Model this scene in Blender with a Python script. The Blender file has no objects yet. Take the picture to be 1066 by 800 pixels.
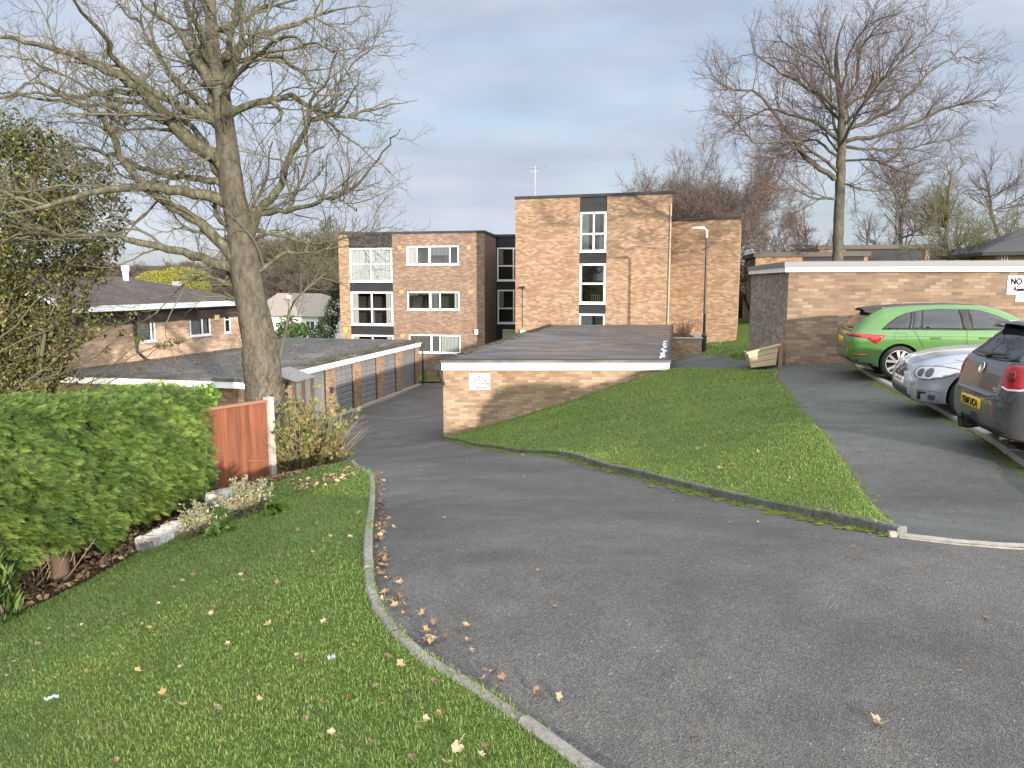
import bpy, bmesh, math, random
import numpy as np
from mathutils import Vector, Matrix
from mathutils.bvhtree import BVHTree
from mathutils.geometry import delaunay_2d_cdt

# ------------------------------------------------------------------ camera, sky, sun, exposure
S = bpy.context.scene
COL = S.collection
EYE = 1.6                                   # camera height over the tarmac at its feet
FPX = 800.0                                 # focal length in pixels of the 1066 px photograph
HORIZON = 292.5
PITCH = math.atan((400 - HORIZON) / FPX)
cam = bpy.data.cameras.new("camera")
cam.sensor_width = 36.0
cam.lens = 36.0 * FPX / 1066.0
cam.clip_start, cam.clip_end = 0.05, 3000
camo = bpy.data.objects.new("camera", cam)
camo.location = (0, 0, EYE)
camo.rotation_euler = (math.pi / 2 - PITCH, 0, 0)
COL.objects.link(camo)
S.camera = camo

SUN_EL = math.radians(10)
SUN_AZ = math.radians(24.5)                   # to the right of straight behind the camera
sun_vec = Vector((math.sin(SUN_AZ) * math.cos(SUN_EL), -math.cos(SUN_AZ) * math.cos(SUN_EL), math.sin(SUN_EL)))
sl = bpy.data.lights.new("sun", "SUN")
sl.energy = 4.2
sl.angle = math.radians(0.8)
sl.color = (1.0, 0.895, 0.775)
so = bpy.data.objects.new("sun", sl)
so.rotation_euler = sun_vec.to_track_quat('Z', 'Y').to_euler()
so.location = sun_vec * 60
COL.objects.link(so)

W = bpy.data.worlds.new("World")
S.world = W
W.use_nodes = True
wn, wl = W.node_tree.nodes, W.node_tree.links
bg = wn["Background"]
bg.inputs[1].default_value = 0.10
sky = wn.new("ShaderNodeTexSky")
sky.sky_type = 'NISHITA'
sky.sun_disc = False
sky.sun_elevation = SUN_EL
sky.sun_rotation = math.pi - SUN_AZ
sky.air_density, sky.dust_density, sky.ozone_density = 1.0, 1.2, 2.0
tc = wn.new("ShaderNodeTexCoord")
mp = wn.new("ShaderNodeMapping")
mp.inputs["Scale"].default_value = (1.6, 1.6, 6.5)
mp.inputs["Location"].default_value = (0.3, 0.9, 0.55)
wl.new(tc.outputs["Generated"], mp.inputs[0])
nz = wn.new("ShaderNodeTexNoise")
nz.inputs["Scale"].default_value = 1.25
nz.inputs["Detail"].default_value = 6
nz.inputs["Roughness"].default_value = 0.52
nz.inputs["Distortion"].default_value = 0.35
wl.new(mp.outputs[0], nz.inputs["Vector"])
cr = wn.new("ShaderNodeValToRGB")
cr.color_ramp.elements[0].position = 0.30
cr.color_ramp.elements[0].color = (0.55, 0.55, 0.55, 1)
cr.color_ramp.elements[1].position = 0.60
cr.color_ramp.elements[1].color = (0.97, 0.97, 0.97, 1)
wl.new(nz.outputs["Fac"], cr.inputs[0])
nz2 = wn.new("ShaderNodeTexNoise")
nz2.inputs["Scale"].default_value = 2.4
nz2.inputs["Detail"].default_value = 5
wl.new(mp.outputs[0], nz2.inputs["Vector"])
cc = wn.new("ShaderNodeValToRGB")           # cloud colour, in the sky texture's own units
cc.color_ramp.elements[0].position = 0.34
cc.color_ramp.elements[0].color = (2.2, 2.45, 2.95, 1)
cc.color_ramp.elements[1].position = 0.68
cc.color_ramp.elements[1].color = (3.15, 3.35, 3.82, 1)
wl.new(nz2.outputs["Fac"], cc.inputs[0])
dt = wn.new("ShaderNodeVectorMath")         # cloud is brighter towards the low sun behind the camera and overhead
dt.operation = 'DOT_PRODUCT'
wl.new(tc.outputs["Generated"], dt.inputs[0])
dt.inputs[1].default_value = Vector((sun_vec.x, sun_vec.y, sun_vec.z + 0.55)).normalized()
mr = wn.new("ShaderNodeMapRange")
mr.inputs["From Min"].default_value = -0.45
mr.inputs["From Max"].default_value = 1.0
mr.inputs["To Min"].default_value = 0.0
mr.inputs["To Max"].default_value = 1.0
wl.new(dt.outputs["Value"], mr.inputs[0])
gn = wn.new("ShaderNodeValToRGB")
gn.color_ramp.elements[0].position = 0.12
gn.color_ramp.elements[0].color = (0.157, 0.157, 0.159, 1)
gn.color_ramp.elements[1].position = 1.0
gn.color_ramp.elements[1].color = (1.0, 0.93, 0.82, 1)
wl.new(mr.outputs[0], gn.inputs[0])
sc5 = wn.new("ShaderNodeVectorMath")
sc5.operation = 'SCALE'
sc5.inputs["Scale"].default_value = 6.6
wl.new(gn.outputs[0], sc5.inputs[0])
cm_ = wn.new("ShaderNodeMix")
cm_.data_type = 'RGBA'
cm_.blend_type = 'MULTIPLY'
cm_.inputs[0].default_value = 1.0
wl.new(cc.outputs[0], cm_.inputs[6])
wl.new(sc5.outputs[0], cm_.inputs[7])
mx = wn.new("ShaderNodeMix")
mx.data_type = 'RGBA'
wl.new(cr.outputs[0], mx.inputs[0])
wl.new(sky.outputs[0], mx.inputs[6])
wl.new(cm_.outputs[2], mx.inputs[7])
wl.new(mx.outputs[2], bg.inputs[0])

S.view_settings.view_transform = 'Standard'
S.view_settings.look = 'None'
S.view_settings.gamma = 1
S.view_settings.use_curve_mapping = False
S.view_settings.exposure = 1.15
S.render.engine = 'CYCLES'
S.cycles.max_bounces = 6
S.cycles.transparent_max_bounces = 12
S.cycles.caustics_reflective = False
S.cycles.caustics_refractive = False

# ------------------------------------------------------------------ measuring
_c, _s = math.cos(PITCH), math.sin(PITCH)
def ray(px, py):
    dx, dy = (px - 533) / FPX, (400 - py) / FPX
    return Vector((dx, _c + dy * _s, dy * _c - _s))
def at(px, py, Y):
    """the point that is Y metres ahead on the sight line of a photograph pixel"""
    r = ray(px, py)
    return Vector((0, 0, EYE)) + r * (Y / r.y)
def at_z(px, py, z):
    r = ray(px, py)
    return Vector((0, 0, EYE)) + r * ((z - EYE) / r.z)
def at_x(px, Y):
    return at(px, 330, Y).x

# ------------------------------------------------------------------ objects
def tag(o, label=None, cat=None, group=None, kind=None):
    if label: o["label"] = label
    if cat: o["category"] = cat
    if group: o["group"] = group
    if kind: o["kind"] = kind
    return o
def empty(name, loc, label=None, cat=None, group=None):
    o = bpy.data.objects.new(name, None)
    o.location = loc
    o.empty_display_size = 0.3
    COL.objects.link(o)
    return tag(o, label, cat, group)
def origin_of(o):
    v = Vector((0, 0, 0))
    while o is not None:
        v = v + o.location
        o = o.parent
    return v
def link_mesh(name, me, mats, parent=None):
    if not isinstance(mats, (list, tuple)): mats = [mats]
    for m in mats: me.materials.append(m)
    o = bpy.data.objects.new(name, me)
    COL.objects.link(o)
    if parent is not None: o.parent = parent
    return o
class MB:
    """collects polygons in world metres; build() makes one mesh object"""
    def __init__(self): self.v, self.f, self.uv, self.mi = [], [], [], []
    def poly(self, pts, uvs=None, mi=0):
        n = len(self.v)
        self.v += [tuple(p) for p in pts]
        self.f.append(tuple(range(n, n + len(pts))))
        self.uv += list(uvs) if uvs else [(0, 0)] * len(pts)
        self.mi.append(mi)
    def wall(self, p0, p1, z0, z1, holes=(), u0=0.0, mi=0):
        """upright rectangle, brick uv in metres, holes = (ua, ub, za, zb); faces the right of p0->p1"""
        p0, p1 = Vector((p0[0], p0[1])), Vector((p1[0], p1[1]))
        L = (p1 - p0).length; d = (p1 - p0) / L
        us = sorted({0, L} | {h[0] for h in holes} | {h[1] for h in holes})
        zs = sorted({z0, z1} | {h[2] for h in holes} | {h[3] for h in holes})
        us = [u for u in us if -1e-6 <= u <= L + 1e-6]; zs = [z for z in zs if z0 - 1e-6 <= z <= z1 + 1e-6]
        for a, b in zip(us, us[1:]):
            for c, e in zip(zs, zs[1:]):
                um, zm = (a + b) / 2, (c + e) / 2
                if any(h[0] < um < h[1] and h[2] < zm < h[3] for h in holes): continue
                A, B = p0 + d * a, p0 + d * b
                self.poly([(A.x, A.y, c), (B.x, B.y, c), (B.x, B.y, e), (A.x, A.y, e)],
                          [(u0 + a, c), (u0 + b, c), (u0 + b, e), (u0 + a, e)], mi)
    def box(self, o, ux, uy, uz, mi=0):
        """box from corner o with three edge vectors (right handed), uv in metres"""
        o, ux, uy, uz = Vector(o), Vector(ux), Vector(uy), Vector(uz)
        P = lambda i, j, k: o + ux * i + uy * j + uz * k
        lx, ly, lz = ux.length, uy.length, uz.length
        for q, (a, b) in (([P(0,0,0),P(1,0,0),P(1,0,1),P(0,0,1)], (lx, lz)), ([P(1,0,0),P(1,1,0),P(1,1,1),P(1,0,1)], (ly, lz)),
                          ([P(1,1,0),P(0,1,0),P(0,1,1),P(1,1,1)], (lx, lz)), ([P(0,1,0),P(0,0,0),P(0,0,1),P(0,1,1)], (ly, lz)),
                          ([P(0,0,1),P(1,0,1),P(1,1,1),P(0,1,1)], (lx, ly)), ([P(0,1,0),P(1,1,0),P(1,0,0),P(0,0,0)], (lx, ly))):
            self.poly(q, [(0, 0), (a, 0), (a, b), (0, b)], mi)
    def slab(self, pts, z0, z1, mi=0):
        """prism over a counter-clockwise plan polygon"""
        n = len(pts)
        self.poly([(p[0], p[1], z1) for p in pts], [(p[0], p[1]) for p in pts], mi)
        self.poly([(p[0], p[1], z0) for p in reversed(pts)], None, mi)
        for i in range(n):
            a, b = pts[i], pts[(i + 1) % n]
            self.wall(a, b, z0, z1, mi=mi)
    def tube(self, path, rad, n=8, cap=True, mi=0):
        path = [Vector(p) for p in path]
        if not isinstance(rad, (list, tuple)): rad = [rad] * len(path)
        rings = []
        for i, p in enumerate(path):
            t = (path[min(i + 1, len(path) - 1)] - path[max(i - 1, 0)]).normalized()
            a = t.orthogonal().normalized() if i == 0 else (prev - t * prev.dot(t)).normalized()
            prev = a; b = t.cross(a)
            rings.append([p + (a * math.cos(2 * math.pi * k / n) + b * math.sin(2 * math.pi * k / n)) * rad[i] for k in range(n)])
        for r0, r1 in zip(rings, rings[1:]):
            for k in range(n):
                self.poly([r0[k], r0[(k + 1) % n], r1[(k + 1) % n], r1[k]], None, mi)
        if cap:
            self.poly(list(reversed(rings[0])), None, mi); self.poly(rings[-1], None, mi)
    def build(self, name, mats, parent=None, smooth=False, weld=False, loc=None):
        base = origin_of(parent) if parent is not None else (Vector(loc) if loc is not None else Vector((0, 0, 0)))
        me = bpy.data.meshes.new(name)
        me.from_pydata([(x - base.x, y - base.y, z - base.z) for x, y, z in self.v], [], self.f)
        ul = me.uv_layers.new(name="UVMap")
        ul.data.foreach_set("uv", np.array(self.uv, dtype=np.float32).ravel())
        me.polygons.foreach_set("material_index", self.mi)
        if weld:
            bm = bmesh.new(); bm.from_mesh(me); bmesh.ops.remove_doubles(bm, verts=bm.verts, dist=1e-5); bm.to_mesh(me); bm.free()
        if smooth: me.polygons.foreach_set("use_smooth", [True] * len(me.polygons))
        me.update()
        o = link_mesh(name, me, mats, parent)
        if parent is None and loc is not None: o.location = loc
        return o
def np_mesh(name, V, F, mats, parent=None, smooth=False, attr=None, loc=None):
    """mesh from arrays: V (n,3), F (m,k) all faces with k corners"""
    V = np.asarray(V, dtype=np.float32).copy()
    base = origin_of(parent) if parent is not None else (Vector(loc) if loc is not None else Vector((0, 0, 0)))
    V -= np.array(base, dtype=np.float32)
    F = np.asarray(F, dtype=np.int32)
    me = bpy.data.meshes.new(name)
    me.vertices.add(len(V)); me.vertices.foreach_set("co", V.ravel())
    k = F.shape[1]
    me.loops.add(F.size); me.loops.foreach_set("vertex_index", F.ravel())
    me.polygons.add(len(F))
    me.polygons.foreach_set("loop_start", np.arange(0, F.size, k, dtype=np.int32))
    me.polygons.foreach_set("loop_total", np.full(len(F), k, dtype=np.int32))
    if smooth: me.polygons.foreach_set("use_smooth", np.ones(len(F), dtype=bool))
    me.update(calc_edges=True)
    if attr is not None:                                  # one random number per leaf or blade, for natural colour variety
        a = me.attributes.new("vary", 'FLOAT', 'POINT'); a.data.foreach_set("value", np.asarray(attr, dtype=np.float32))
    o = link_mesh(name, me, mats, parent)
    if parent is None and loc is not None: o.location = loc
    return o
def copy_tree(o, parent=None):
    kids = list(o.children)
    c = o.copy(); COL.objects.link(c)
    if parent is not None: c.parent = parent
    for k in kids: copy_tree(k, c)
    return c

# ------------------------------------------------------------------ materials
def new_mat(name, col=(0.5, 0.5, 0.5), rough=0.8, metal=0.0, spec=0.5):
    m = bpy.data.materials.new(name); m.use_nodes = True
    b = m.node_tree.nodes["Principled BSDF"]
    b.inputs["Base Color"].default_value = (*col, 1)
    b.inputs["Roughness"].default_value = rough
    b.inputs["Metallic"].default_value = metal
    b.inputs["Specular IOR Level"].default_value = spec
    return m
class G:
    """short-hand for wiring one material"""
    def __init__(self, m): self.m, self.nt = m, m.node_tree; self.b = self.nt.nodes["Principled BSDF"]
    def n(self, t, **kw):
        x = self.nt.nodes.new("ShaderNode" + t)
        for k, v in kw.items():
            if hasattr(x, k): setattr(x, k, v)
        return x
    def set(self, x, i, v):
        if isinstance(v, bpy.types.NodeSocket): self.nt.links.new(v, x.inputs[i])
        else: x.inputs[i].default_value = v
    def coord(self, kind="Object", scale=None):
        t = self.n("TexCoord").outputs[kind]
        if scale is None: return t
        mp = self.n("Mapping"); self.set(mp, 0, t); mp.inputs["Scale"].default_value = scale
        return mp.outputs[0]
    def noise(self, vec, scale, detail=4, rough=0.55, dist=0.0):
        x = self.n("TexNoise"); self.set(x, "Vector", vec)
        x.inputs["Scale"].default_value = scale; x.inputs["Detail"].default_value = detail
        x.inputs["Roughness"].default_value = rough; x.inputs["Distortion"].default_value = dist
        return x.outputs["Fac"]
    def ramp(self, fac, stops):
        x = self.n("ValToRGB"); self.set(x, 0, fac); e = x.color_ramp.elements
        while len(e) < len(stops): e.new(0.5)
        for el, (p, c) in zip(e, stops):
            el.position = p; el.color = (*c, 1) if len(c) == 3 else c
        return x.outputs[0]
    def mix(self, fac, a, b, blend='MIX'):
        x = self.n("Mix"); x.data_type = 'RGBA'; x.blend_type = blend
        self.set(x, 0, fac)
        for i, v in ((6, a), (7, b)):
            self.set(x, i, v if isinstance(v, bpy.types.NodeSocket) else (*v, 1))
        return x.outputs[2]
    def math(self, op, a, b=0.0, clamp=False):
        x = self.n("Math"); x.operation = op; x.use_clamp = clamp
        self.set(x, 0, a); self.set(x, 1, b)
        return x.outputs[0]
    def color(self, c): self.set(self.b, "Base Color", c)
    def rough(self, r): self.set(self.b, "Roughness", r)
    def bump(self, h, strength=0.5, dist=0.01):
        x = self.n("Bump"); x.inputs["Strength"].default_value = strength; x.inputs["Distance"].default_value = dist
        self.set(x, "Height", h); self.set(self.b, "Normal", x.outputs[0])
g3 = lambda v: (v, v, v)

def brick_mat(name, tones, mortar, dirt=0.35):
    m = new_mat(name, rough=0.9, spec=0.2); g = G(m)
    uv = g.coord("UV")
    sep = g.n("SeparateXYZ"); g.set(sep, 0, uv)
    row = g.math('FLOOR', g.math('DIVIDE', sep.outputs[1], 0.075))
    sh = g.math('MULTIPLY', g.math('MODULO', g.math('ADD', row, 400.0), 2.0), 0.5)
    uu = g.math('ADD', g.math('DIVIDE', sep.outputs[0], 0.225), sh)
    colm = g.math('FLOOR', uu)
    fu, fv = g.math('FRACT', uu), g.math('FRACT', g.math('ADD', g.math('DIVIDE', sep.outputs[1], 0.075), 400.0))
    eu = g.math('MINIMUM', fu, g.math('SUBTRACT', 1.0, fu))
    ev = g.math('MINIMUM', fv, g.math('SUBTRACT', 1.0, fv))
    mu = g.math('LESS_THAN', eu, 0.024); mv = g.math('LESS_THAN', ev, 0.075)
    mort = g.math('MAXIMUM', mu, mv)
    cmb = g.n("CombineXYZ"); g.set(cmb, 0, colm); g.set(cmb, 1, row)
    wnz = g.n("TexWhiteNoise"); wnz.noise_dimensions = '2D'; g.set(wnz, "Vector", cmb.outputs[0])
    n = len(tones)
    bc = g.ramp(wnz.outputs["Value"], [(i / n, t) for i, t in enumerate(tones)])
    for nd in g.nt.nodes:
        if nd.type == 'VALTORGB': nd.color_ramp.interpolation = 'CONSTANT'
    fine = g.noise(g.coord("Object"), 60, 3)
    bc = g.mix(0.25, bc, g.ramp(fine, [(0.3, g3(0.5)), (0.7, g3(1.0))]), 'MULTIPLY')
    c = g.mix(mort, bc, mortar)
    big = g.noise(g.coord("Object"), 0.9, 5, 0.6)
    c = g.mix(dirt, c, g.ramp(big, [(0.3, (0.55, 0.5, 0.45)), (0.62, g3(1.0))]), 'MULTIPLY')
    g.color(c)
    g.bump(g.math('SUBTRACT', 1.0, mort), 0.5, 0.008)
    return m
BRICK = brick_mat("brick_buff", [(0.255, 0.16, 0.095), (0.30, 0.195, 0.12), (0.235, 0.14, 0.085), (0.35, 0.25, 0.165), (0.275, 0.175, 0.105), (0.21, 0.127, 0.08), (0.32, 0.215, 0.14)], (0.29, 0.24, 0.185))
BRICK_NEAR = brick_mat("brick_buff_near", [(0.275, 0.188, 0.122), (0.32, 0.225, 0.148), (0.25, 0.168, 0.11), (0.37, 0.275, 0.195), (0.295, 0.2, 0.132), (0.225, 0.152, 0.106), (0.335, 0.24, 0.16)], (0.235, 0.185, 0.14), 0.6)
BRICK_RIGHT = brick_mat("brick_tan_grey_shaded", [(0.205, 0.145, 0.10), (0.24, 0.172, 0.12), (0.185, 0.13, 0.09), (0.285, 0.215, 0.158), (0.22, 0.155, 0.108), (0.17, 0.12, 0.086), (0.255, 0.187, 0.13)], (0.18, 0.145, 0.115), 0.6)  # greyish tan brick, darkened further: shade painted into the wall's colour
BRICK_PEACH_LIT = brick_mat("brick_peach_sunlit", [(0.38, 0.25, 0.165), (0.44, 0.31, 0.215), (0.34, 0.215, 0.14), (0.50, 0.37, 0.27), (0.40, 0.27, 0.18)], (0.42, 0.35, 0.28), 0.3)  # peach brick, lightened in colour to stand in for sunlight on the bungalow
BRICK_SHADED = brick_mat("brick_brown_shaded", [(0.19, 0.122, 0.085), (0.23, 0.155, 0.112), (0.165, 0.105, 0.077), (0.265, 0.192, 0.145), (0.2, 0.133, 0.093)], (0.235, 0.2, 0.165))  # shade on the low flats' front is put into this brick colour
BRICK_GREY = brick_mat("brick_grey", [(0.25, 0.195, 0.155), (0.31, 0.25, 0.205), (0.215, 0.165, 0.13), (0.38, 0.315, 0.265), (0.275, 0.21, 0.165)], (0.28, 0.24, 0.205))

WHITE = new_mat("white_paint", (0.78, 0.78, 0.76), 0.45); g = G(WHITE)
g.color(g.mix(0.3, (0.80, 0.80, 0.78), g.ramp(g.noise(g.coord("Object"), 2.2, 6), [(0.35, (0.5, 0.49, 0.45)), (0.6, g3(1.0))]), 'MULTIPLY'))
UPVC = new_mat("white_upvc", (0.80, 0.80, 0.80), 0.35)
BLACKCLAD = new_mat("black_cladding", (0.018, 0.018, 0.022), 0.55); g = G(BLACKCLAD)
sp = g.n("SeparateXYZ"); g.set(sp, 0, g.coord("Object"))
g.bump(g.math('FRACT', g.math('MULTIPLY', sp.outputs[2], 6.6)), 0.8, 0.02)
BLACKMETAL = new_mat("black_metal", (0.012, 0.012, 0.013), 0.5)
DARKTRIM = new_mat("dark_trim", (0.02, 0.02, 0.022), 0.7)
GREYTRIM = new_mat("grey_trim", (0.17, 0.17, 0.175), 0.7)
ROOM = new_mat("room_interior", (0.07, 0.06, 0.052), 0.9)
CURTAIN = new_mat("curtain_cloth", (0.80, 0.79, 0.76), 0.9)
CURTAIN_DARK = new_mat("curtain_grey", (0.25, 0.25, 0.27), 0.9)
GLASS = new_mat("window_glass", (0.02, 0.024, 0.028), 0.03); g = G(GLASS)
tr = g.n("BsdfTransparent"); tr.inputs[0].default_value = (0.62, 0.66, 0.66, 1)
gl = g.n("BsdfGlossy"); gl.inputs["Roughness"].default_value = 0.02; gl.inputs[0].default_value = (0.9, 0.9, 0.9, 1)
fr = g.n("Fresnel"); fr.inputs[0].default_value = 1.52
ms = g.n("MixShader"); g.set(ms, 0, g.math('ADD', fr.outputs[0], 0.05, True)); g.nt.links.new(tr.outputs[0], ms.inputs[1]); g.nt.links.new(gl.outputs[0], ms.inputs[2])
g.nt.links.new(ms.outputs[0], g.nt.nodes["Material Output"].inputs[0])

def asphalt_mat(name, lo, hi, moss=0.0, spec=0.35):
    m = new_mat(name, rough=0.85, spec=spec); g = G(m)
    P = g.coord("Object")
    vor = g.n("TexVoronoi"); g.set(vor, "Vector", P); vor.inputs["Scale"].default_value = 130
    spk = g.ramp(vor.outputs["Color"], [(0.0, lo), (0.55, tuple((a + b) / 2 for a, b in zip(lo, hi))), (0.93, hi), (1.0, tuple(min(1, 2.6 * v) for v in hi))])
    fine = g.ramp(g.noise(P, 260, 2), [(0.3, g3(0.6)), (0.7, g3(1.25))])
    c = g.mix(1.0, spk, fine, 'MULTIPLY')
    patch = g.ramp(g.noise(P, 0.55, 6, 0.62, 0.6), [(0.33, g3(0.68)), (0.67, g3(1.24))])
    c = g.mix(1.0, c, patch, 'MULTIPLY')
    patch2 = g.ramp(g.noise(P, 4.5, 5, 0.6), [(0.3, g3(0.84)), (0.7, g3(1.12))])
    c = g.mix(1.0, c, patch2, 'MULTIPLY')
    cr_ = g.noise(g.coord("Object", (0.5, 1.3, 1)), 1.1, 8, 0.7, 1.2)
    crack = g.ramp(g.math('ABSOLUTE', g.math('SUBTRACT', cr_, 0.5)), [(0.0, g3(0.72)), (0.004, g3(1.0))])
    c = g.mix(0.55, c, crack, 'MULTIPLY')
    if moss:
        mk = g.ramp(g.noise(P, 1.7, 7, 0.7), [(0.55, g3(0.0)), (0.75, g3(1.0))])
        c = g.mix(g.math('MULTIPLY', mk, moss), c, (0.05, 0.075, 0.02))
    g.color(c)
    h = g.math('ADD', g.math('MULTIPLY', vor.outputs["Distance"], 1.0), g.noise(P, 30, 4))
    g.bump(h, 0.55, 0.006)
    return m
ASPHALT = asphalt_mat("asphalt", (0.056, 0.0535, 0.050), (0.138, 0.133, 0.125))
ASPHALT_OLD = asphalt_mat("asphalt_mossy", (0.050, 0.054, 0.050), (0.125, 0.130, 0.122), 0.25)
ASPHALT_BAY = asphalt_mat("asphalt_bay", (0.04, 0.038, 0.035), (0.12, 0.11, 0.10), 0.35)

CONCRETE = new_mat("concrete_edging", rough=0.9); g = G(CONCRETE)
P_ = g.coord("Object")
c = g.mix(1.0, g.ramp(g.noise(P_, 40, 5), [(0.3, (0.15, 0.143, 0.13)), (0.7, (0.28, 0.265, 0.24))]), g.ramp(g.noise(P_, 2.2, 6), [(0.3, g3(0.6)), (0.65, g3(1.05))]), 'MULTIPLY')
g.color(c); g.bump(g.noise(P_, 90, 4), 0.5, 0.004)
CONCRETE_DARK = new_mat("concrete_mossy", rough=0.95); g = G(CONCRETE_DARK)
P_ = g.coord("Object")
c = g.ramp(g.noise(P_, 30, 5), [(0.3, (0.075, 0.075, 0.065)), (0.7, (0.17, 0.165, 0.15))])
c = g.mix(g.ramp(g.noise(P_, 3.0, 6), [(0.45, g3(0)), (0.62, g3(0.7))]), c, (0.045, 0.06, 0.02))
g.color(c); g.bump(g.noise(P_, 60, 4), 0.5, 0.006)
CONCRETE_PALE = new_mat("concrete_pale", rough=0.9); g = G(CONCRETE_PALE)
P_ = g.coord("Object")
g.color(g.ramp(g.noise(P_, 25, 6), [(0.25, (0.19, 0.175, 0.15)), (0.7, (0.36, 0.335, 0.29))])); g.bump(g.noise(P_, 90, 4), 0.5, 0.004)
TURF = new_mat("turf", rough=0.95, spec=0.1); g = G(TURF)
P_ = g.coord("Object")
c = g.ramp(g.noise(P_, 26, 6, 0.65), [(0.25, (0.065, 0.095, 0.026)), (0.5, (0.12, 0.175, 0.045)), (0.75, (0.17, 0.22, 0.07))])
c = g.mix(0.8, c, g.ramp(g.noise(P_, 0.8, 5, 0.6), [(0.3, (0.75, 0.8, 0.7)), (0.7, (1.25, 1.15, 1.0))]), 'MULTIPLY')
g.color(c); g.bump(g.noise(P_, 55, 5, 0.7), 0.9, 0.03)
LAND = new_mat("turf_and_far_woodland", rough=0.95, spec=0.1); g = G(LAND)
P_ = g.coord("Object")
c = g.ramp(g.noise(P_, 26, 6, 0.65), [(0.25, (0.035, 0.06, 0.014)), (0.5, (0.075, 0.125, 0.026)), (0.75, (0.125, 0.18, 0.045))])
sp = g.n("SeparateXYZ"); g.set(sp, 0, P_)
wood = g.ramp(g.noise(P_, 0.12, 8, 0.7), [(0.3, (0.045, 0.036, 0.026)), (0.55, (0.075, 0.062, 0.045)), (0.75, (0.09, 0.085, 0.05))])
g.color(g.mix(g.math('MULTIPLY', g.math('SUBTRACT', sp.outputs[1], 62.0), 0.1, True), c, wood)); g.bump(g.noise(P_, 55, 5, 0.7), 0.9, 0.03)
SOIL = new_mat("soil", rough=0.95, spec=0.1); g = G(SOIL)
P_ = g.coord("Object")
g.color(g.ramp(g.noise(P_, 14, 7, 0.7), [(0.3, (0.028, 0.019, 0.012)), (0.55, (0.07, 0.045, 0.028)), (0.75, (0.14, 0.09, 0.055))])); g.bump(g.noise(P_, 30, 6, 0.7), 1.0, 0.03)

def blade_mat(name, dark, mid, light, trans=0.25, rough=0.55, spec=0.3):
    m = new_mat(name, rough=rough, spec=spec); g = G(m)
    a = g.n("Attribute"); a.attribute_name = "vary"
    c = g.ramp(a.outputs["Fac"], [(0.0, dark), (0.5, mid), (1.0, light)])
    big = g.ramp(g.noise(g.coord("Object"), 0.9, 6, 0.62), [(0.3, (0.74, 0.82, 0.72)), (0.5, (1.0, 1.0, 0.95)), (0.7, (1.32, 1.15, 1.05))])
    c = g.mix(0.85, c, big, 'MULTIPLY')
    if name == 'grass_blade':       # thin, mossy and strawy patches in the lawn
        c = g.mix(g.ramp(g.noise(g.coord("Object"), 2.3, 7, 0.68), [(0.52, g3(0)), (0.70, g3(0.45))]), c, (0.21, 0.215, 0.085))
        c = g.mix(g.ramp(g.noise(g.coord("Object"), 1.3, 6, 0.6, 0.5), [(0.28, g3(0.35)), (0.42, g3(0))]), c, (0.07, 0.115, 0.034))
    g.color(c)
    if trans:
        t = g.n("BsdfTranslucent"); g.set(t, 0, c)
        ms = g.n("MixShader"); ms.inputs[0].default_value = trans
        g.nt.links.new(g.b.outputs[0], ms.inputs[1]); g.nt.links.new(t.outputs[0], ms.inputs[2])
        g.nt.links.new(ms.outputs[0], g.nt.nodes["Material Output"].inputs[0])
    return m
GRASS = blade_mat("grass_blade", (0.082, 0.135, 0.030), (0.150, 0.232, 0.056), (0.24, 0.31, 0.105))
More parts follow.
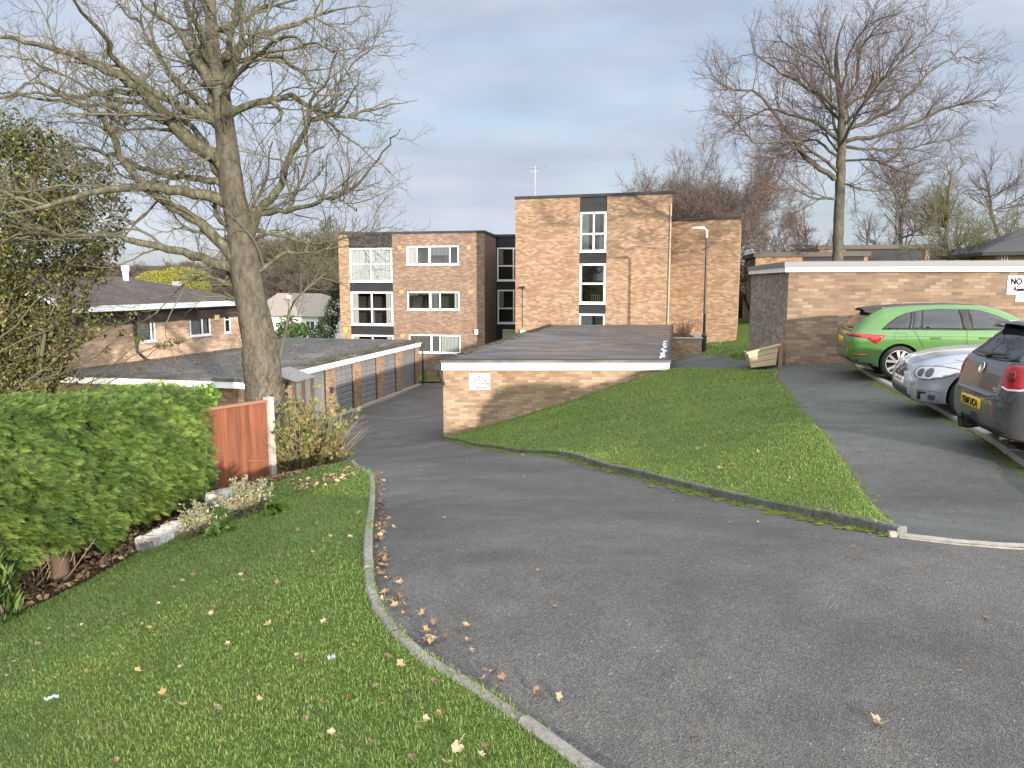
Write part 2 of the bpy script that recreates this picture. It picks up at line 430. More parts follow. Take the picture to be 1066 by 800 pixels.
# ------------------------------------------------------------------ lie of the land
def _ctl():
    c = []
    A = lambda px, py, Y: c.append(at(px, py, Y))
    Z = lambda px, py, z: c.append(at_z(px, py, EYE + z))
    R = lambda x, y, z: c.append(Vector((x, y, EYE + z)))
    # drive, right kerb foot
    for px, py in ((930, 557), (860, 544), (800, 531), (720, 511.5), (640, 491.5), (550, 473), (500, 464.5), (463, 457.5)):
        r_ = ray(px, py); k_ = r_.x / r_.y; A(px, py, (2.47 + .283 * 5.05) / (k_ + .283))      # the kerb runs nearly straight in plan
    # drive, left kerb
    Z(600, 800, -1.58); Z(440, 690, -1.58); Z(395, 640, -1.59); A(388, 560, 4.95); A(388, 500, 8.5); A(350, 485, 10.4)
    R(0, 0, -1.57); R(2, 2, -1.58); R(5, 2, -1.60); R(9, 3, -1.62); R(2.0, -4, -1.5); R(8, -5, -1.5); R(16, 6, -1.65)
    # lawn falling to the left
    R(-2.2, 3.3, -2.08); R(-4.1, 6.2, -2.80); R(-4.05, 7.2, -2.88); R(-3.9, 10.2, -3.06); R(-3.85, 12.3, -3.25); R(-3.0, 0.5, -2.1); R(-1.5, -2, -1.75); R(-5.5, 2.5, -2.95); R(-6, 9, -3.3)
    R(-6.5, 14, -3.7); R(-9, 9, -3.8); R(-12, 4, -4.0); R(-6, 18, -4.35)
    # yard below
    A(345, 434, 31.5); A(437, 400, 42); R(-3, 24, -4.75); R(-3.6, 28.5, -5.35); R(0.5, 36, -5.6); R(-3, 46, -5.7); R(-8, 48, -5.7); R(-11, 26, -5.3); R(-20, 26, -4.9); R(-18, 40, -5.2)
    R(2, 40, -5.0); R(-14, 60, -5.7); R(6, 47, -4.2)
    # bank lawn, top edge and side path
    A(696, 386, 20); A(580, 424, 20); A(800, 388, 17.4); A(850, 450, 9.1); A(740, 387, 18.6)
    A(818, 380, 18); A(890, 383, 17.3); A(960, 420, 12.0); A(1066, 490, 7.5); R(12, 10, -1.9); R(13, 16, -1.95); R(20, 20, -2.0); R(8.5, 8, -1.88); R(9, 13, -1.92)
    # upper lawn behind
    A(715, 371, 31.5); A(735, 370, 32.6); A(766, 352, 40); R(9.2, 31, -2.5); R(7.3, 24, -2.2); R(11, 46, -2.9); R(14, 60, -2.8); R(6.2, 26, -2.75); R(20, 40, -2.0)
    # far country
    for x, y, z in ((-60, 30, -6), (-60, 80, -5), (0, 90, -5), (50, 90, -2), (60, 30, -1.5), (60, -30, -1), (0, -60, -1.3), (-60, -40, -3),
                    (-60, 160, -2), (0, 160, -1), (80, 160, 0), (-120, 240, 3), (0, 260, 4), (120, 240, 4), (-300, 400, 8), (0, 450, 9), (300, 400, 9),
                    (-300, 0, -4), (300, 0, 0), (-250, -250, 0), (250, -250, 0), (0, -350, 0)):
        R(x, y, z)
    return np.array([tuple(v) for v in c])
_C = _ctl()
_K = lambda d2: np.sqrt(d2 + 0.6)
_D2 = ((_C[:, None, :2] - _C[None, :, :2]) ** 2).sum(-1)
_M = np.zeros((len(_C) + 1,) * 2); _M[:-1, :-1] = _K(_D2) - .22 * np.eye(len(_C)); _M[-1, :-1] = 1; _M[:-1, -1] = 1
_Wt = np.linalg.solve(_M, np.append(_C[:, 2], 0))
def zg_np(X, Y):
    X, Y = np.asarray(X, float), np.asarray(Y, float)
    out = np.full(X.shape, _Wt[-1])
    for (cx, cy, _), w in zip(_C, _Wt[:-1]): out = out + w * _K((X - cx) ** 2 + (Y - cy) ** 2)
    return out
def zg(x, y): return float(zg_np(np.array([x]), np.array([y]))[0])
def on_ground(px, py, lift=0.0):
    """where the sight line of a photograph pixel meets the land"""
    r = ray(px, py); a, b = 0.5, 200.0
    f = lambda t: EYE + r.z * t - zg(r.x * t, r.y * t) - lift
    t = a
    while t < b and f(t) > 0: t *= 1.02
    lo, hi = t / 1.02, t
    for _ in range(30):
        m = (lo + hi) / 2
        if f(m) > 0: lo = m
        else: hi = m
    return Vector((r.x * hi, r.y * hi, zg(r.x * hi, r.y * hi)))
def G2(px, py):
    p = on_ground(px, py); return (p.x, p.y)

def densify(poly, step, closed=True):
    out = []; n = len(poly)
    for i in range(n if closed else n - 1):
        a, b = Vector(poly[i][:2]), Vector(poly[(i + 1) % n][:2])
        k = max(1, int((b - a).length / step))
        out += [tuple(a + (b - a) * (j / k)) for j in range(k)]
    if not closed: out.append(tuple(poly[-1][:2]))
    return out
def inside(poly, X, Y):
    X, Y = np.asarray(X, float), np.asarray(Y, float); r = np.zeros(X.shape, bool); n = len(poly)
    for i in range(n):
        (x0, y0), (x1, y1) = poly[i][:2], poly[(i + 1) % n][:2]
        if y0 == y1: continue
        c = ((y0 > Y) != (y1 > Y)) & (X < (x1 - x0) * (Y - y0) / (y1 - y0) + x0)
        r ^= c
    return r
def smooth_line(pts, step=0.25):
    """Catmull-Rom through plan points"""
    P = [Vector(p[:2]) for p in pts]; P = [P[0] * 2 - P[1]] + P + [P[-1] * 2 - P[-2]]
    out = []
    for i in range(1, len(P) - 2):
        a, b, c, d = P[i - 1:i + 3]; k = max(2, int((c - b).length / step))
        for j in range(k):
            t = j / k
            out.append(tuple(0.5 * ((2 * b) + (c - a) * t + (2 * a - 5 * b + 4 * c - d) * t * t + (3 * b - a - 3 * c + d) * t ** 3)))
    out.append(tuple(P[-2]))
    return out
def sheet(name, poly, mat, lift, step, kind="structure"):
    """a ground surface cut to a plan polygon and draped on the land"""
    B = densify(poly, step)
    xs, ys = [p[0] for p in B], [p[1] for p in B]
    gx, gy = np.meshgrid(np.arange(min(xs), max(xs), step), np.arange(min(ys), max(ys), step))
    gx, gy = gx.ravel(), gy.ravel()
    k = inside(B, gx, gy); gx, gy = gx[k], gy[k]
    bx = np.array(B); keep = np.ones(len(gx), bool)
    for i in range(len(gx)):
        keep[i] = ((bx - (gx[i], gy[i])) ** 2).sum(1).min() > (0.4 * step) ** 2
    pts = [Vector(p) for p in B] + [Vector((x, y)) for x, y in zip(gx[keep], gy[keep])]
    v, e, f, *_ = delaunay_2d_cdt(pts, [(i, (i + 1) % len(B)) for i in range(len(B))], [list(range(len(B)))], 1, 1e-4)
    V = np.array([(p.x, p.y) for p in v]); z = zg_np(V[:, 0], V[:, 1]) + lift
    fa = np.array([t for t in f if len(t) == 3])
    ct = V[fa].mean(1); fa = fa[inside(B, ct[:, 0], ct[:, 1])]
    A = V[fa]; cr = (A[:, 1, 0] - A[:, 0, 0]) * (A[:, 2, 1] - A[:, 0, 1]) - (A[:, 1, 1] - A[:, 0, 1]) * (A[:, 2, 0] - A[:, 0, 0])
    fa[cr < 0] = fa[cr < 0][:, ::-1]
    o = np_mesh(name, np.column_stack([V, z]), fa, mat, smooth=True)
    return tag(o, kind=kind)
def kerb(name, line, width, top, mat, foot=-0.12, unit=0.915, gap=0.014, kind="structure", seed=3):
    """concrete edging laid along a plan line in separate lengths, on the left of its direction"""
    rng = random.Random(seed); mb = MB()
    L = [Vector(p[:2]) for p in line]; acc = [0.0]
    for a, b in zip(L, L[1:]): acc.append(acc[-1] + (b - a).length)
    def pos(s):
        s = min(max(s, 0), acc[-1])
        for i in range(len(L) - 1):
            if s <= acc[i + 1] + 1e-9:
                d = (L[i + 1] - L[i]).normalized(); return L[i] + d * (s - acc[i]), d
        return L[-1], d
    s = 0.0
    while s < acc[-1] - 0.05:
        e = min(s + unit, acc[-1]); dz = rng.uniform(-.010, .010); k = 3
        ss = [s + gap / 2 + (e - s - gap) * i / k for i in range(k + 1)]
        prof = [(0, foot), (0, top - .012), (.010, top), (width - .010, top), (width, top - .012), (width, foot)]
        rings = []
        for q in ss:
            p, d = pos(q); nrm = Vector((-d.y, d.x))
            z = zg(p.x, p.y)
            rings.append([(p.x + nrm.x * a, p.y + nrm.y * a, z + h + dz) for a, h in prof])
        for r0, r1 in zip(rings, rings[1:]):
            for i in range(5): mb.poly([r0[i], r0[i + 1], r1[i + 1], r1[i]][::-1])
        mb.poly(rings[0]); mb.poly(rings[-1][::-1])
        s = e
    return tag(mb.build(name, mat), kind=kind)

# plan outlines, measured off the photograph
KL = smooth_line([(3.2, -4), (1.5, 0.6)] + [G2(*p) for p in ((600, 800), (520, 738), (440, 690), (398, 640), (389, 600), (388, 560), (389, 500), (372, 488), (350, 484))] + [(-4.4, 14.5), (-5.6, 19)])
MOUTH_L = G2(936, 560)
_kp = np.array([MOUTH_L] + [G2(*p) for p in ((860, 545), (800, 531), (720, 511), (640, 491), (550, 473), (490, 463), (463, 458))])
_kf = np.polyfit(_kp[:, 1], _kp[:, 0], 2, w=[3, 1, 1, 1, 1, 1, 1, 4])
KR = [(float(np.polyval(_kf, y)), float(y)) for y in np.linspace(_kp[0, 1], _kp[-1, 1], 60)]
MOUTH_L = KR[0]
MOUTH = [MOUTH_L, G2(1000, 568), G2(1066, 573), (4.2, 4.70), (9, 4.3), (16, 3.6)]
PL = [MOUTH_L] + [G2(*p) for p in ((918, 545), (884, 497), (850, 450), (824, 416), (806, 395))] + [(5.95, 17.1)]
PR = [(4.2, 4.70)] + [tuple(at(*q)[:2]) for q in ((1066, 490, 7.5), (960, 420, 12.0), (890, 383, 17.3))] + [(7.95, 17.7)]
CG_A, CG_B = at(461.5, 420, 20.0), at(696, 386, 20.0)          # middle garage block, front corners
VX = 0.2275                                                     # how far the estate's grid leans per metre ahead
CG_D, CG_C = Vector((CG_A.x + VX * 16, 36.0, 0)), Vector((CG_B.x + 0.212 * 16, 36.0, 0))
LG = lambda Y: (VX * Y - 14.62, Y)                              # door line of the left garages
drive_poly = KL + [(-8.4, 25.6), LG(27.0), LG(43), (-2.0, 46.5), (2.0, 45.5), (CG_D.x - .02, 36.2), (CG_A.x - .02, 20.02)] + KR[::-1] + MOUTH[1:] + [(16, -4)]
bank_poly = KR + [(CG_A.x, 20.0), (CG_B.x + .05, 20.0), (CG_B.x + .4, 19.2), (4.75, 18.75), (5.35, 18.1), (5.95, 17.1)] + PL[::-1][1:-1]
lawn_poly = [(3.15, -4), (1.45, 0.6)] + [tuple(p) for p in KL[2:]] + [(-5.6, 19.0), (-6.6, 16), (-5.2, 13.0), (-4.15, 12.2), (-4.35, 9.5), (-4.5, 7), (-4.6, 6.0), (-6.5, 3.0), (-9, 0), (-9, -4)]
path_poly = PL + [(5.35, 18.1), (4.75, 18.75), (CG_B.x + .4, 19.2), (CG_B.x + .12, 20.0), (4.75, 24), (6.35, 31.3), (7.45, 31.2), (7.1, 26), (5.9, 20.2), (6.45, 17.98)] + PR[::-1] + MOUTH[2:0:-1]
bay_poly = PR + [(16, 15.9), (16, 3.6), (9, 4.3)]

# the land itself: one sheet out to the hills
def land():
    ax = np.concatenate([-np.geomspace(420, 26, 26), np.arange(-25, 25.01, 0.5), np.geomspace(26, 420, 26)])
    ay = np.concatenate([-np.geomspace(400, 9, 18), np.arange(-8, 55.01, 0.5), np.geomspace(56, 620, 30)])
    X, Y = np.meshgrid(ax, ay); Z = zg_np(X, Y) - 0.06
    n, m = X.shape; i = np.arange(n * m).reshape(n, m)
    F = np.stack([i[:-1, :-1], i[:-1, 1:], i[1:, 1:], i[1:, :-1]], -1).reshape(-1, 4)
    return tag(np_mesh("ground", np.column_stack([X.ravel(), Y.ravel(), Z.ravel()]), F, LAND, smooth=True), kind="structure")
land()
sheet("driveway", drive_poly, ASPHALT, 0.0, 0.5)
sheet("lawn_verge", lawn_poly, TURF, 0.055, 0.35)
sheet("lawn_bank", bank_poly, TURF, 0.06, 0.4)
sheet("side_path", path_poly, ASPHALT_OLD, 0.012, 0.4)
sheet("parking_bay_surface", bay_poly, ASPHALT_BAY, 0.03, 0.5)
kerb("kerb_left", KL, 0.055, 0.065, CONCRETE)
kerb("kerb_bank", KR[::-1], 0.08, 0.07, CONCRETE_DARK)
kerb("kerb_path_mouth", MOUTH, 0.10, 0.016, CONCRETE_PALE)
kerb("kerb_path_edging", PL, 0.05, 0.045, CONCRETE_PALE)
kerb("kerb_parking", PR[::-1], 0.12, 0.075, CONCRETE_PALE)
# moss gathered along the edgings, too many cushions to count
def moss_strip(name, line, side, width, seed, lab, dens=60, h=.012):
    rng = np.random.default_rng(seed); L = [Vector(p) for p in line]; V, F = [], []; o = 0; k = 8
    for a, b in zip(L, L[1:]):
        d = (b - a); ln = d.length
        if ln < 1e-6: continue
        d /= ln; n = Vector((-d.y, d.x)) * side
        for _ in range(int(ln * dens * rng.uniform(.3, 1.5))):
            p = a + d * rng.uniform(0, ln) + n * (abs(rng.normal(0, .45)) * width + .004); r = rng.uniform(.012, .05); e = rng.uniform(.5, 1); z = zg(p.x, p.y); an = rng.uniform(0, 6.28); hh = h * rng.uniform(.4, 1.3)
            V.append((p.x, p.y, z + .012 + hh))
            for j in range(k):
                t = an + 6.283 * j / k; rr = r * rng.uniform(.6, 1.25); V.append((p.x + math.cos(t) * rr, p.y + math.sin(t) * rr * e, z + .008))
            F += [(o, o + 1 + j, o + 1 + (j + 1) % k) for j in range(k)]; o += k + 1
    return tag(np_mesh(name, V, F, GROUNDMOSS), lab, "moss", kind="stuff")
GROUNDMOSS = new_mat("ground_moss", rough=1.0, spec=.05); g = G(GROUNDMOSS)
g.color(g.ramp(g.noise(g.coord("Object"), 5, 6, .7), [(.3, (0.05, 0.06, 0.018)), (.5, (0.085, 0.11, 0.025)), (.7, (0.14, 0.155, 0.045))])); g.bump(g.noise(g.coord("Object"), 120, 3), .8, .006)
moss_strip("kerb_moss", KR, 1 if KR[1][1] > KR[0][1] else -1, .16, 1, "green moss along the foot of the bank kerb", 70)
moss_strip("path_moss", smooth_line(PR, .3), 1, .20, 2, "green moss on the path along the parking kerb", 110)
moss_strip("edging_moss", smooth_line(PL, .3), -1, .10, 3, "thin moss on the path beside the grass bank edging", 40)
# bare earth under the hedge and shrubs
bed_poly = smooth_line([(-5.4, 4.6), (-4.25, 5.4), (-3.95, 6.4), (-3.85, 7.4), (-3.7, 9.0), (-3.45, 10.6), (-2.95, 10.75), (-2.75, 11.6), (-3.3, 13.2), (-4.8, 14.2)], 0.4) + [(-6.4, 14), (-6.2, 5)]
sheet("planting_bed", bed_poly, SOIL, 0.075, 0.35)

# ------------------------------------------------------------------ windows, doors and walls
def wall_uz(px, py, p0, p1):
    """metres along and height of the spot where a sight line meets an upright wall p0->p1"""
    r = ray(px, py); p0, p1 = Vector((p0[0], p0[1])), Vector((p1[0], p1[1])); d = (p1 - p0).normalized()
    # r.xy * t = p0 + d * u
    det = r.x * (-d.y) + d.x * r.y
    t = (p0.x * (-d.y) + d.x * p0.y) / det
    u = (Vector((r.x * t, r.y * t)) - p0).dot(d)
    return u, EYE + r.z * t
def win_rect(x0, y0, x1, y1, p0, p1):
    a, zt = wall_uz(x0, (y0 + y1) / 2, p0, p1)[0], wall_uz((x0 + x1) / 2, y0, p0, p1)[1]
    b, zb = wall_uz(x1, (y0 + y1) / 2, p0, p1)[0], wall_uz((x0 + x1) / 2, y1, p0, p1)[1]
    return (a, b, zb, zt)
def window(parent, p0, p1, rect, cols=(), rows=(), bar=0.07, curtains=(), name="window", recess=0.06, thickbars=(), dark=False):
    """frame with bars, panes in one sheet, curtains, and the dim room behind; rect in wall metres"""
    p0, p1 = Vector((p0[0], p0[1], 0)), Vector((p1[0], p1[1], 0)); d = (p1 - p0).normalized(); nrm = Vector((d.y, -d.x, 0)); up = Vector((0, 0, 1))
    a, b, z0, z1 = rect
    O = p0 + up * z0 + d * a - nrm * recess
    w, h = b - a, z1 - z0
    root = MB()
    D = 0.07
    def bx(u0, u1, v0, v1, out=D): root.box(O + d * u0 + up * v0 + nrm * out, d * (u1 - u0), -nrm * out, up * (v1 - v0))
    bx(0, bar, 0, h); bx(w - bar, w, 0, h); bx(bar, w - bar, 0, bar); bx(bar, w - bar, h - bar, h)
    for q in cols:
        cw = bar * (1.8 if q in thickbars else 0.9)
        bx(q * w - cw / 2, q * w + cw / 2, bar, h - bar, D - .004)
    for q in rows: bx(bar, w - bar, q * h - bar * .5, q * h + bar * .5, D - .008)
    fr = root.build(name, UPVC, parent)
    sill = MB(); sill.box(O - d * .03 - up * .05 + nrm * (recess + .06), d * (w + .06), -nrm * (recess + .055), up * .048)
    sill.build("sill", UPVC, fr)
    gm = MB(); gm.poly([O + d * bar + up * bar + nrm * .03, O + d * (w - bar) + up * bar + nrm * .03, O + d * (w - bar) + up * (h - bar) + nrm * .03, O + d * bar + up * (h - bar) + nrm * .03])
    gm.build("pane", GLASS, fr)
    rm = MB(); dp = 0.9
    P = lambda u, v, k: O + d * u + up * v - nrm * k
    rm.poly([P(0, 0, dp), P(w, 0, dp), P(w, h, dp), P(0, h, dp)])
    rm.poly([P(0, 0, 0), P(w, 0, 0), P(w, 0, dp), P(0, 0, dp)]); rm.poly([P(0, h, dp), P(w, h, dp), P(w, h, 0), P(0, h, 0)])
    rm.poly([P(0, 0, 0), P(0, 0, dp), P(0, h, dp), P(0, h, 0)]); rm.poly([P(w, 0, dp), P(w, 0, 0), P(w, h, 0), P(w, h, dp)])
    rm.build("room_lining", ROOM, fr)
    for (u0, u1, v0, v1, mat) in curtains:
        cm = MB(); n = max(3, int((u1 - u0) * w / 0.06)); pts = []
        for i in range(n + 1):
            u = (u0 + (u1 - u0) * i / n) * w
            pts.append(P(u, 0, 0.05 + 0.02 * (i % 2) + 0.01 * math.sin(i * 1.7)))
        for q, r in zip(pts, pts[1:]): cm.poly([q + up * v0 * h, r + up * v0 * h, r + up * v1 * h, q + up * v1 * h])
        cm.build("curtain", mat, fr, smooth=False)
    return fr
FELT = new_mat("roof_felt", rough=0.55, spec=0.5); g = G(FELT)
P_ = g.coord("Object", (0.35, 1.0, 1.0))
n1 = g.noise(P_, 1.3, 7, 0.62, 0.8)
c = g.ramp(n1, [(0.3, (0.018, 0.018, 0.02)), (0.5, (0.055, 0.055, 0.058)), (0.62, (0.13, 0.125, 0.12))])
c = g.mix(g.ramp(g.noise(g.coord("Object", (0.4, 1.1, 1)), 0.9, 6, 0.6, 1.0), [(0.50, g3(0)), (0.58, g3(0.65))]), c, (0.14, 0.09, 0.06))
g.color(c); g.rough(g.ramp(n1, [(0.35, g3(0.22)), (0.55, g3(0.75))])); g.bump(g.noise(g.coord("Object"), 18, 5), 0.35, 0.01)
FELT_MOSS = new_mat("roof_felt_mossy", rough=0.7); g = G(FELT_MOSS)
n1 = g.noise(g.coord("Object", (1.0, 0.5, 1)), 0.8, 7, 0.6, 0.6)
c = g.ramp(n1, [(0.32, (0.035, 0.035, 0.037)), (0.55, (0.07, 0.068, 0.067)), (0.68, (0.125, 0.125, 0.125))])
c = g.mix(g.ramp(g.noise(g.coord("Object"), 1.6, 8, 0.7), [(0.58, g3(0)), (0.68, g3(0.6))]), c, (0.09, 0.085, 0.035))
g.color(c); g.rough(g.ramp(n1, [(0.32, g3(0.28)), (0.5, g3(0.8))])); g.bump(g.noise(g.coord("Object"), 22, 5), 0.5, 0.012)
SHUTTER = new_mat("garage_shutter", (0.17, 0.17, 0.178), 0.5, 0.0); g = G(SHUTTER)
g.color(g.mix(0.5, (0.185, 0.187, 0.195), g.ramp(g.noise(g.coord("Object", (3, 3, .5)), 1.4, 6), [(0.3, g3(0.55)), (0.7, g3(1.1))]), 'MULTIPLY'))
MOSS = new_mat("roof_moss", rough=1.0, spec=0.05); g = G(MOSS)
g.color(g.ramp(g.noise(g.coord("Object"), 7, 6, 0.7), [(0.3, (0.045, 0.046, 0.024)), (0.6, (0.095, 0.092, 0.05)), (0.8, (0.16, 0.14, 0.10))])); g.bump(g.noise(g.coord("Object"), 40, 4), 1, 0.02)

def door_panel(parent, a, b, z0, z1, ribs, mat=SHUTTER, fancy=False):
    """an up-and-over door between plan points a, b (faces right of a->b): ribbed sheet, frame, handle"""
    a, b = Vector((a[0], a[1], 0)), Vector((b[0], b[1], 0)); d = (b - a).normalized(); nrm = Vector((d.y, -d.x, 0)); up = Vector((0, 0, 1)); L = (b - a).length
    mb = MB(); z = z0
    if ribs == 'roller': stp, dep = 0.075, 0.012
    else: stp, dep = ribs, 0.03
    k = 0
    while z < z1 - .01:
        e = min(z + stp, z1)
        prof = [(z, 0.0), (z + (e - z) * .16, dep), (z + (e - z) * .84, dep), (e, 0.0)]
        for (za, oa), (zb, ob) in zip(prof, prof[1:]):
            mb.poly([a + nrm * oa + up * za, b + nrm * oa + up * za, b + nrm * ob + up * zb, a + nrm * ob + up * zb])
        z = e
    dr = mb.build("garage_door", mat, parent)
    fm = MB()
    for s in (0, L - .05): fm.box(a + d * s + nrm * .05 + up * z0, d * .05, -nrm * .06, up * (z1 - z0))
    fm.box(a + d * .05 + nrm * .05 + up * (z1 - z0 and z1 - .05), d * (L - .1), -nrm * .06, up * .05); fm.build("door_frame", DARKTRIM, dr)
    hm = MB(); c0 = a + d * (L / 2) + nrm * dep + up * (z0 + .85)
    hm.box(c0 - d * .05 + nrm * .03, d * .10, -nrm * .028, up * .035); hm.box(c0 - d * .012 + nrm * .05 - up * .05, d * .024, -nrm * .02, up * .11)
    hm.build("handle", new_or("handle_metal", (0.5, 0.5, 0.5), 0.35, 1.0), dr)
    return dr
_mats = {}
def new_or(name, *a):
    if name not in _mats: _mats[name] = new_mat(name, *a)
    return _mats[name]
def text_mesh(name, body, size, loc, xdir, up, mat, parent, align='CENTER', bold=0.0, thick=0.002, width=None):
    cu = bpy.data.curves.new(name, 'FONT'); cu.body = body; cu.size = size; cu.align_x = align; cu.align_y = 'CENTER'; cu.extrude = thick; cu.offset = bold; cu.resolution_u = 3
    t = bpy.data.objects.new(name, cu); COL.objects.link(t)
    bpy.context.view_layer.update()
    me = bpy.data.meshes.new_from_object(t.evaluated_get(bpy.context.evaluated_depsgraph_get()))
    bpy.data.objects.remove(t); bpy.data.curves.remove(cu)
    x = Vector(xdir).normalized(); y = Vector(up).normalized(); z = x.cross(y)
    if width:
        xs = [v.co.x for v in me.vertices]; k = width / (max(xs) - min(xs))
        for v in me.vertices: v.co.x *= k
    M = Matrix((x, y, z)).transposed().to_4x4(); M.translation = Vector(loc) - origin_of(parent)
    me.transform(M)
    return link_mesh(name, me, mat, parent)
INK = new_mat("sign_ink", (0.008, 0.008, 0.010), 0.9, 0, 0.05)
INK_BLUE = new_mat("sign_ink_blue", (0.03, 0.04, 0.12), 0.9, 0, 0.05)
INK_RED = new_mat("sign_ink_red", (0.22, 0.03, 0.025), 0.5)
INK_OLIVE = new_mat("sign_ink_olive", (0.15, 0.12, 0.03), 0.5)
SIGNWHITE = new_mat("sign_white", (0.82, 0.82, 0.82), 0.35)
up3 = Vector((0, 0, 1))

# ---- middle garage block
def middle_garage():
    A, B, C_, D_ = [Vector((p.x, p.y)) for p in (CG_A, CG_B, CG_C, CG_D)]
    zb = at(580, 384.5, 20).z; zt = at(580, 374.5, 20).z; zf = at(580, 377.6, 20).z
    r = empty("garage_block", (A.x, A.y, zg(A.x, A.y)), "buff brick flat roofed garage block with a grass bank against its front wall", "garage block")
    zlo = EYE - 5.9
    mb = MB(); mb.wall(A, B, zlo, zb, u0=.03); mb.wall(B, C_, zlo, zb); mb.wall(C_, D_, zlo, zb)
    # door side: piers between six doors
    L = (A - D_).length; d = (A - D_) / L; bay = L / 6
    doors = []
    for i in range(6):
        a, b = i * bay + .22, (i + 1) * bay - .22
        z0 = max(zg(*(D_ + d * a)), zg(*(D_ + d * b))) + .03
        doors.append((a, b, z0, min(z0 + 2.0, zb - .12)))
    mb.wall(D_, A, zlo, zb, holes=[(a, b, z0, z1) for a, b, z0, z1 in doors])
    mb.build("wall", BRICK_NEAR, r)
    for a, b, z0, z1 in doors:
        n = Vector((d.y, -d.x)) * -0.1
        door_panel(r, D_ + d * a + n, D_ + d * b + n, z0, z1, 0.22)
    o = .10
    P = [A + Vector((-.06, -o)), B + Vector((.04, -o)), C_ + Vector((o, o)), D_ + Vector((-o, o))]
    roof = MB(); roof.slab(P, zf, zt)
    rf = roof.build("roof", FELT, r)
    In = [A + Vector((-.03, -o + .03)), B + Vector((.01, -o + .03)), C_ + Vector((o - .03, o - .03)), D_ + Vector((-o + .03, o - .03))]
    fa = MB(); fa.slab(In, zb - .02, zf - .002); fa.build("fascia", WHITE, r)
    # upstand edge strip round the felt
    ed = MB()
    for p, q in ((P[0], P[1]), (P[1], P[2]), (P[3], P[0])):
        dd = (q - p).normalized(); nn = Vector((-dd.y, dd.x))
        ed.box((p.x, p.y, zt - .01), (q - p).to_3d(), (nn * .09).to_3d(), (0, 0, .035))
    ed.build("edge_strip", DARKTRIM, rf)
    # peeled pale flashing at the right-hand verge
    fl = MB(); rng = random.Random(4)
    for i in range(16):
        y0 = 20.3 + i * .36 + rng.uniform(-.05, .05); x0 = B.x + VX * .93 * (y0 - 20) - .20 + rng.uniform(-.06, .03)
        l = rng.uniform(.16, .42); w = rng.uniform(.04, .13)
        fl.box((x0, y0, zt + .012), (w, 0, 0), (l * .2, l, 0), (0, 0, .02))
    fl.build("flashing", new_or("flaking_white", (0.68, 0.70, 0.74), 0.6), rf)
    ms = MB()
    for i in range(40):
        y0 = 20.2 + i * .38; x0 = A.x + VX * (y0 - 20) + .04 + rng.uniform(0, .12); l = rng.uniform(.1, .3); w = rng.uniform(.05, .16)
        ms.box((x0, y0, zt + .02), (w, 0, 0), (0, l, 0), (0, 0, rng.uniform(.02, .05)))
    tag(ms.build("moss", MOSS, rf), kind="stuff")
    gt = MB()
    gt.tube([A.to_3d() + Vector((-.1, .15, zb + .05)), A.to_3d() + Vector((-.1, .03, zb - .02)), A.to_3d() + Vector((-.02, .0, zb - .3)), A.to_3d() + Vector((.02, -.03, zb - .42))], .045, 8)
    gt.box((A.x - .2, A.y - .02, zb - .02), (.16, 0, 0), (0, .18, 0), (0, 0, .16))
    gt.tube([(A.x - .10, A.y + .1, zb + .04), (D_.x - .10, D_.y, zb + .04)], .05, 8)
    gt.build("gutter", BLACKMETAL, r)
    x0, x1 = at(488.5, 397, 20).x, at(510, 397, 20).x; z0, z1 = at(500, 405.8, 20).z, at(500, 388.8, 20).z
    s = MB(); s.box((x0, A.y - .005, z0), (x1 - x0, 0, 0), (0, -.0, 0) if False else (0, .004, 0), (0, 0, z1 - z0)); s.v = [(x, y - .012, z) for x, y, z in s.v]
    so_ = tag(s.build("no_parking_notice", SIGNWHITE, None, loc=((x0 + x1) / 2, A.y - .012, z0)), "white notice with four hand painted lines on the middle garage wall", "sign")
    H = z1 - z0; xm = (x0 + x1) / 2
    for k, (tx, m, wd) in enumerate((("No", INK, .15), ("Parking", INK_BLUE, .36), ("In This Area", INK, .50), ("Please", INK_BLUE, .34))):
        text_mesh("lettering", tx, .125, (xm, A.y - .0195, z1 - H * (0.17 + .225 * k)), (1, 0, 0), (0, 0, 1), m, so_, width=wd, bold=.003)
middle_garage()

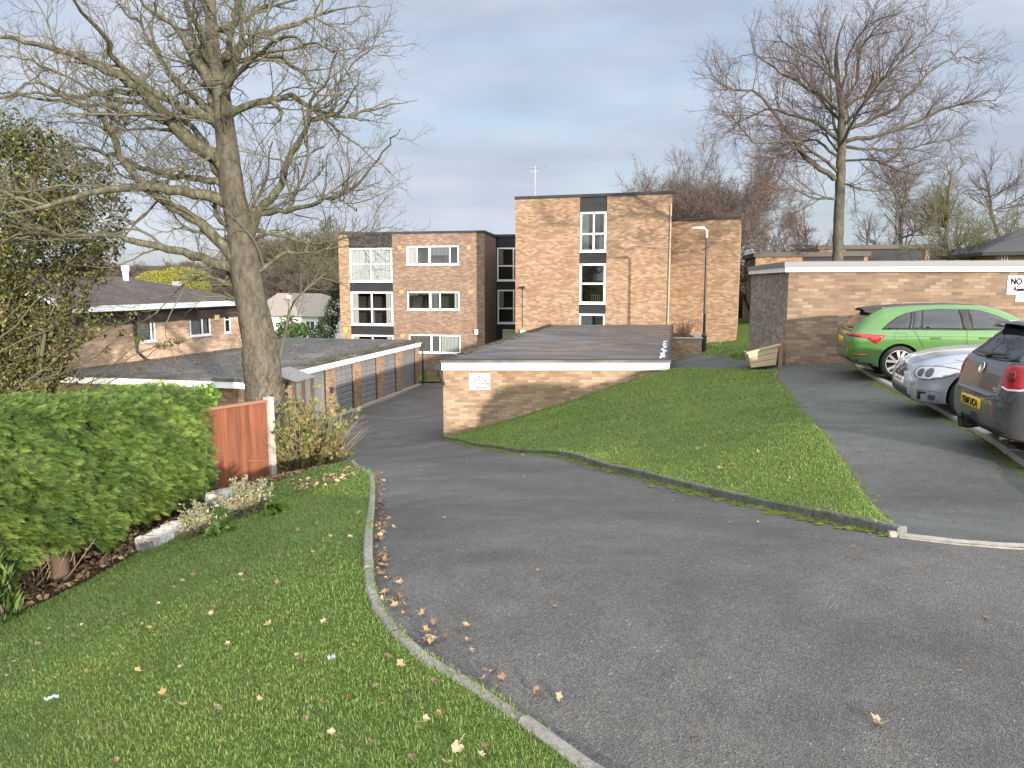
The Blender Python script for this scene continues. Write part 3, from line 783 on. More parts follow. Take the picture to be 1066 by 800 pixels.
# ---- garages down the left
def left_garages():
    a, b = Vector(LG(25.3)), Vector(LG(41.9))
    d = (b - a).normalized(); nrm = Vector((d.y, -d.x)); back = -nrm
    zt = at(437, 354.2, 41.9).z; zf = at(437, 356.3, 41.9).z; zw = at(437, 360.3, 41.9).z
    zt0 = zt
    r = empty("garage_terrace", (a.x, a.y, zg(a.x, a.y)), "long row of flat roofed garages with grey shutter doors and brick piers", "garage block")
    L = (b - a).length; bay = L / 6.45
    # piers sit where the photograph has them
    pr = []
    for x0, x1 in ((300.5, 307.5), (340.8, 349.2), (369.0, 376.8), (393.6, 400.2), (413.6, 419.4), (433.8, 437.2)):
        pr.append((wall_uz(x0, 400, a, b)[0], wall_uz(x1, 400, a, b)[0]))
    first = pr[0][0]
    pr = [(0.0, .5)] + pr; pr[-1] = (pr[-1][0], L)
    zfl = EYE - 5.62
    for u0, u1 in pr:
        pm = MB(); p, q = a + d * u0, a + d * u1
        pm.wall(p, q, zfl - .4, zw, u0=u0); pm.wall(q, q + back * .35, zfl - .4, zw); pm.wall(p + back * .35, p, zfl - .4, zw)
        pm.build("brick_pier", BRICK, r)
    for i, ((_, u0), (u1, _)) in enumerate(zip(pr, pr[1:])):
        p, q = a + d * (u0 + .01) + back * .12, a + d * (u1 - .01) + back * .12
        dr = door_panel(r, p, q, zfl + .02, zw, 'roller' if i in (1, 5) else 0.24 if i != 2 else 0.26)
    W = 7.9
    c_, e_ = b + back * W, a + back * W
    wm = MB(); wm.wall(b, c_, zfl - .4, zw); wm.wall(c_, e_, zfl - .4, zw); wm.wall(e_, a, zfl - .4, zw); wm.build("wall", BRICK, r)
    sl_ = MB(); sl_.box((*(a + nrm * .18), zfl - .12), (d * L).to_3d(), (back * .5).to_3d(), (0, 0, .14)); sl_.build("threshold", CONCRETE_PALE, r)
    o = .16
    P = [a + nrm * o - d * .2, b + nrm * o + d * .1, c_ + back * .05 + d * .1, e_ + back * .05 - d * .2]
    rm = MB(); rm.slab(P, zf, zt); rf = rm.build("roof", FELT_MOSS, r)
    fm = MB(); In = [P[0] + d * .02 - nrm * .02, P[1] - d * .02 - nrm * .02, P[2] - d * .02, P[3] + d * .02]
    fm.slab(In, zw - .01, zf - .002); fm.build("fascia", WHITE, r)
    ed = MB(); rng = random.Random(8)
    for i in range(80):
        u = rng.uniform(0, L); w = rng.uniform(.06, .3); l = rng.uniform(.12, .5)
        p = a + nrm * (o - .02 - abs(rng.gauss(0, .22))) + d * u
        ed.box((p.x, p.y, zt + .003), (d * l).to_3d(), (back * w).to_3d(), (0, 0, rng.uniform(.01, .045)))
    tag(ed.build("moss", MOSS, rf), kind="stuff")
    dp = MB(); q = b + nrm * .2 + d * .02
    dp.tube([(q.x, q.y, zt - .02), (q.x, q.y, zfl)], .05, 8); dp.box((q.x - .09, q.y - .09, zw - .1), (.18, 0, 0), (0, .18, 0), (0, 0, .22)); dp.build("downpipe", BLACKMETAL, r)
    bx = MB(); p = a + d * (pr[2][0] + .2) + nrm * .06
    bx.box((p.x - .06, p.y, zw - 1.05), (.15, 0, 0), (0, .12, 0), (0, 0, .22)); bx.build("key_box", BLACKMETAL, r)
    # yellowed leaves caught on the roof, too many to count
    V, F = [], []; rng = np.random.default_rng(3)
    for i in range(900):
        u = rng.uniform(0, L * .75) ** 1.0; w = rng.beta(1.5, 1.5) * W
        p = a + d * u + back * w; s = rng.uniform(.03, .07); an = rng.uniform(0, 6.28); c0, s0 = math.cos(an) * s, math.sin(an) * s; n = len(V)
        V += [(p.x + c0, p.y + s0, zt + .012), (p.x - s0 * .7, p.y + c0 * .7, zt + .03), (p.x - c0, p.y - s0, zt + .012), (p.x + s0 * .7, p.y - c0 * .7, zt + .02)]; F.append((n, n + 1, n + 2, n + 3))
    lv = np_mesh("leaf_litter", V, F, blade_mat("litter_leaf", (0.10, 0.06, 0.03), (0.27, 0.19, 0.06), (0.38, 0.27, 0.12), 0), rf, attr=np.repeat(rng.random(900), 4)); tag(lv, kind="stuff")
    # lean-to against the first bay
    t = empty("lean_to_canopy", (*(a + nrm * .6 + d * 1.6), zfl), "small grey sheet canopy on timber props at the near end of the left garages", "canopy")
    cm = MB(); p = a + nrm * .22 + d * .3
    zc = at(310, 386, 27.6).z
    for i in range(14):
        x0 = p + d * (i * .17)
        cm.box((x0.x, x0.y, zc + .1 + .02 * (i % 2)), (d * .17).to_3d(), (nrm * -.02).to_3d(), (0, 0, .025)) if False else None
    p = a + nrm * .22 + d * 1.1
    q0, q1 = p, p + d * 1.5
    z_hi, z_lo = zc + .12, zc - .22
    nseg = 24
    for i in range(nseg):
        s0, s1 = q0 + d * (1.5 * i / nseg), q0 + d * (1.5 * (i + 1) / nseg); h0, h1 = .018 * (i % 2), .018 * ((i + 1) % 2)
        o2 = nrm * 1.05
        cm.poly([(s0.x, s0.y, z_hi + h0), (s0.x + o2.x, s0.y + o2.y, z_lo + h0), (s1.x + o2.x, s1.y + o2.y, z_lo + h1), (s1.x, s1.y, z_hi + h1)])
        cm.poly([(s0.x, s0.y, z_hi + h0 - .03), (s1.x, s1.y, z_hi + h1 - .03), (s1.x + o2.x, s1.y + o2.y, z_lo + h1 - .03), (s0.x + o2.x, s0.y + o2.y, z_lo + h0 - .03)])
    cm.build("sheet", new_or("fibre_cement", (0.14, 0.143, 0.15), 0.95, 0, .1), t)
    for i, s in enumerate((0.05, .7, 1.35)):
        tm = MB(); q = q0 + d * s + nrm * .95; tm.box((q.x, q.y, zfl - .3), (d * .1).to_3d(), (nrm * -.1).to_3d(), (0, 0, z_lo - zfl + .27)); tm.build("timber_post", new_or("shed_timber", (0.085, 0.05, 0.03), 0.85), t)
    tm = MB()
    for i in range(6):
        q = q0 + d * (.1 + i * .22) + nrm * .86; tm.box((q.x, q.y, zfl - .3), (d * .2).to_3d(), (nrm * -.02).to_3d(), (0, 0, 1.15 + .1 * (i % 3)))
    tm.build("board_screen", new_or("weathered_board", (0.13, 0.07, 0.04), 0.85), t)
left_garages()
# ------------------------------------------------------------------ flats
V2 = lambda p: Vector((p[0], p[1]))
def parapet(mb, pts, z, h=.10, o=.06):
    """dark coping round a flat roof outline (counter-clockwise plan points)"""
    n = len(pts); c = sum((V2(p) for p in pts), Vector((0, 0))) / n
    out = [V2(p) + (V2(p) - c).normalized() * o for p in pts]
    mb.slab(out, z, z + h)
CUR, CDK = CURTAIN, CURTAIN_DARK
def low_flats():
    A, B = V2(at(353.5, 300, 47.1)), V2(at(504.5, 300, 45.0))
    d = (B - A).normalized(); n = Vector((d.y, -d.x)); L = (B - A).length
    bk = Vector((VX, 1)).normalized()
    C_ = V2(at(516.5, 300, 50.0)); D_ = C_ + d * 7 * 1.0; E_ = A + bk * 10
    zt = at(430, 243.5, 46).z; z0 = EYE - 6.2
    r = empty("apartment_block", (A.x, A.y, EYE - 5.7), "three storey shaded brown brick flats with wide white windows, behind the left garages", "building")
    R = lambda *q: win_rect(*q, A, B)
    s0, s1 = wall_uz(364.5, 300, A, B)[0], wall_uz(409, 300, A, B)[0]
    bays = [R(365, 258.5, 408.5, 293.5), R(365.5, 304, 409, 338.5), R(366, 349, 409.5, 381)]
    bays = [(s0 + .02, s1 - .02, q[2], q[3]) for q in bays]
    mains = [R(423.5, 256.3, 477.5, 275.6), R(424.3, 304, 478.3, 322.6), R(426, 348.8, 479.5, 367.5)]
    wm = MB(); wm.wall(A, B, z0, zt, holes=[(s0, s1, z0, zt)] + mains)
    wm.wall(E_, A, z0, zt); wm.wall(B, C_, z0, zt)
    wm.build("wall", BRICK_SHADED, r)
    pl = MB(); pl.wall(A - n * -.004, A + d * s0 + n * .004, z0, zt); pl.build("brick_pier", BRICK, r)  # sunlit strip of the front, its light put into the paler brick tone
    cl = MB(); cl.wall(A + d * s0 - n * .05, A + d * s1 - n * .05, z0, zt, holes=[(q[0] - s0, q[1] - s0, q[2], q[3]) for q in bays]); cl.build("black_cladding", BLACKCLAD, r)
    full = [(0.0, .30, 0.02, .98, CUR), (.30, .52, .02, .98, CUR), (.52, 1, .02, .98, CUR)]
    edge = [(.02, .17, .02, .98, CUR), (.83, .98, .02, .98, CUR), (.45, .55, .02, .5, CDK)]
    window(r, A, B, bays[0], (.5,), (.52,), .09, full); window(r, A, B, bays[1], (.5,), (.48,), .09, edge); window(r, A, B, bays[2], (.5,), (.5,), .09, edge)
    window(r, A, B, mains[0], (.19, .44, .83), (), .07, [(.02, .2, .02, .98, CUR), (.46, .8, .5, .98, CDK)], thickbars=(.44,))
    window(r, A, B, mains[1], (.44, .63), (), .07, [(.46, .6, .02, .98, CDK), (.9, .98, .02, .98, CUR)], thickbars=(.44,))
    window(r, A, B, mains[2], (.44, .60), (), .07, [(.03, .42, .02, .98, CDK), (.47, .58, .02, .98, CDK), (.62, .98, .02, .98, CUR)], thickbars=(.44,))
    rf = MB(); parapet(rf, [A, B, C_, C_ + bk * 6, E_], zt, .13); rf.build("roof", DARKTRIM, r)
    # small buff air bricks, yellow box and white vent on the wall
    ab = MB()
    for px, py in ((414, 258), (486, 258), (416, 304), (488, 304), (417, 350)):
        u, z = wall_uz(px, py, A, B); q = A + d * u + n * .012; ab.box((q.x, q.y, z - .11), (d * .25).to_3d(), (n * -.01).to_3d(), (0, 0, .22))
    ab.build("air_brick", new_or("buff_clay", (0.42, 0.24, 0.12), 0.9), r)
    u, z = wall_uz(360.2, 343.5, A, B); q = A + d * u + n * .10; yb = MB(); yb.box((q.x - .12, q.y, z - .17), (d * .25).to_3d(), (n * -.09).to_3d(), (0, 0, .34)); yb.build("alarm_box", new_or("alarm_yellow", (0.55, 0.38, 0.07), 0.5), r)
    u, z = wall_uz(496.5, 345.5, A, B); q = A + d * u + n * .14; yb = MB(); yb.box((q.x - .1, q.y, z - .15), (d * .2).to_3d(), (n * -.13).to_3d(), (0, 0, .3)); yb.build("flue_box", UPVC, r)
    # stair link between the two blocks
    zl = at(520, 247, 50).z; Lk = C_; Rk = C_ + Vector((7.5, -1.2))
    dd = (Rk - Lk).normalized()
    ws = [win_rect(517.5, 258, 548, 292.5, Lk, Rk), win_rect(518, 302, 548, 337, Lk, Rk)]
    k = MB(); u0, zp = wall_uz(518.5, 343, Lk, Rk); u1, zq = wall_uz(560, 356, Lk, Rk)
    k.wall(Lk, Rk, z0, zl, holes=ws + [(u0 + .3, u1, zq - .3, zp)]); ln = k.build("stair_link", BLACKCLAD, r)
    for q in ws: window(r, Lk, Rk, q, (.56,), (.45,), .09, [(.62, .98, .02, .98, CDK), (.05, .2, .5, .98, CUR)])
    cp = MB(); cp.box((Lk.x - .1, Lk.y - .1, zl), (dd * 7.6).to_3d(), (0, 6, 0), (0, 0, .16)); cp.build("link_roof", DARKTRIM, ln)
low_flats()

def tower():
    A, B = V2(at(536.5, 300, 40.2)), V2(at(697.5, 300, 37.7))
    d = (B - A).normalized(); n = Vector((d.y, -d.x)); bk = Vector((.19, 1)).normalized()
    C_, D_ = B + bk * 10, A + bk * 10
    zt = (at(536.5, 207.5, 40.2).z + at(697.5, 202.5, 37.7).z) / 2; z0 = EYE - 6.2
    r = empty("apartment_tower", (A.x, A.y, EYE - 5.5), "tallest orange brick block with one narrow column of white windows between black panels", "building")
    s0, s1 = wall_uz(603, 290, A, B)[0], wall_uz(630.8, 290, A, B)[0]
    qs = [win_rect(603.5, 221, 630.3, 262.2, A, B), win_rect(603.7, 274.7, 630.0, 316.2, A, B), win_rect(604, 327, 629.8, 366, A, B)]
    qs = [(s0 + .02, s1 - .02, q[2], q[3]) for q in qs]
    wm = MB(); wm.wall(A, B, z0, zt, holes=[(s0, s1, z0, zt)]); wm.wall(B, C_, z0, zt); wm.wall(C_, D_, z0, zt); wm.wall(D_, A, z0, zt); wm.build("wall", BRICK, r)
    cl = MB(); cl.wall(A + d * s0 - n * .05, A + d * s1 - n * .05, z0, zt, holes=[(q[0] - s0, q[1] - s0, q[2], q[3]) for q in qs]); cl.build("black_cladding", BLACKCLAD, r)
    window(r, A, B, qs[0], (.52,), (.45,), .085, [(.04, .32, .02, .98, CUR), (.56, .72, .02, .98, CDK), (.86, .97, .02, .98, CUR), (.72, .86, .02, .45, CUR)])
    window(r, A, B, qs[1], (), (.5,), .085, [(.86, .97, .02, .98, CDK), (.03, .1, .02, .98, CUR)])
    window(r, A, B, qs[2], (), (.5,), .085, [(.03, .5, .02, .98, CUR), (.6, .97, .02, .98, CDK)])
    # slatted chair back and house plant standing in the middle window
    q = qs[1]; w = q[1] - q[0]; h = q[3] - q[2]
    P = lambda u, v, k: (A + d * (q[0] + u * w) - n * k).to_3d() + Vector((0, 0, q[2] + v * h))
    cb = MB()
    for u in (.42, .5, .58, .66, .74): cb.tube([P(u, .06, .28), P(u, .22, .28)], .018, 5)
    cb.tube([P(.4, .21, .28), P(.77, .21, .28)], .022, 5)
    cb.build("chair_back", new_or("pale_wood", (0.6, 0.5, 0.26), 0.6), r)
    lf = MB(); rng = random.Random(2)
    for i in range(150):
        c = P(.12 + rng.random() * .55, .28 + rng.random() * .3, .3 + rng.random() * .3); a = Vector((rng.gauss(0, 1), rng.gauss(0, 1), rng.gauss(0, 1))).normalized() * .07; b = a.orthogonal().normalized() * .03
        lf.poly([c - a, c + b, c + a, c - b])
    lf.build("house_plant", new_or("plant_leaf", (0.05, 0.13, 0.03), 0.5), r)
    rf = MB(); parapet(rf, [A, B, C_, D_], zt, .14); rf.build("roof", DARKTRIM, r)
    dp = MB(); u = (B - A).length - .06; p = B - d * .05 + n * .06
    dp.tube([(p.x, p.y, zt - .5), (p.x, p.y, z0)], .03, 6); dp.build("downpipe", new_or("pale_pipe", (0.40, 0.32, 0.25), 0.6), r)
    # floodlight on the wall with its cable run down to a box
    u, z = wall_uz(544, 299, A, B); p = A + d * u + n * .02
    fl = MB(); fl.box((p.x - .16, p.y - .16, z - .07), (d * .26).to_3d(), (n * -.14).to_3d(), (0, 0, .10)); fl.tube([(p.x, p.y - .02, z + .05), (p.x, p.y - .02, z - 2.1)], .012, 5)
    fl.build("floodlight", BLACKMETAL, r)
    zb = wall_uz(544, 348, A, B)[1]; bx = MB(); bx.box((p.x - .12, p.y - .1, zb - .2), (d * .26).to_3d(), (n * -.09).to_3d(), (0, 0, .42)); bx.build("meter_box", UPVC, r)
    # aerial
    p = A + d * .55 + bk * 3; zb = zt
    ztop = at(547.5, 173, p.y).z
    ae = MB(); ae.tube([(p.x, p.y, zb), (p.x, p.y, ztop)], .035, 6)
    x = Vector((.86, .5, .12)).normalized(); y = Vector((-.5, .86, 0))
    c = Vector((p.x, p.y, ztop - .1)); ae.tube([c - x * .3, c + x * .75], .02, 5)
    for i in range(7):
        q = c + x * (-.25 + .16 * i); ae.tube([q - y * .22, q + y * .22], .012, 4)
    c2 = Vector((p.x, p.y, ztop - .28)); ae.tube([c2 - x * .3, c2 + x * .2], .018, 5)
    ae.build("aerial", new_or("grey_aluminium", (0.42, 0.43, 0.45), 0.5, 0.6), r)
tower()

def wing():
    A, B = V2(at(694, 300, 41.3)), V2(at(768.5, 300, 39.6))
    d = (B - A).normalized(); bk = Vector((.30, 1)).normalized()
    C_, D_ = B + bk * 8, A + bk * 8
    zt = at(730, 229.5, 40.4).z; z0 = EYE - 4.5
    r = empty("apartment_wing", (B.x, B.y, EYE - 3), "plain windowless brick end wall, lower than the tower, standing right of it", "building")
    wm = MB(); wm.wall(A, B, z0, zt); wm.wall(B, C_, z0, zt); wm.wall(C_, D_, z0, zt); wm.build("wall", BRICK, r)
    rf = MB(); parapet(rf, [A, B, C_, D_], zt, .13); rf.build("roof", DARKTRIM, r)
    # low planter wall in front
    a, b = V2(at(696, 360, 32.0)), V2(at(730.5, 360, 31.85))
    z1 = at(715, 353, 32).z; zb = at(715, 371, 32).z
    dd = (b - a).normalized(); q = Vector((.12, 1)).normalized()
    w = empty("planter_wall", (a.x, a.y, zb), "low brick planter wall with flat coping beside the foot of the street lamp", "wall")
    m = MB(); m.wall(a, b, zb - .5, z1); m.wall(b, b + q * 4, zb - .5, z1); m.wall(b + q * 4, a + q * 4, zb - .5, z1); m.wall(a + q * 4, a, zb - .5, z1); m.build("brickwork", BRICK_NEAR, w)
    m = MB(); m.slab([a - dd * .04 - q * .04, b + dd * .04 - q * .04, b + dd * .04 + q * .26, a - dd * .04 + q * .26], z1, z1 + .06)
    m.slab([b + dd * .04 + q * .262, b + dd * .04 + q * 4, b - dd * .26 + q * 4, b - dd * .26 + q * .262], z1, z1 + .06); m.build("coping", CONCRETE_PALE, w)
    s = MB(); s.slab([a + q * .2 + dd * .1, b + q * .2 - dd * .1, b + q * 3.8 - dd * .1, a + q * 3.8 + dd * .1], z1 - .25, z1 - .08); s.build("soil_fill", SOIL, w)
    return a + q * 1.0 + dd * .7, z1
PLANTER = wing()

# ---- garages on the right with the parked cars in front
RG_A, RG_B = Vector((6.42, 18.0)), Vector((16.0, 18.0 - 9.58 * .2))
RG_bk = Vector((.175, 1)).normalized()
def right_garages():
    A, B = RG_A, RG_B
    d = (B - A).normalized(); n = Vector((d.y, -d.x)); C_, D_ = B + RG_bk * 6.6, A + RG_bk * 6.6
    zw = at(818, 283, 18).z; zf = at(818, 278.2, 18).z; zt = at(818, 272.8, 18).z; z0 = EYE - 3.0
    r = empty("garage_building", (A.x, A.y, zg(A.x, A.y)), "flat roofed garage block with pale brick wall directly behind the green car", "garage block")
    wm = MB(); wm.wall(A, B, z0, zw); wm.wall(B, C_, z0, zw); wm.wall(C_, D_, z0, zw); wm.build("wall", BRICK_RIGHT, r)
    sm = MB(); sm.wall(D_, A, z0, zw); sm.build("side_wall", BRICK_GREY, r)
    o = .09
    f = [A - d * o + n * o, B + n * o, C_, D_ - d * o]
    fm = MB(); fm.slab(f, zw - .01, zf); fm.build("fascia", WHITE, r)
    f2 = [A - d * (o + .03) + n * (o + .03), B + n * (o + .03), C_, D_ - d * (o + .03)]
    rm = MB(); rm.slab(f2, zf + .002, zt); rf = rm.build("roof", GREYTRIM, r)
    f3 = [p + (V2(A + RG_bk * 3 + d * 4) - p).normalized() * .12 for p in f2]
    tm = MB(); tm.slab(f3, zt - .02, zt + .015); tm.build("roof_felt", FELT, rf)
    vb = MB()
    for px in (1041, 1060):
        u, z = wall_uz(px, 284.5, A, B); q = A + d * u + n * .004; vb.box((q.x, q.y, z - .03), (d * .2).to_3d(), (n * -.003).to_3d(), (0, 0, .055))
    vb.build("wall_vent", BLACKMETAL, r)
    # white notices
    u0, z1 = wall_uz(1049.3, 287.5, A, B); _, zb = wall_uz(1049.3, 306.5, A, B)
    w = .98; q = A + d * u0 + n * .016
    s = MB(); s.box((q.x, q.y, zb), (d * w).to_3d(), (n * -.012).to_3d(), (0, 0, z1 - zb))
    so_ = tag(s.build("no_parking_sign", SIGNWHITE, None, loc=(q.x, q.y, zb)), "larger white sign reading no parking, on the pale garage wall above the grey car", "sign")
    c = q + d * (w / 2) + n * .003
    text_mesh("lettering", "NO PARKING", .2, (c.x, c.y, zb + (z1 - zb) * .68), d.to_3d(), up3, INK, so_, bold=.010, width=.86)
    text_mesh("lettering", "Residents Only", .12, (c.x, c.y, zb + (z1 - zb) * .27), d.to_3d(), up3, INK, so_, bold=.006, width=.74)
    u0, z1 = wall_uz(1057.5, 307.4, A, B); _, zb = wall_uz(1057.5, 314.2, A, B); w = .55; q = A + d * u0 + n * .016
    s = MB(); s.box((q.x, q.y, zb), (d * w).to_3d(), (n * -.012).to_3d(), (0, 0, z1 - zb))
    s2 = tag(s.build("small_notice", SIGNWHITE, None, loc=(q.x, q.y, zb)), "small white notice under the no parking sign on the pale garage wall", "sign")
    c = q + d * (w / 2) + n * .003
    text_mesh("lettering", "Do not block", .055, (c.x, c.y, zb + .105), d.to_3d(), up3, INK, s2, width=.44)
    text_mesh("lettering", "access", .055, (c.x, c.y, zb + .045), d.to_3d(), up3, INK, s2, width=.22)
    # tan board bin against the side wall
    a = at(782.5, 376, 17.6); b = at(810.5, 370, 17.75)
    zt_l, zt_r = at(782, 368.5, 17.6).z, at(811, 359.5, 17.75).z; zb_l, zb_r = at(786, 383, 17.6).z, at(809, 380, 17.75).z
    t = empty("timber_planter", (a.x, a.y, zb_l), "tan three board timber planter at the foot of the shaded garage side wall", "planter")
    TAN = new_or("tan_board", (0.34, 0.275, 0.165), 0.65)
    mb = MB()
    for k in range(3):
        f0, f1 = k / 3, (k + 1) / 3 - .03
        Lz = lambda f: zb_l + (zt_l - zb_l) * f; Rz = lambda f: zb_r + (zt_r - zb_r) * f
        xl = a.x - .0 - .09 * f0; xl1 = a.x - .09 * f1; xr = b.x - .06 + .06 * f0; xr1 = b.x - .06 + .06 * f1
        F = [(xl, a.y, Lz(f0)), (xr, b.y, Rz(f0)), (xr1, b.y, Rz(f1)), (xl1, a.y, Lz(f1))]
        Bk = [(x, y + .07, z) for x, y, z in F]
        mb.poly(F); mb.poly(Bk[::-1])
        for i in range(4): mb.poly([F[i], Bk[i], Bk[(i + 1) % 4], F[(i + 1) % 4]])
        # left end boards going back
        F2 = [(xl, a.y + .07, Lz(f0)), (xl1, a.y + .07, Lz(f1)), (xl1 + .16, a.y + .9, Lz(f1)), (xl + .16, a.y + .9, Lz(f0))]
        F3 = [(x + .05, y, z) for x, y, z in F2]
        mb.poly(F2[::-1]); mb.poly(F3)
        for i in range(4): mb.poly([F2[i], F3[i], F3[(i + 1) % 4], F2[(i + 1) % 4]][::-1])
    mb.build("board", TAN, t)
    cp = MB(); cp.box((a.x - .13, a.y - .03, zt_l - .01), (b.x - a.x + .16, b.y - a.y, zt_r - zt_l), (0, .13, 0), (0, 0, .04)); cp.build("capping", TAN, t)
    sf = MB(); sf.poly([(a.x, a.y + .1, zt_l - .12), (b.x - .05, b.y + .1, zt_r - .12), (b.x + .1, b.y + .85, zt_r - .12), (a.x + .12, a.y + .85, zt_l - .12)]); sf.build("soil_fill", SOIL, t)
    pw = MB(); pw.box((b.x + .02, b.y + .05, zb_r - .1), (.09, 0, 0), (0, .09, 0), (0, 0, zt_r - zb_r + .22)); pw.build("timber_post", new_or("old_timber", (0.19, 0.115, 0.07), 0.85), t)
right_garages()

# ---- flat roofed houses just above the right-hand garages
def terrace_house(x0, x1, ytop, Y0, Y1, brick_px, label, zdrop=4.2, depth=7.0):
    A, B = V2(at(x0, 262, Y0)), V2(at(x1, 262, Y1)); d = (B - A).normalized(); n = Vector((d.y, -d.x)); bk = Vector((.2, 1)).normalized()
    zt = at((x0 + x1) / 2, ytop, (Y0 + Y1) / 2).z
    r = empty("terrace_house", (A.x, A.y, zt - zdrop), label, "house")
    holes = []
    ct = []
    for (a, b) in brick_px: ct.append((wall_uz(a, 262, A, B)[0], wall_uz(b, 262, A, B)[0]))
    bm_ = MB()
    for a, b in ct: bm_.wall(A + d * a + n * .05, A + d * b + n * .05, zt - zdrop, zt - .02)
    bm_.wall(B, B + bk * depth, zt - zdrop, zt - .02); bm_.wall(B + bk * depth, A + bk * depth, zt - zdrop, zt - .02); bm_.wall(A + bk * depth, A, zt - zdrop, zt - .02)
    bm_.build("wall", BRICK, r)
    c = MB(); c.wall(A, B, zt - zdrop, zt - .02); c.build("black_cladding", BLACKCLAD, r)
    rf = MB(); parapet(rf, [A, B, B + bk * depth, A + bk * depth], zt, .28, .2); rf.build("roof", new_or("brown_roof_edge", (0.075, 0.065, 0.055), 0.8), r)
    return r, A, B
terrace_house(787, 904, 267.5, 47, 45, [(787, 836), (899.5, 903.8)], "flat roofed house with buff brick left end showing above the right garages")
terrace_house(853, 973, 259.5, 54, 52, [(853, 880), (963, 968)], "flat roofed black panelled house standing a little higher behind the beech trunk")
terrace_house(968, 1062, 263, 58, 56, [(1055, 1062)], "long dark panelled house behind the tangled green shrub at upper right")
def corner_house():
    A, B = V2(at(1037, 262, 40)), V2(at(1110, 262, 38)); d = (B - A).normalized(); n = Vector((d.y, -d.x)); bk = Vector((.2, 1)).normalized()
    ze = at(1037, 263, 40).z
    r = empty("corner_house", (A.x, A.y, ze - 3), "brick house with a low dark roof and deep eaves at the right edge", "house")
    q = win_rect(1042.5, 262.5, 1049.5, 273, A, B)
    m = MB(); m.wall(A, B, ze - 4, ze, holes=[q]); m.wall(B + bk * 7, A + bk * 7, ze - 4, ze); m.wall(A + bk * 7, A, ze - 4, ze); m.build("wall", BRICK_GREY, r)
    window(r, A, B, q, (.5,), (), .06, [(.05, .95, .02, .98, CUR)])
    rf = MB(); o = .5
    P = [A - d * o + n * o, B + n * o, B + bk * 7, A - d * o + bk * 7]; zr = ze + 1.25; ri = (A + bk * 3.5 + d * 2.2, B + bk * 3.5)
    T = lambda p, z: (p.x, p.y, z)
    rf.slab(P, ze - .16, ze + .02)
    rf.poly([T(P[0], ze + .02), T(P[1], ze + .02), T(ri[1], zr), T(ri[0], zr)]); rf.poly([T(P[3], ze + .02), T(P[0], ze + .02), T(ri[0], zr)]); rf.poly([T(P[2], ze + .02), T(P[3], ze + .02), T(ri[0], zr), T(ri[1], zr)])
    rf.build("roof", new_or("slate_roof", (0.045, 0.045, 0.05), 0.7), r)
corner_house()

# ---- bungalow beyond the left garages
TILE = new_mat("roof_tile", rough=0.85); g = G(TILE)
uv = g.coord("UV"); bt = g.n("TexBrick"); g.set(bt, "Vector", uv); bt.offset = 0.5
bt.inputs["Scale"].default_value = 1; bt.inputs["Brick Width"].default_value = .30; bt.inputs["Row Height"].default_value = .27; bt.inputs["Mortar Size"].default_value = .014
bt.inputs["Color1"].default_value = (0.07, 0.05, 0.043, 1); bt.inputs["Color2"].default_value = (0.115, 0.085, 0.074, 1); bt.inputs["Mortar"].default_value = (0.035, 0.028, 0.025, 1)
g.color(g.mix(.5, bt.outputs[0], g.ramp(g.noise(g.coord("Object"), 2.5, 6), [(.3, g3(.55)), (.7, g3(1.15))]), 'MULTIPLY'))
sp = g.n("SeparateXYZ"); g.set(sp, 0, uv); g.bump(g.math('FRACT', g.math('DIVIDE', sp.outputs[1], -.27)), 1.0, .04)
def roof_face(mb, pts, uo, ud):
    """tile-mapped sloping face: uo origin on the eave, ud eave direction"""
    uo, ud = Vector(uo), Vector(ud).normalized(); P = [Vector(p) for p in pts]
    n = (P[1] - P[0]).cross(P[2] - P[0]).normalized(); vd = n.cross(ud)
    mb.poly(P, [((p - uo).dot(ud), (p - uo).dot(vd)) for p in P])
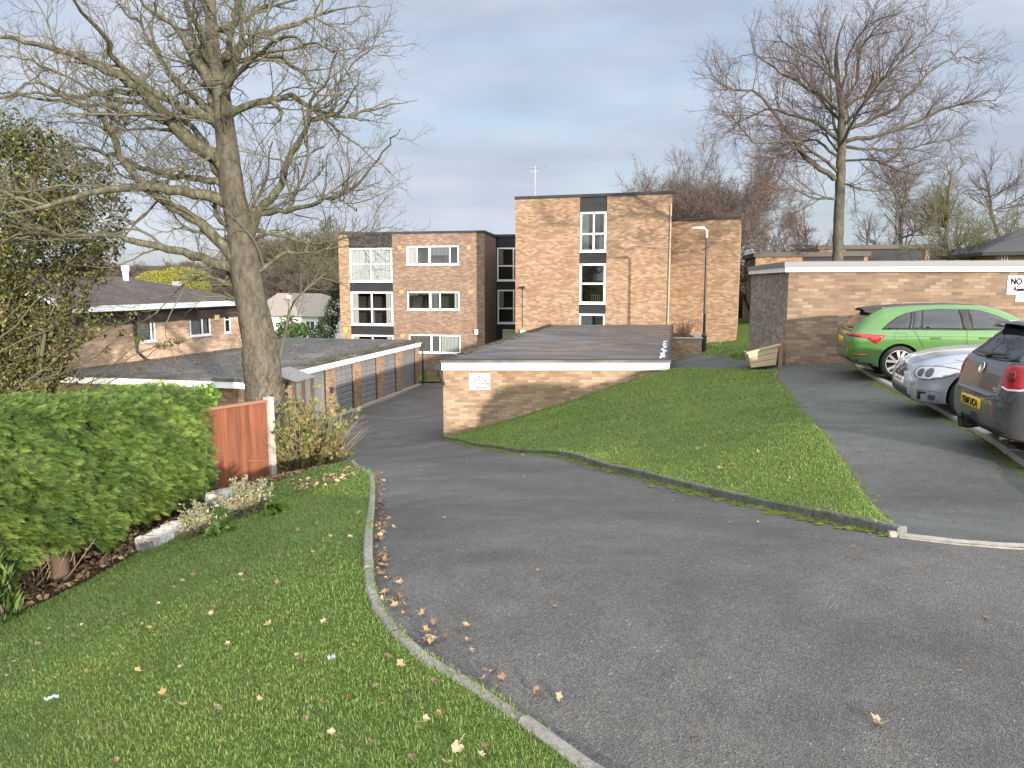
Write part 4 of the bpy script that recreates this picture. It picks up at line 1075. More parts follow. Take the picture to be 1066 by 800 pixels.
def bungalow():
    A, B = Vector((-16.2, 27.6)), Vector((-13.0, 37.6)); d = (B - A).normalized(); n = Vector((d.y, -d.x)); bk = -n
    B = A + d * ((B - A).length)
    ze = EYE - 1.08; z0 = EYE - 5.6; L = (B - A).length
    r = empty("bungalow", (A.x, A.y, EYE - 5), "orange brick bungalow with brown tiled hipped roof and white gutter, behind the left garages", "house")
    qs = [win_rect(141, 331, 161.5, 356, A, B), win_rect(197.5, 328.5, 219, 349.5, A, B), win_rect(233.5, 327, 240, 346.5, A, B)]
    m = MB(); m.wall(A, B, z0, ze, holes=qs); W = 9.0
    m.wall(B, B + bk * W, z0, ze); m.wall(B + bk * W, A + bk * W, z0, ze); m.wall(A + bk * W, A, z0, ze); m.build("wall", BRICK_PEACH_LIT, r)
    window(r, A, B, qs[0], (.8,), (), .06, [(.03, .97, .02, .98, CUR)]); window(r, A, B, qs[1], (.6,), (), .06, [(.03, .6, .02, .98, CUR), (.62, .97, .02, .98, CUR)]); window(r, A, B, qs[2], (), (.7,), .06, [(.1, .9, .02, .98, CDK)])
    o = .5; T = lambda p, z: Vector((p.x, p.y, z))
    P = [A - d * .4 + n * o, B + d * o + n * o, B + d * o + bk * (W + o), A - d * .4 + bk * (W + o)]
    zr = at(135, 291, 36).z + .12; half = W / 2 + o
    r0, r1 = A + d * 2.0 + bk * (W / 2), A + d * 7.6 + bk * (W / 2)
    rf = MB(); e = ze + .12
    roof_face(rf, [T(P[0], e), T(P[1], e), T(r1, zr), T(r0, zr)], T(P[0], e), d.to_3d())
    roof_face(rf, [T(P[1], e), T(P[2], e), T(r1, zr)], T(P[1], e), bk.to_3d())
    roof_face(rf, [T(P[2], e), T(P[3], e), T(r0, zr), T(r1, zr)], T(P[2], e), (-d).to_3d())
    roof_face(rf, [T(P[3], e), T(P[0], e), T(r0, zr)], T(P[3], e), (-bk).to_3d())
    ro = rf.build("roof", TILE, r)
    sf = MB(); sf.slab([p - (p - (A + B) / 2 - bk * 4).normalized() * .05 for p in P], ze - .12, ze + .05); sf.build("soffit", new_or("brown_soffit", (0.035, 0.026, 0.02), 0.7), r)
    db = MB(); db.box((*(A + n * .02), ze - .62), (d * L).to_3d(), (n * -.03 + n * .0).to_3d(), (0, 0, .52)); db.v = [(x + n.x * .03, y + n.y * .03, z) for x, y, z in db.v]; db.build("fascia_board", new_or("brown_soffit", (0.035, 0.026, 0.02), 0.7), r)
    gt = MB(); g0, g1 = A - d * .4 + n * (o + .05), B + d * o + n * (o + .05)
    gt.box((g0.x, g0.y, ze - .06), (g1 - g0).to_3d(), (bk * .06).to_3d(), (0, 0, .22)); gt.build("gutter", UPVC, r)
    dp = MB(); u, _ = wall_uz(139.5, 345, A, B); q = A + d * u + n * .1
    dp.tube([T(q + n * .35, ze - .05), T(q, ze - .5), T(q, ze - 1.75), T(q + d * .35 + n * .1, ze - 2.1), T(q + d * .5 + n * .15, ze - 2.15)], .06, 8); dp.build("downpipe", BLACKMETAL, r)
    for px, py, Y, h, rad in ((131.5, 297, 35.5, .75, .13), (184.5, 304, 37.5, .38, .16)):
        c = at(px, py, Y); f = MB(); f.tube([c - Vector((0, 0, .8)), c + Vector((0, 0, h))], rad, 10); f.tube([c + Vector((0, 0, h - .1)), c + Vector((0, 0, h + .12))], rad * 1.35, 10); f.build("flue", UPVC, ro)
    bx = MB(); u, z = wall_uz(222.5, 331, A, B); q = A + d * u + n * .08; bx.box((q.x, q.y, z - .1), (d * .3).to_3d(), (bk * .07).to_3d(), (0, 0, .22)); bx.build("alarm_box", new_or("cream_plastic", (0.6, 0.5, 0.25), 0.5), r)
    # front gable wing with a white verge, half hidden by the holly
    ga = V2(at(-60, 330, 24.5)); gb = A + n * .3 - d * .6
    zl, zr2 = at(-60, 283, 24.5).z, at(66, 320, gb.y).z
    w = empty("bungalow_wing", (gb.x, gb.y, EYE - 5), "brick gable with sloping white barge board behind the evergreen at the left edge", "house")
    gd = (gb - ga).normalized(); gn = Vector((gd.y, -gd.x))
    mb = MB(); LL = (gb - ga).length
    mb.poly([T(ga, z0), T(gb, z0), T(gb, zr2), T(ga, zl)], [(0, z0), (LL, z0), (LL, zr2), (0, zl)])
    gb2 = gb - gn * 3
    mb.wall(gb, gb2, z0, zr2)
    mb.build("wall", BRICK_PEACH_LIT, w)
    vb = MB(); a, b = T(ga + gn * .3, zl + .02), T(gb + gn * .3 + gd * .5, zr2 - .12)
    vb.box(a, b - a, (-gn * .05).to_3d(), (0, 0, .24)); vb.build("barge_board", UPVC, w)
    rt = MB(); a2, b2 = a + Vector((0, 0, .24)), b + Vector((0, 0, .24)); k = (-gn * 4).to_3d()
    roof_face(rt, [a2, b2, b2 + k, a2 + k], a2, b2 - a2); rt.build("roof", TILE, w)
bungalow()
def far_bungalow():
    A, B = V2(at(262, 330, 62)), V2(at(331, 330, 60)); d = (B - A).normalized(); n = Vector((d.y, -d.x)); bk = -n
    ze = at(300, 329, 61).z; zr = at(300, 305.5, 65).z; z0 = EYE - 6
    r = empty("far_house", (A.x, A.y, z0), "white rendered house with plain grey brown roof seen beyond the big tree trunk", "house")
    q = win_rect(318, 334, 328, 345, A, B)
    m = MB(); m.wall(A, B, z0, ze, holes=[q]); m.wall(B, B + bk * 8, z0, ze); m.wall(A + bk * 8, A, z0, ze); m.build("wall", new_or("white_render", (0.72, 0.71, 0.67), 0.8), r)
    window(r, A, B, q, (.5,), (), .07, [(.05, .95, .02, .98, CDK)])
    T = lambda p, z: Vector((p.x, p.y, z)); o = .4
    P = [A - d * o + n * o, B + d * o + n * o, B + d * o + bk * 8.4, A - d * o + bk * 8.4]; r0, r1 = A + bk * 4 + d * -.3, B + bk * 4 - d * 2.2
    rf = MB(); rf.poly([T(P[0], ze), T(P[1], ze), T(r1, zr), T(r0, zr)]); rf.poly([T(P[1], ze), T(P[2], ze), T(r1, zr)]); rf.poly([T(P[2], ze), T(P[3], ze), T(r0, zr), T(r1, zr)]); rf.poly([T(P[3], ze), T(P[0], ze), T(r0, zr)])
    ro = rf.build("roof", new_or("grey_brown_tile", (0.23, 0.20, 0.17), 0.9), r)
    v = MB(); c = at(298, 311, 62.8); v.box(c, (.32, 0, 0), (0, .3, .0), (0, 0, .28)); v.build("roof_vent", UPVC, ro)
far_bungalow()

# ---- street lamp
def street_lamp():
    b = at(732.2, 369.5, 33.0); zt = at(732, 241.5, 33).z
    r = empty("street_lamp", b, "tall black street lamp with grey head in front of the plain brick end wall", "street lamp")
    m = MB(); m.tube([b - Vector((0, 0, .3)), b + Vector((0, 0, .82))], .115, 12); m.tube([b + Vector((0, 0, .82)), b + Vector((0, 0, .92))], [.115, .06], 12)
    m.build("base", BLACKMETAL, r)
    m = MB(); t = Vector((b.x - .02, b.y, zt)); m.tube([b + Vector((0, 0, .9)), t], [.06, .042], 10); m.build("pole", BLACKMETAL, r)
    m = MB(); GR = new_or("lamp_grey", (0.5, 0.51, 0.52), 0.4, 0.3)
    m.tube([t - Vector((0, 0, .25)), t + Vector((0, 0, .04)), t + Vector((-.10, -.0, .12))], .05, 8)
    m.build("bracket", GR, r)
    m = MB(); c = t + Vector((-.08, 0, .13)); st = [(0, .05, .06), (-.12, .085, .075), (-.32, .10, .06), (-.48, .085, .045), (-.56, .04, .03)]
    rings = [[c + Vector((x, w * math.cos(a), .02 + h * math.sin(a))) for a in [2 * math.pi * k / 10 for k in range(10)]] for x, w, h in st]
    for r0, r1 in zip(rings, rings[1:]):
        for k in range(10): m.poly([r0[k], r1[k], r1[(k + 1) % 10], r0[(k + 1) % 10]])
    m.poly(rings[0]); m.poly(rings[-1][::-1]); m.build("lamp_head", GR, r, smooth=True)
street_lamp()
def far_rail():
    # low timber rails at the far end of the drive
    r0 = at(446, 385, 43.3); z = at(446, 391, 43.3).z
    a, b = at(440, 380, 43.6), at(468, 378, 43.0)
    t = empty("timber_fence", (a.x, a.y, z), "low timber post and rail fence at the far end of the drive", "fence")
    OT = new_or("old_timber", (0.19, 0.115, 0.07), 0.85); d = (b - a); d.z = 0; L = d.length; d.normalize()
    for h in (.35, .75):
        m = MB(); m.box((a.x, a.y, z + h - .55), d * L, (0, .04, 0), (0, 0, .12)); m.build("rail", OT, t)
    for s in (.1, L * .5, L - .2):
        m = MB(); m.box((a.x + d.x * s, a.y + .045, z - .8), d * .1, (0, .1, 0), (0, 0, 1.15)); m.build("post", OT, t)
    gp = sheet("far_lawn", [(CG_D.x - 7.3, 42.6), (CG_D.x - 2.0, 42.2), (CG_D.x + 3, 44), (3, 48), (-6, 48)], TURF, .08, .6)
far_rail()
# ------------------------------------------------------------------ bare trees
def bark_mat(name, dark, mid, light, patch=None, scale=9):
    m = new_mat(name, rough=0.92, spec=0.15); g = G(m); P = g.coord("Object", (1, 1, 0.45))
    n1 = g.noise(P, scale, 7, 0.65, 0.5)
    c = g.ramp(n1, [(0.28, dark), (0.5, mid), (0.72, light)])
    if patch:
        k = g.ramp(g.noise(g.coord("Object", (1, 1, 0.6)), 9.0, 7, 0.68, 1.5), [(0.46, g3(0)), (0.58, g3(0.8))])
        sp = g.n("SeparateXYZ"); g.set(sp, 0, g.coord("Object")); low = g.ramp(g.math('MULTIPLY', sp.outputs[2], .2), [(.25, g3(1)), (.62, g3(.12))]); c = g.mix(g.math('MULTIPLY', k, low), c, patch)
    g.color(c); g.bump(g.noise(P, scale * 2.2, 6, 0.7), 0.9, 0.03)
    return m
BARK_SYC = bark_mat("bark_sycamore", (0.032, 0.029, 0.023), (0.075, 0.067, 0.052), (0.125, 0.112, 0.088), (0.17, 0.132, 0.10))
BARK_LIMB = bark_mat("bark_lichen", (0.03, 0.029, 0.02), (0.08, 0.077, 0.05), (0.17, 0.166, 0.11), None, 12)
TWIG_SYC = new_mat("twig_lichen", (0.092, 0.084, 0.055), 0.9); TWIG_BEECH = new_mat("twig_beech", (0.085, 0.06, 0.052), 0.9)
BARK_BEECH = bark_mat("bark_beech", (0.036, 0.034, 0.027), (0.076, 0.071, 0.054), (0.12, 0.114, 0.09), None, 5)
TWIG_BROWN = new_mat("twig_brown", (0.085, 0.067, 0.055), 0.9); TWIG_GREEN = new_mat("twig_mossy", (0.085, 0.082, 0.045), 0.9); TWIG_RED = new_mat("twig_reddish", (0.092, 0.066, 0.055), 0.9)

class Tree:
    """grows limbs and twigs as tapered lines and meshes them in one go"""
    def __init__(self, seed): self.rng = np.random.default_rng(seed); self.L = []
    def line(self, pts, r0, r1, store=None):
        pts = np.asarray(pts, float); n = len(pts)
        rad = r0 + (r1 - r0) * np.linspace(0, 1, n) ** 0.9
        (self.L if store is None else store).append((pts, rad))
        return pts, rad
    def path(self, p, d, L, n, wob, trop):
        out = [np.array(p, float)]; d = np.array(d, float); d /= np.linalg.norm(d)
        for i in range(n):
            d = d + self.rng.normal(0, wob, 3); d[2] += trop; d /= np.linalg.norm(d)
            out.append(out[-1] + d * (L / n))
        return np.array(out)
    def spawn(self, pts, rad, lev, spec, L0):
        """children of one limb: spec = list of dicts per level"""
        if lev >= len(spec): return
        s = spec[lev]; rng = self.rng; n = len(pts) - 1
        k = s['n'] if isinstance(s['n'], int) else max(1, int(s['n'] * L0 + rng.random()))
        for f in np.sort(rng.uniform(s.get('f0', .15), 1.0, k)):
            i = min(int(f * n), n - 1); t = f * n - i
            p = pts[i] * (1 - t) + pts[i + 1] * t; r = rad[i] * (1 - t) + rad[i + 1] * t
            d = pts[i + 1] - pts[i]; d /= np.linalg.norm(d) + 1e-9
            a = math.radians(rng.normal(s['ang'], s.get('sd', 12)))
            q = rng.normal(0, 1, 3); q[2] += s.get('lift', 0.2); q -= d * q.dot(d); q /= np.linalg.norm(q) + 1e-9
            dd = d * math.cos(a) + q * math.sin(a)
            L = s['len'] * rng.uniform(.55, 1.25) * (1 - s.get('fall', .45) * f)
            rr = min(r * .75, s['r'] * rng.uniform(.8, 1.2))
            m = self.path(p, dd, L, s.get('seg', 5), s['wob'], s['trop'])
            pp, ra = self.line(m, rr, max(rr * .35, s.get('tip', .003)))
            self.spawn(pp, ra, lev + 1, spec, L)
    def mesh(self, name, mat, parent, items, thick=0.0):
        groups = {}
        for pts, rad in items:
            m = rad.max(); k = 9 if m > .12 else 6 if m > .04 else 4 if m > .014 else 3
            groups.setdefault((len(pts), k), []).append((pts, rad))
        V, F, o = [], [], 0
        for (n, k), it in groups.items():
            P = np.array([a for a, _ in it]); R = np.array([b for _, b in it]) + thick
            T = np.gradient(P, axis=1); T /= np.linalg.norm(T, axis=2, keepdims=True) + 1e-9
            ref = np.where(np.abs(T[..., 2:3]) > .9, np.array([1., 0, 0]), np.array([0, 0, 1.]))
            A = np.cross(T, ref); A /= np.linalg.norm(A, axis=2, keepdims=True) + 1e-9; B = np.cross(T, A)
            th = np.arange(k) * 2 * np.pi / k
            ring = P[:, :, None] + (A[:, :, None] * np.cos(th)[None, None, :, None] + B[:, :, None] * np.sin(th)[None, None, :, None]) * R[:, :, None, None]
            m = len(it); idx = o + np.arange(m * n * k).reshape(m, n, k)
            a, b = idx[:, :-1], idx[:, 1:]
            F.append(np.stack([a, b, np.roll(b, -1, 2), np.roll(a, -1, 2)], -1).reshape(-1, 4))
            V.append(ring.reshape(-1, 3)); o += m * n * k
        return np_mesh(name, np.concatenate(V), np.concatenate(F), mat, parent, smooth=True)
def densify3(P, step, rng, wob):
    """smooth line through 3-D points with a little wander"""
    P = [np.array(p, float) for p in P]; P = [2 * P[0] - P[1]] + P + [2 * P[-1] - P[-2]]; out = []
    for i in range(1, len(P) - 2):
        a, b, c, d = P[i - 1:i + 3]; k = max(2, int(np.linalg.norm(c - b) / step))
        for j in range(k):
            t = j / k; out.append(.5 * (2 * b + (c - a) * t + (2 * a - 5 * b + 4 * c - d) * t * t + (3 * b - a - 3 * c + d) * t ** 3) + (rng.normal(0, wob, 3) if i > 1 or j else 0))
    out.append(P[-2]); return np.array(out)

def sycamore():
    T = Tree(11); rng = T.rng; Y0 = 15.2
    base = at(277, 440, Y0); base.z = zg(base.x, base.y)
    r = empty("sycamore_tree", base, "big bare tree with flaking bark and spreading lichened limbs behind the red fence panel", "tree")
    q = lambda x, y, dy=0.0: np.array(at(x / 2.961, y / 2.961, Y0 + dy))
    trunk = []; tp = [(280, 470, 46), (277, 425, 44), (274, 400, 43), (270, 370, 41), (267, 345, 39.5), (262, 318, 37), (258, 295, 35), (255, 270, 33.5), (250, 236, 31), (243, 203, 28), (239, 170, 25.5), (234, 135, 23), (230, 101, 20), (226, 75, 16), (221, 40, 13), (219, 0, 12), (221, -60, 10), (215, -130, 7), (222, -200, 4)]
    pts = [np.array(at(x, y, Y0)) for x, y, w in tp]; pts[0][2] = min(pts[0][2], base.z - .2)
    rad = np.array([w * .43 * Y0 / 800 for *_, w in tp])
    # finer rings with lumps so the trunk is not a lathe-turned pole
    D = densify3(pts, .16, rng, .0); Rr = np.interp(D[:, 2], [p[2] for p in pts], rad)
    V, F = [], []; k = 22
    for i, (p, rr) in enumerate(zip(D, Rr)):
        for j in range(k):
            a = 2 * math.pi * j / k
            z = p[2]
            lump = 1 + .05 * math.sin(3 * a + z * 1.3) + .04 * math.sin(5 * a - z * 2.9 + 1) + .025 * math.sin(9 * a + z * 6.1) + rng.normal(0, .012)
            if z < EYE - 1.4: lump += .05 * math.sin(7 * a + z * 4) * 1
            V.append(p + np.array([math.cos(a), math.sin(a), 0]) * rr * lump)
    for i in range(len(D) - 1):
        for j in range(k): F.append((i * k + j, i * k + (j + 1) % k, (i + 1) * k + (j + 1) % k, (i + 1) * k + j))
    np_mesh("trunk", V, F, BARK_SYC, r, smooth=True)
    # limbs read off the photograph: points, start width in zoomed pixels, how far nearer or farther they reach
    limbs = [
        ([(670, 490), (540, 390), (430, 270), (300, 200), (150, 150), (0, 110), (-150, 90)], 50, -1.5),
        ([(650, 370), (520, 310), (380, 210), (330, 130), (280, 60), (220, 0), (170, -80)], 34, -2.5),
        ([(650, 340), (560, 270), (500, 190), (440, 90), (380, 30), (330, -40)], 24, 2.5),
        ([(645, 250), (590, 160), (530, 80), (450, 20), (400, -60)], 36, -1.2),
        ([(630, 210), (600, 120), (575, 50), (565, -60)], 22, 1.8), ([(640, 190), (610, 90), (600, -40)], 16, -1.5),
        ([(695, 275), (735, 160), (745, 60), (715, -40)], 38, -1.0), ([(715, 210), (800, 170), (880, 190), (950, 250), (985, 320), (1010, 390)], 18, -1.6),
        ([(735, 150), (830, 100), (950, 60), (1070, 25), (1140, 20)], 26, .8), ([(740, 70), (820, 20), (900, -30), (980, -60)], 18, 1.2),
        ([(690, 330), (760, 325), (830, 310), (900, 300), (960, 330), (1060, 360), (1180, 330), (1290, 310)], 24, 1.5), ([(835, 310), (872, 345), (855, 385), (835, 372)], 14, -.3),
        ([(750, 720), (790, 660), (850, 590), (900, 480), (950, 380), (962, 310), (1010, 240), (1040, 160)], 34, -1.6), ([(955, 370), (1040, 350), (1085, 290), (1110, 220)], 16, -.8),
        ([(955, 345), (1000, 300), (1030, 240)], 12, .4),
        ([(750, 800), (640, 710), (480, 600), (390, 510), (345, 410), (310, 360), (200, 300), (120, 250), (40, 290), (-60, 310)], 40, -2.6),
        ([(700, 700), (660, 640), (650, 560)], 24, .8),
        ([(670, 610), (560, 590), (430, 575), (300, 590), (150, 630), (0, 665), (-120, 690)], 36, -3.0), ([(665, 560), (500, 540), (350, 480), (170, 450), (20, 470)], 24, 2.2),
        ([(730, 815), (560, 780), (430, 750), (330, 720), (200, 730), (60, 725), (-60, 760)], 34, -1.8),
        ([(540, 385), (380, 340), (230, 320), (60, 300), (-60, 310)], 18, -2.2), ([(440, 285), (350, 285), (200, 295), (30, 285), (-80, 300)], 20, -1.0),
        ([(700, 735), (830, 720), (950, 750), (1060, 735), (1180, 705)], 20, 1.4), ([(770, 660), (860, 650), (960, 630), (1080, 590), (1180, 470), (1235, 395)], 20, -2.2),
        ([(770, 830), (860, 790), (980, 780), (1090, 745), (1150, 700)], 16, -.8),
        ([(560, 460), (520, 480), (515, 500)], 8, 0), ([(670, 470), (600, 510), (500, 540), (440, 570)], 14, -1.2),
        ([(690, 420), (690, 300), (760, 200), (860, 120), (990, 150), (1080, 180)], 20, -3.5), ([(680, 560), (620, 420), (480, 330), (330, 300), (100, 190), (-60, 170)], 22, 3.8),
        ([(735, 860), (640, 850), (540, 900), (480, 960), (420, 1000)], 14, -.5), ([(690, 900), (760, 760), (900, 700)], 12, 2.5),
        # the part of the crown above and behind, outside the picture
        ([(650, 0), (560, -180), (420, -330), (300, -420)], 26, -2), ([(655, -60), (760, -220), (900, -330)], 24, 2), ([(650, -200), (640, -420), (600, -600)], 22, 0),
        ([(690, 300), (720, 60), (820, -150), (900, -300)], 26, 4.5), ([(660, 330), (600, 60), (480, -120)], 26, 5),
    ]
    limb_items, spec = [], [
        dict(n=2.7, len=1.5, ang=48, wob=.24, trop=.03, r=.017, seg=7, lift=.5, f0=.06),
        dict(n=5.5, len=.62, ang=50, wob=.25, trop=.06, r=.007, seg=5, lift=.4, f0=.1, tip=.003),
        dict(n=8.0, len=.27, ang=48, wob=.22, trop=.08, r=.0042, seg=3, lift=.4, f0=.1, tip=.0025)]
    for P, w, dy in limbs:
        n = len(P)
        pts = [q(x, y, dy * (i / (n - 1)) ** 1.3) for i, (x, y) in enumerate(P)]
        j = int(np.argmin(np.abs(D[:, 2] - pts[0][2])))
        if np.hypot(*(D[j] - pts[0])[:2]) < .9: pts = [D[max(j - 1, 0)]] + [p for p in pts if np.linalg.norm(p - D[j]) > Rr[j] * .8]
        Dn = densify3(pts, .18, rng, .022)
        r0 = w * 1.12 / 2 / 2.961 * Y0 / 800
        rad = r0 * (1 - .93 * np.linspace(0, 1, len(Dn)) ** .8)
        rad = np.maximum(rad * (1 + rng.normal(0, .04, len(rad))), .006)
        limb_items.append((Dn, rad))
        L0 = float(np.linalg.norm(np.diff(Dn, axis=0), axis=1).sum())
        T.spawn(Dn, rad, 0, spec, L0); T.spawn(Dn, rad, 0, [dict(n=.4, len=2.4, ang=45, wob=.17, trop=.03, r=.034, seg=10, lift=.45, f0=.12)] + spec, L0)
    T.mesh("limb", BARK_LIMB, r, limb_items)
    T.mesh("crown", TWIG_SYC, r, T.L)
    # ivy-like twiggy growth on the trunk foot
    E = Tree(5); th = []
    for i in range(150):
        j = int(E.rng.uniform(0, 26)); p = D[j]; a = E.rng.uniform(0, 6.28); rr = Rr[j]
        p0 = p + np.array([math.cos(a), math.sin(a), 0]) * rr * .98
        E.line(E.path(p0, (math.cos(a) * .5, math.sin(a) * .5, .8), E.rng.uniform(.15, .5), 5, .25, .08), .006, .003)
    E.mesh("epicormic_shoot", TWIG_SYC, r, E.L)
    # young stem rising beside the trunk
    T2 = Tree(21); s0 = at(287, 440, 16.2); sp = empty("sapling", (s0.x, s0.y, zg(s0.x, s0.y)), "thin bare curving sapling just right of the big trunk", "tree")
    pts = [np.array((s0.x, s0.y, zg(s0.x, s0.y) - .1))] + [np.array(at(x, y, 16.2)) for x, y in ((288, 400), (293, 365), (299, 335), (306, 315), (318, 302), (333, 290), (346, 279))]
    Dn = densify3(pts, .15, T2.rng, .01); rad = np.linspace(.07, .015, len(Dn))
    st = [(Dn, rad)]; T2.spawn(Dn[int(len(Dn) * .5):], rad[int(len(Dn) * .5):], 0, [dict(n=9, len=1.2, ang=45, wob=.14, trop=.0, r=.014, seg=6), dict(n=4.0, len=.5, ang=42, wob=.2, trop=.02, r=.006, seg=4), dict(n=4, len=.2, ang=45, wob=.2, trop=.0, r=.004, seg=3)], 3)
    T2.mesh("trunk", TWIG_SYC, sp, st); T2.mesh("crown", TWIG_SYC, sp, T2.L)
sycamore()

def beech():
    T = Tree(42); rng = T.rng; Y0 = 30.0
    q = lambda x, y, dy=0.0: np.array(at(660 + x / 2.626, y / 2.626, Y0 + dy))
    base = at(872, 330, Y0); base.z = zg(base.x, base.y)
    r = empty("beech_tree", base, "tall bare tree with straight grey trunk and wide fan crown behind the right garages", "tree")
    tp = [(553, 900, 34), (556, 709, 29), (560, 600, 27), (563, 500, 25), (567, 420, 23), (568, 350, 21), (566, 300, 16), (560, 240, 14), (552, 180, 11), (556, 120, 7), (570, 70, 4), (580, 40, 2)]
    pts = [q(x, y) for x, y, w in tp]; pts[0][2] = base.z - .2
    Dn = densify3(pts, .3, rng, .012); rad = np.interp(Dn[:, 2], [p[2] for p in pts], [w / 2 / 2.626 * Y0 / 800 for *_, w in tp])
    T.mesh("trunk", BARK_BEECH, r, [(Dn, rad)])
    limbs = [([(548, 490), (470, 430), (425, 365), (370, 290), (325, 240), (270, 235), (225, 205)], 15, -1.2), ([(560, 385), (500, 340), (420, 310), (360, 300), (300, 330), (262, 345)], 11, 1.5),
             ([(568, 280), (610, 200), (620, 100), (680, 10)], 12, -1), ([(570, 360), (640, 335), (720, 290), (800, 190), (880, 130), (945, 150)], 12, 1.4), ([(570, 390), (680, 370), (780, 330), (880, 285), (990, 270)], 12, -1.5),
             ([(556, 210), (500, 150), (430, 100), (390, 60)], 9, .8), ([(556, 300), (480, 230), (400, 180), (320, 120), (270, 140)], 10, -2), ([(570, 300), (660, 220), (760, 110), (830, 20)], 10, 2),
             ([(560, 420), (520, 370), (470, 350)], 7, 2), ([(552, 545), (480, 540), (420, 515), (370, 540)], 8, -1.5), ([(562, 500), (640, 520), (720, 520), (760, 560)], 6, 1.8), ([(560, 240), (520, 120), (500, 20)], 8, 1.5), ([(565, 250), (590, 120), (640, 20), (720, -10)], 9, -2),
             ([(568, 350), (650, 250), (700, 160), (760, 60)], 9, -3), ([(565, 330), (500, 260), (440, 160), (380, 130)], 9, 3), ([(570, 400), (700, 410), (820, 390), (900, 370)], 9, 2.5), ([(556, 470), (450, 390), (330, 390), (250, 290)], 9, -3),
             ([(560, 400), (600, 330), (640, 240), (650, 130)], 10, -3.5), ([(560, 380), (540, 300), (530, 180), (470, 60)], 10, 3.5), ([(560, 430), (480, 380), (420, 420), (360, 420)], 8, 3), ([(566, 440), (660, 440), (720, 470), (780, 480)], 7, -2.5)]
    items = []
    spec = [dict(n=4.3, len=1.75, ang=42, wob=.10, trop=.012, r=.019, seg=7, lift=.3, f0=.08, fall=.35), dict(n=5.0, len=1.15, ang=38, wob=.10, trop=.006, r=.008, seg=5, lift=.3, f0=.1, tip=.004), dict(n=6.0, len=.55, ang=38, wob=.10, trop=.004, r=.005, seg=3, f0=.1, tip=.003)]
    for P, w, dy in limbs:
        n = len(P); Dn = densify3([q(x, y if y > 300 else 300 - (300 - y) * .84, dy * (i / (n - 1))) for i, (x, y) in enumerate(P)], .35, rng, .03)
        r0 = w / 2 / 2.626 * Y0 / 800; rad = np.maximum(r0 * (1 - .8 * np.linspace(0, 1, len(Dn))), .014)
        items.append((Dn, rad)); T.spawn(Dn, rad, 0, spec, float(np.linalg.norm(np.diff(Dn, axis=0), axis=1).sum()))
    T.mesh("limb", BARK_BEECH, r, items); T.mesh("crown", TWIG_BEECH, r, T.L)
beech()

def generic_tree(seed, base, H, spread, trunk_r, label, stems=1, mats=(None, None), first=.3, leaf=None, group=None, name="bare_tree", dens=1.0, thick=.004, droop=0.0, fan=1.0):
    T = Tree(seed); rng = T.rng
    r = empty(name, base, label, "tree", group)
    B = np.array(base, float); tr = []
    spec = [dict(n=int(7 * dens), len=spread * .55, ang=42, wob=.12, trop=.05 - droop, r=trunk_r * .26, seg=6, lift=.15, f0=.1, fall=.4), dict(n=int(7 * dens), len=spread * .27, ang=38, wob=.14, trop=.04 - droop, r=trunk_r * .09, seg=5, f0=.1, tip=.005), dict(n=int(7 * dens), len=spread * .13, ang=36, wob=.14, trop=.02 - droop, r=.006, seg=3, f0=.1, tip=.004)]
    for s in range(stems):
        a = rng.uniform(0, 6.28); out = (0.0 if stems == 1 else rng.uniform(.15, .55) * fan)
        d = (math.cos(a) * out, math.sin(a) * out, 1.0)
        L = H * rng.uniform(.72, .92); P = T.path(B + np.array([math.cos(a), math.sin(a), 0]) * out * .3 - np.array([0, 0, .3]), d, L, 10, .05, .02)
        rad = trunk_r * (1 - .85 * np.linspace(0, 1, len(P))) / (1 if stems == 1 else stems ** .4)
        tr.append((P, rad))
        k = 8 if stems == 1 else 5
        for f in rng.uniform(first, .95, int(k * dens)):
            i = int(f * 10); p = P[min(i, 10)]; az = rng.uniform(0, 6.28); up = rng.uniform(.35, 1.0)
            lim = T.path(p, (math.cos(az), math.sin(az), up), spread * (.95 - .55 * f) * rng.uniform(.8, 1.2), 8, .10, .05 - droop)
            rr = np.maximum(rad[min(i, 10)] * .6 * (1 - .75 * np.linspace(0, 1, 9)), .014)
            tr.append((lim, rr)); T.spawn(lim, rr, 0, spec, spread)
        T.spawn(P[5:], rad[5:], 0, spec, spread)
    T.mesh("trunk", mats[0], r, tr, thick); T.mesh("crown", mats[1], r, T.L, thick)
    if leaf:
        n, size, m = leaf; items = T.L; ends = np.array([it[0][-1] for it in items]); k = rng.integers(0, len(ends), n)
        np_mesh("leaves", *leaf_quads(rng, ends[k] + rng.normal(0, .12, (n, 3)), size), m, r, attr=np.repeat(rng.random(n), 4))
    return r
def leaf_quads(rng, C, size, aspect=.55, updir=None, dirs=None):
    """small kite-shaped leaves at points C"""
    n = len(C); s = size * rng.uniform(.6, 1.3, (n, 1))
    a = rng.normal(0, 1, (n, 3)) if dirs is None else dirs + rng.normal(0, .35, (n, 3))
    a /= np.linalg.norm(a, axis=1, keepdims=True)
    b = np.cross(a, rng.normal(0, 1, (n, 3))); b /= np.linalg.norm(b, axis=1, keepdims=True) + 1e-9
    c = np.cross(a, b)
    P0, P2 = C - a * s * .5, C + a * s * .5
    P1, P3 = C + b * s * aspect * .5 + c * s * .08, C - b * s * aspect * .5 + c * s * .08
    V = np.stack([P0, P1, P2, P3], 1).reshape(-1, 3); F = np.arange(n * 4).reshape(n, 4)
    return V, F
LEAF_BROWN = blade_mat("leaf_beech_brown", (0.13, 0.06, 0.03), (0.27, 0.125, 0.05), (0.36, 0.2, 0.09), .25)
def gp(px, Y, py=330):
    p = at(px, py, Y); return (p.x, p.y, zg(p.x, p.y))
def height_to(px, py, Y):
    b = gp(px, Y); return at(px, py, Y).z - b[2]
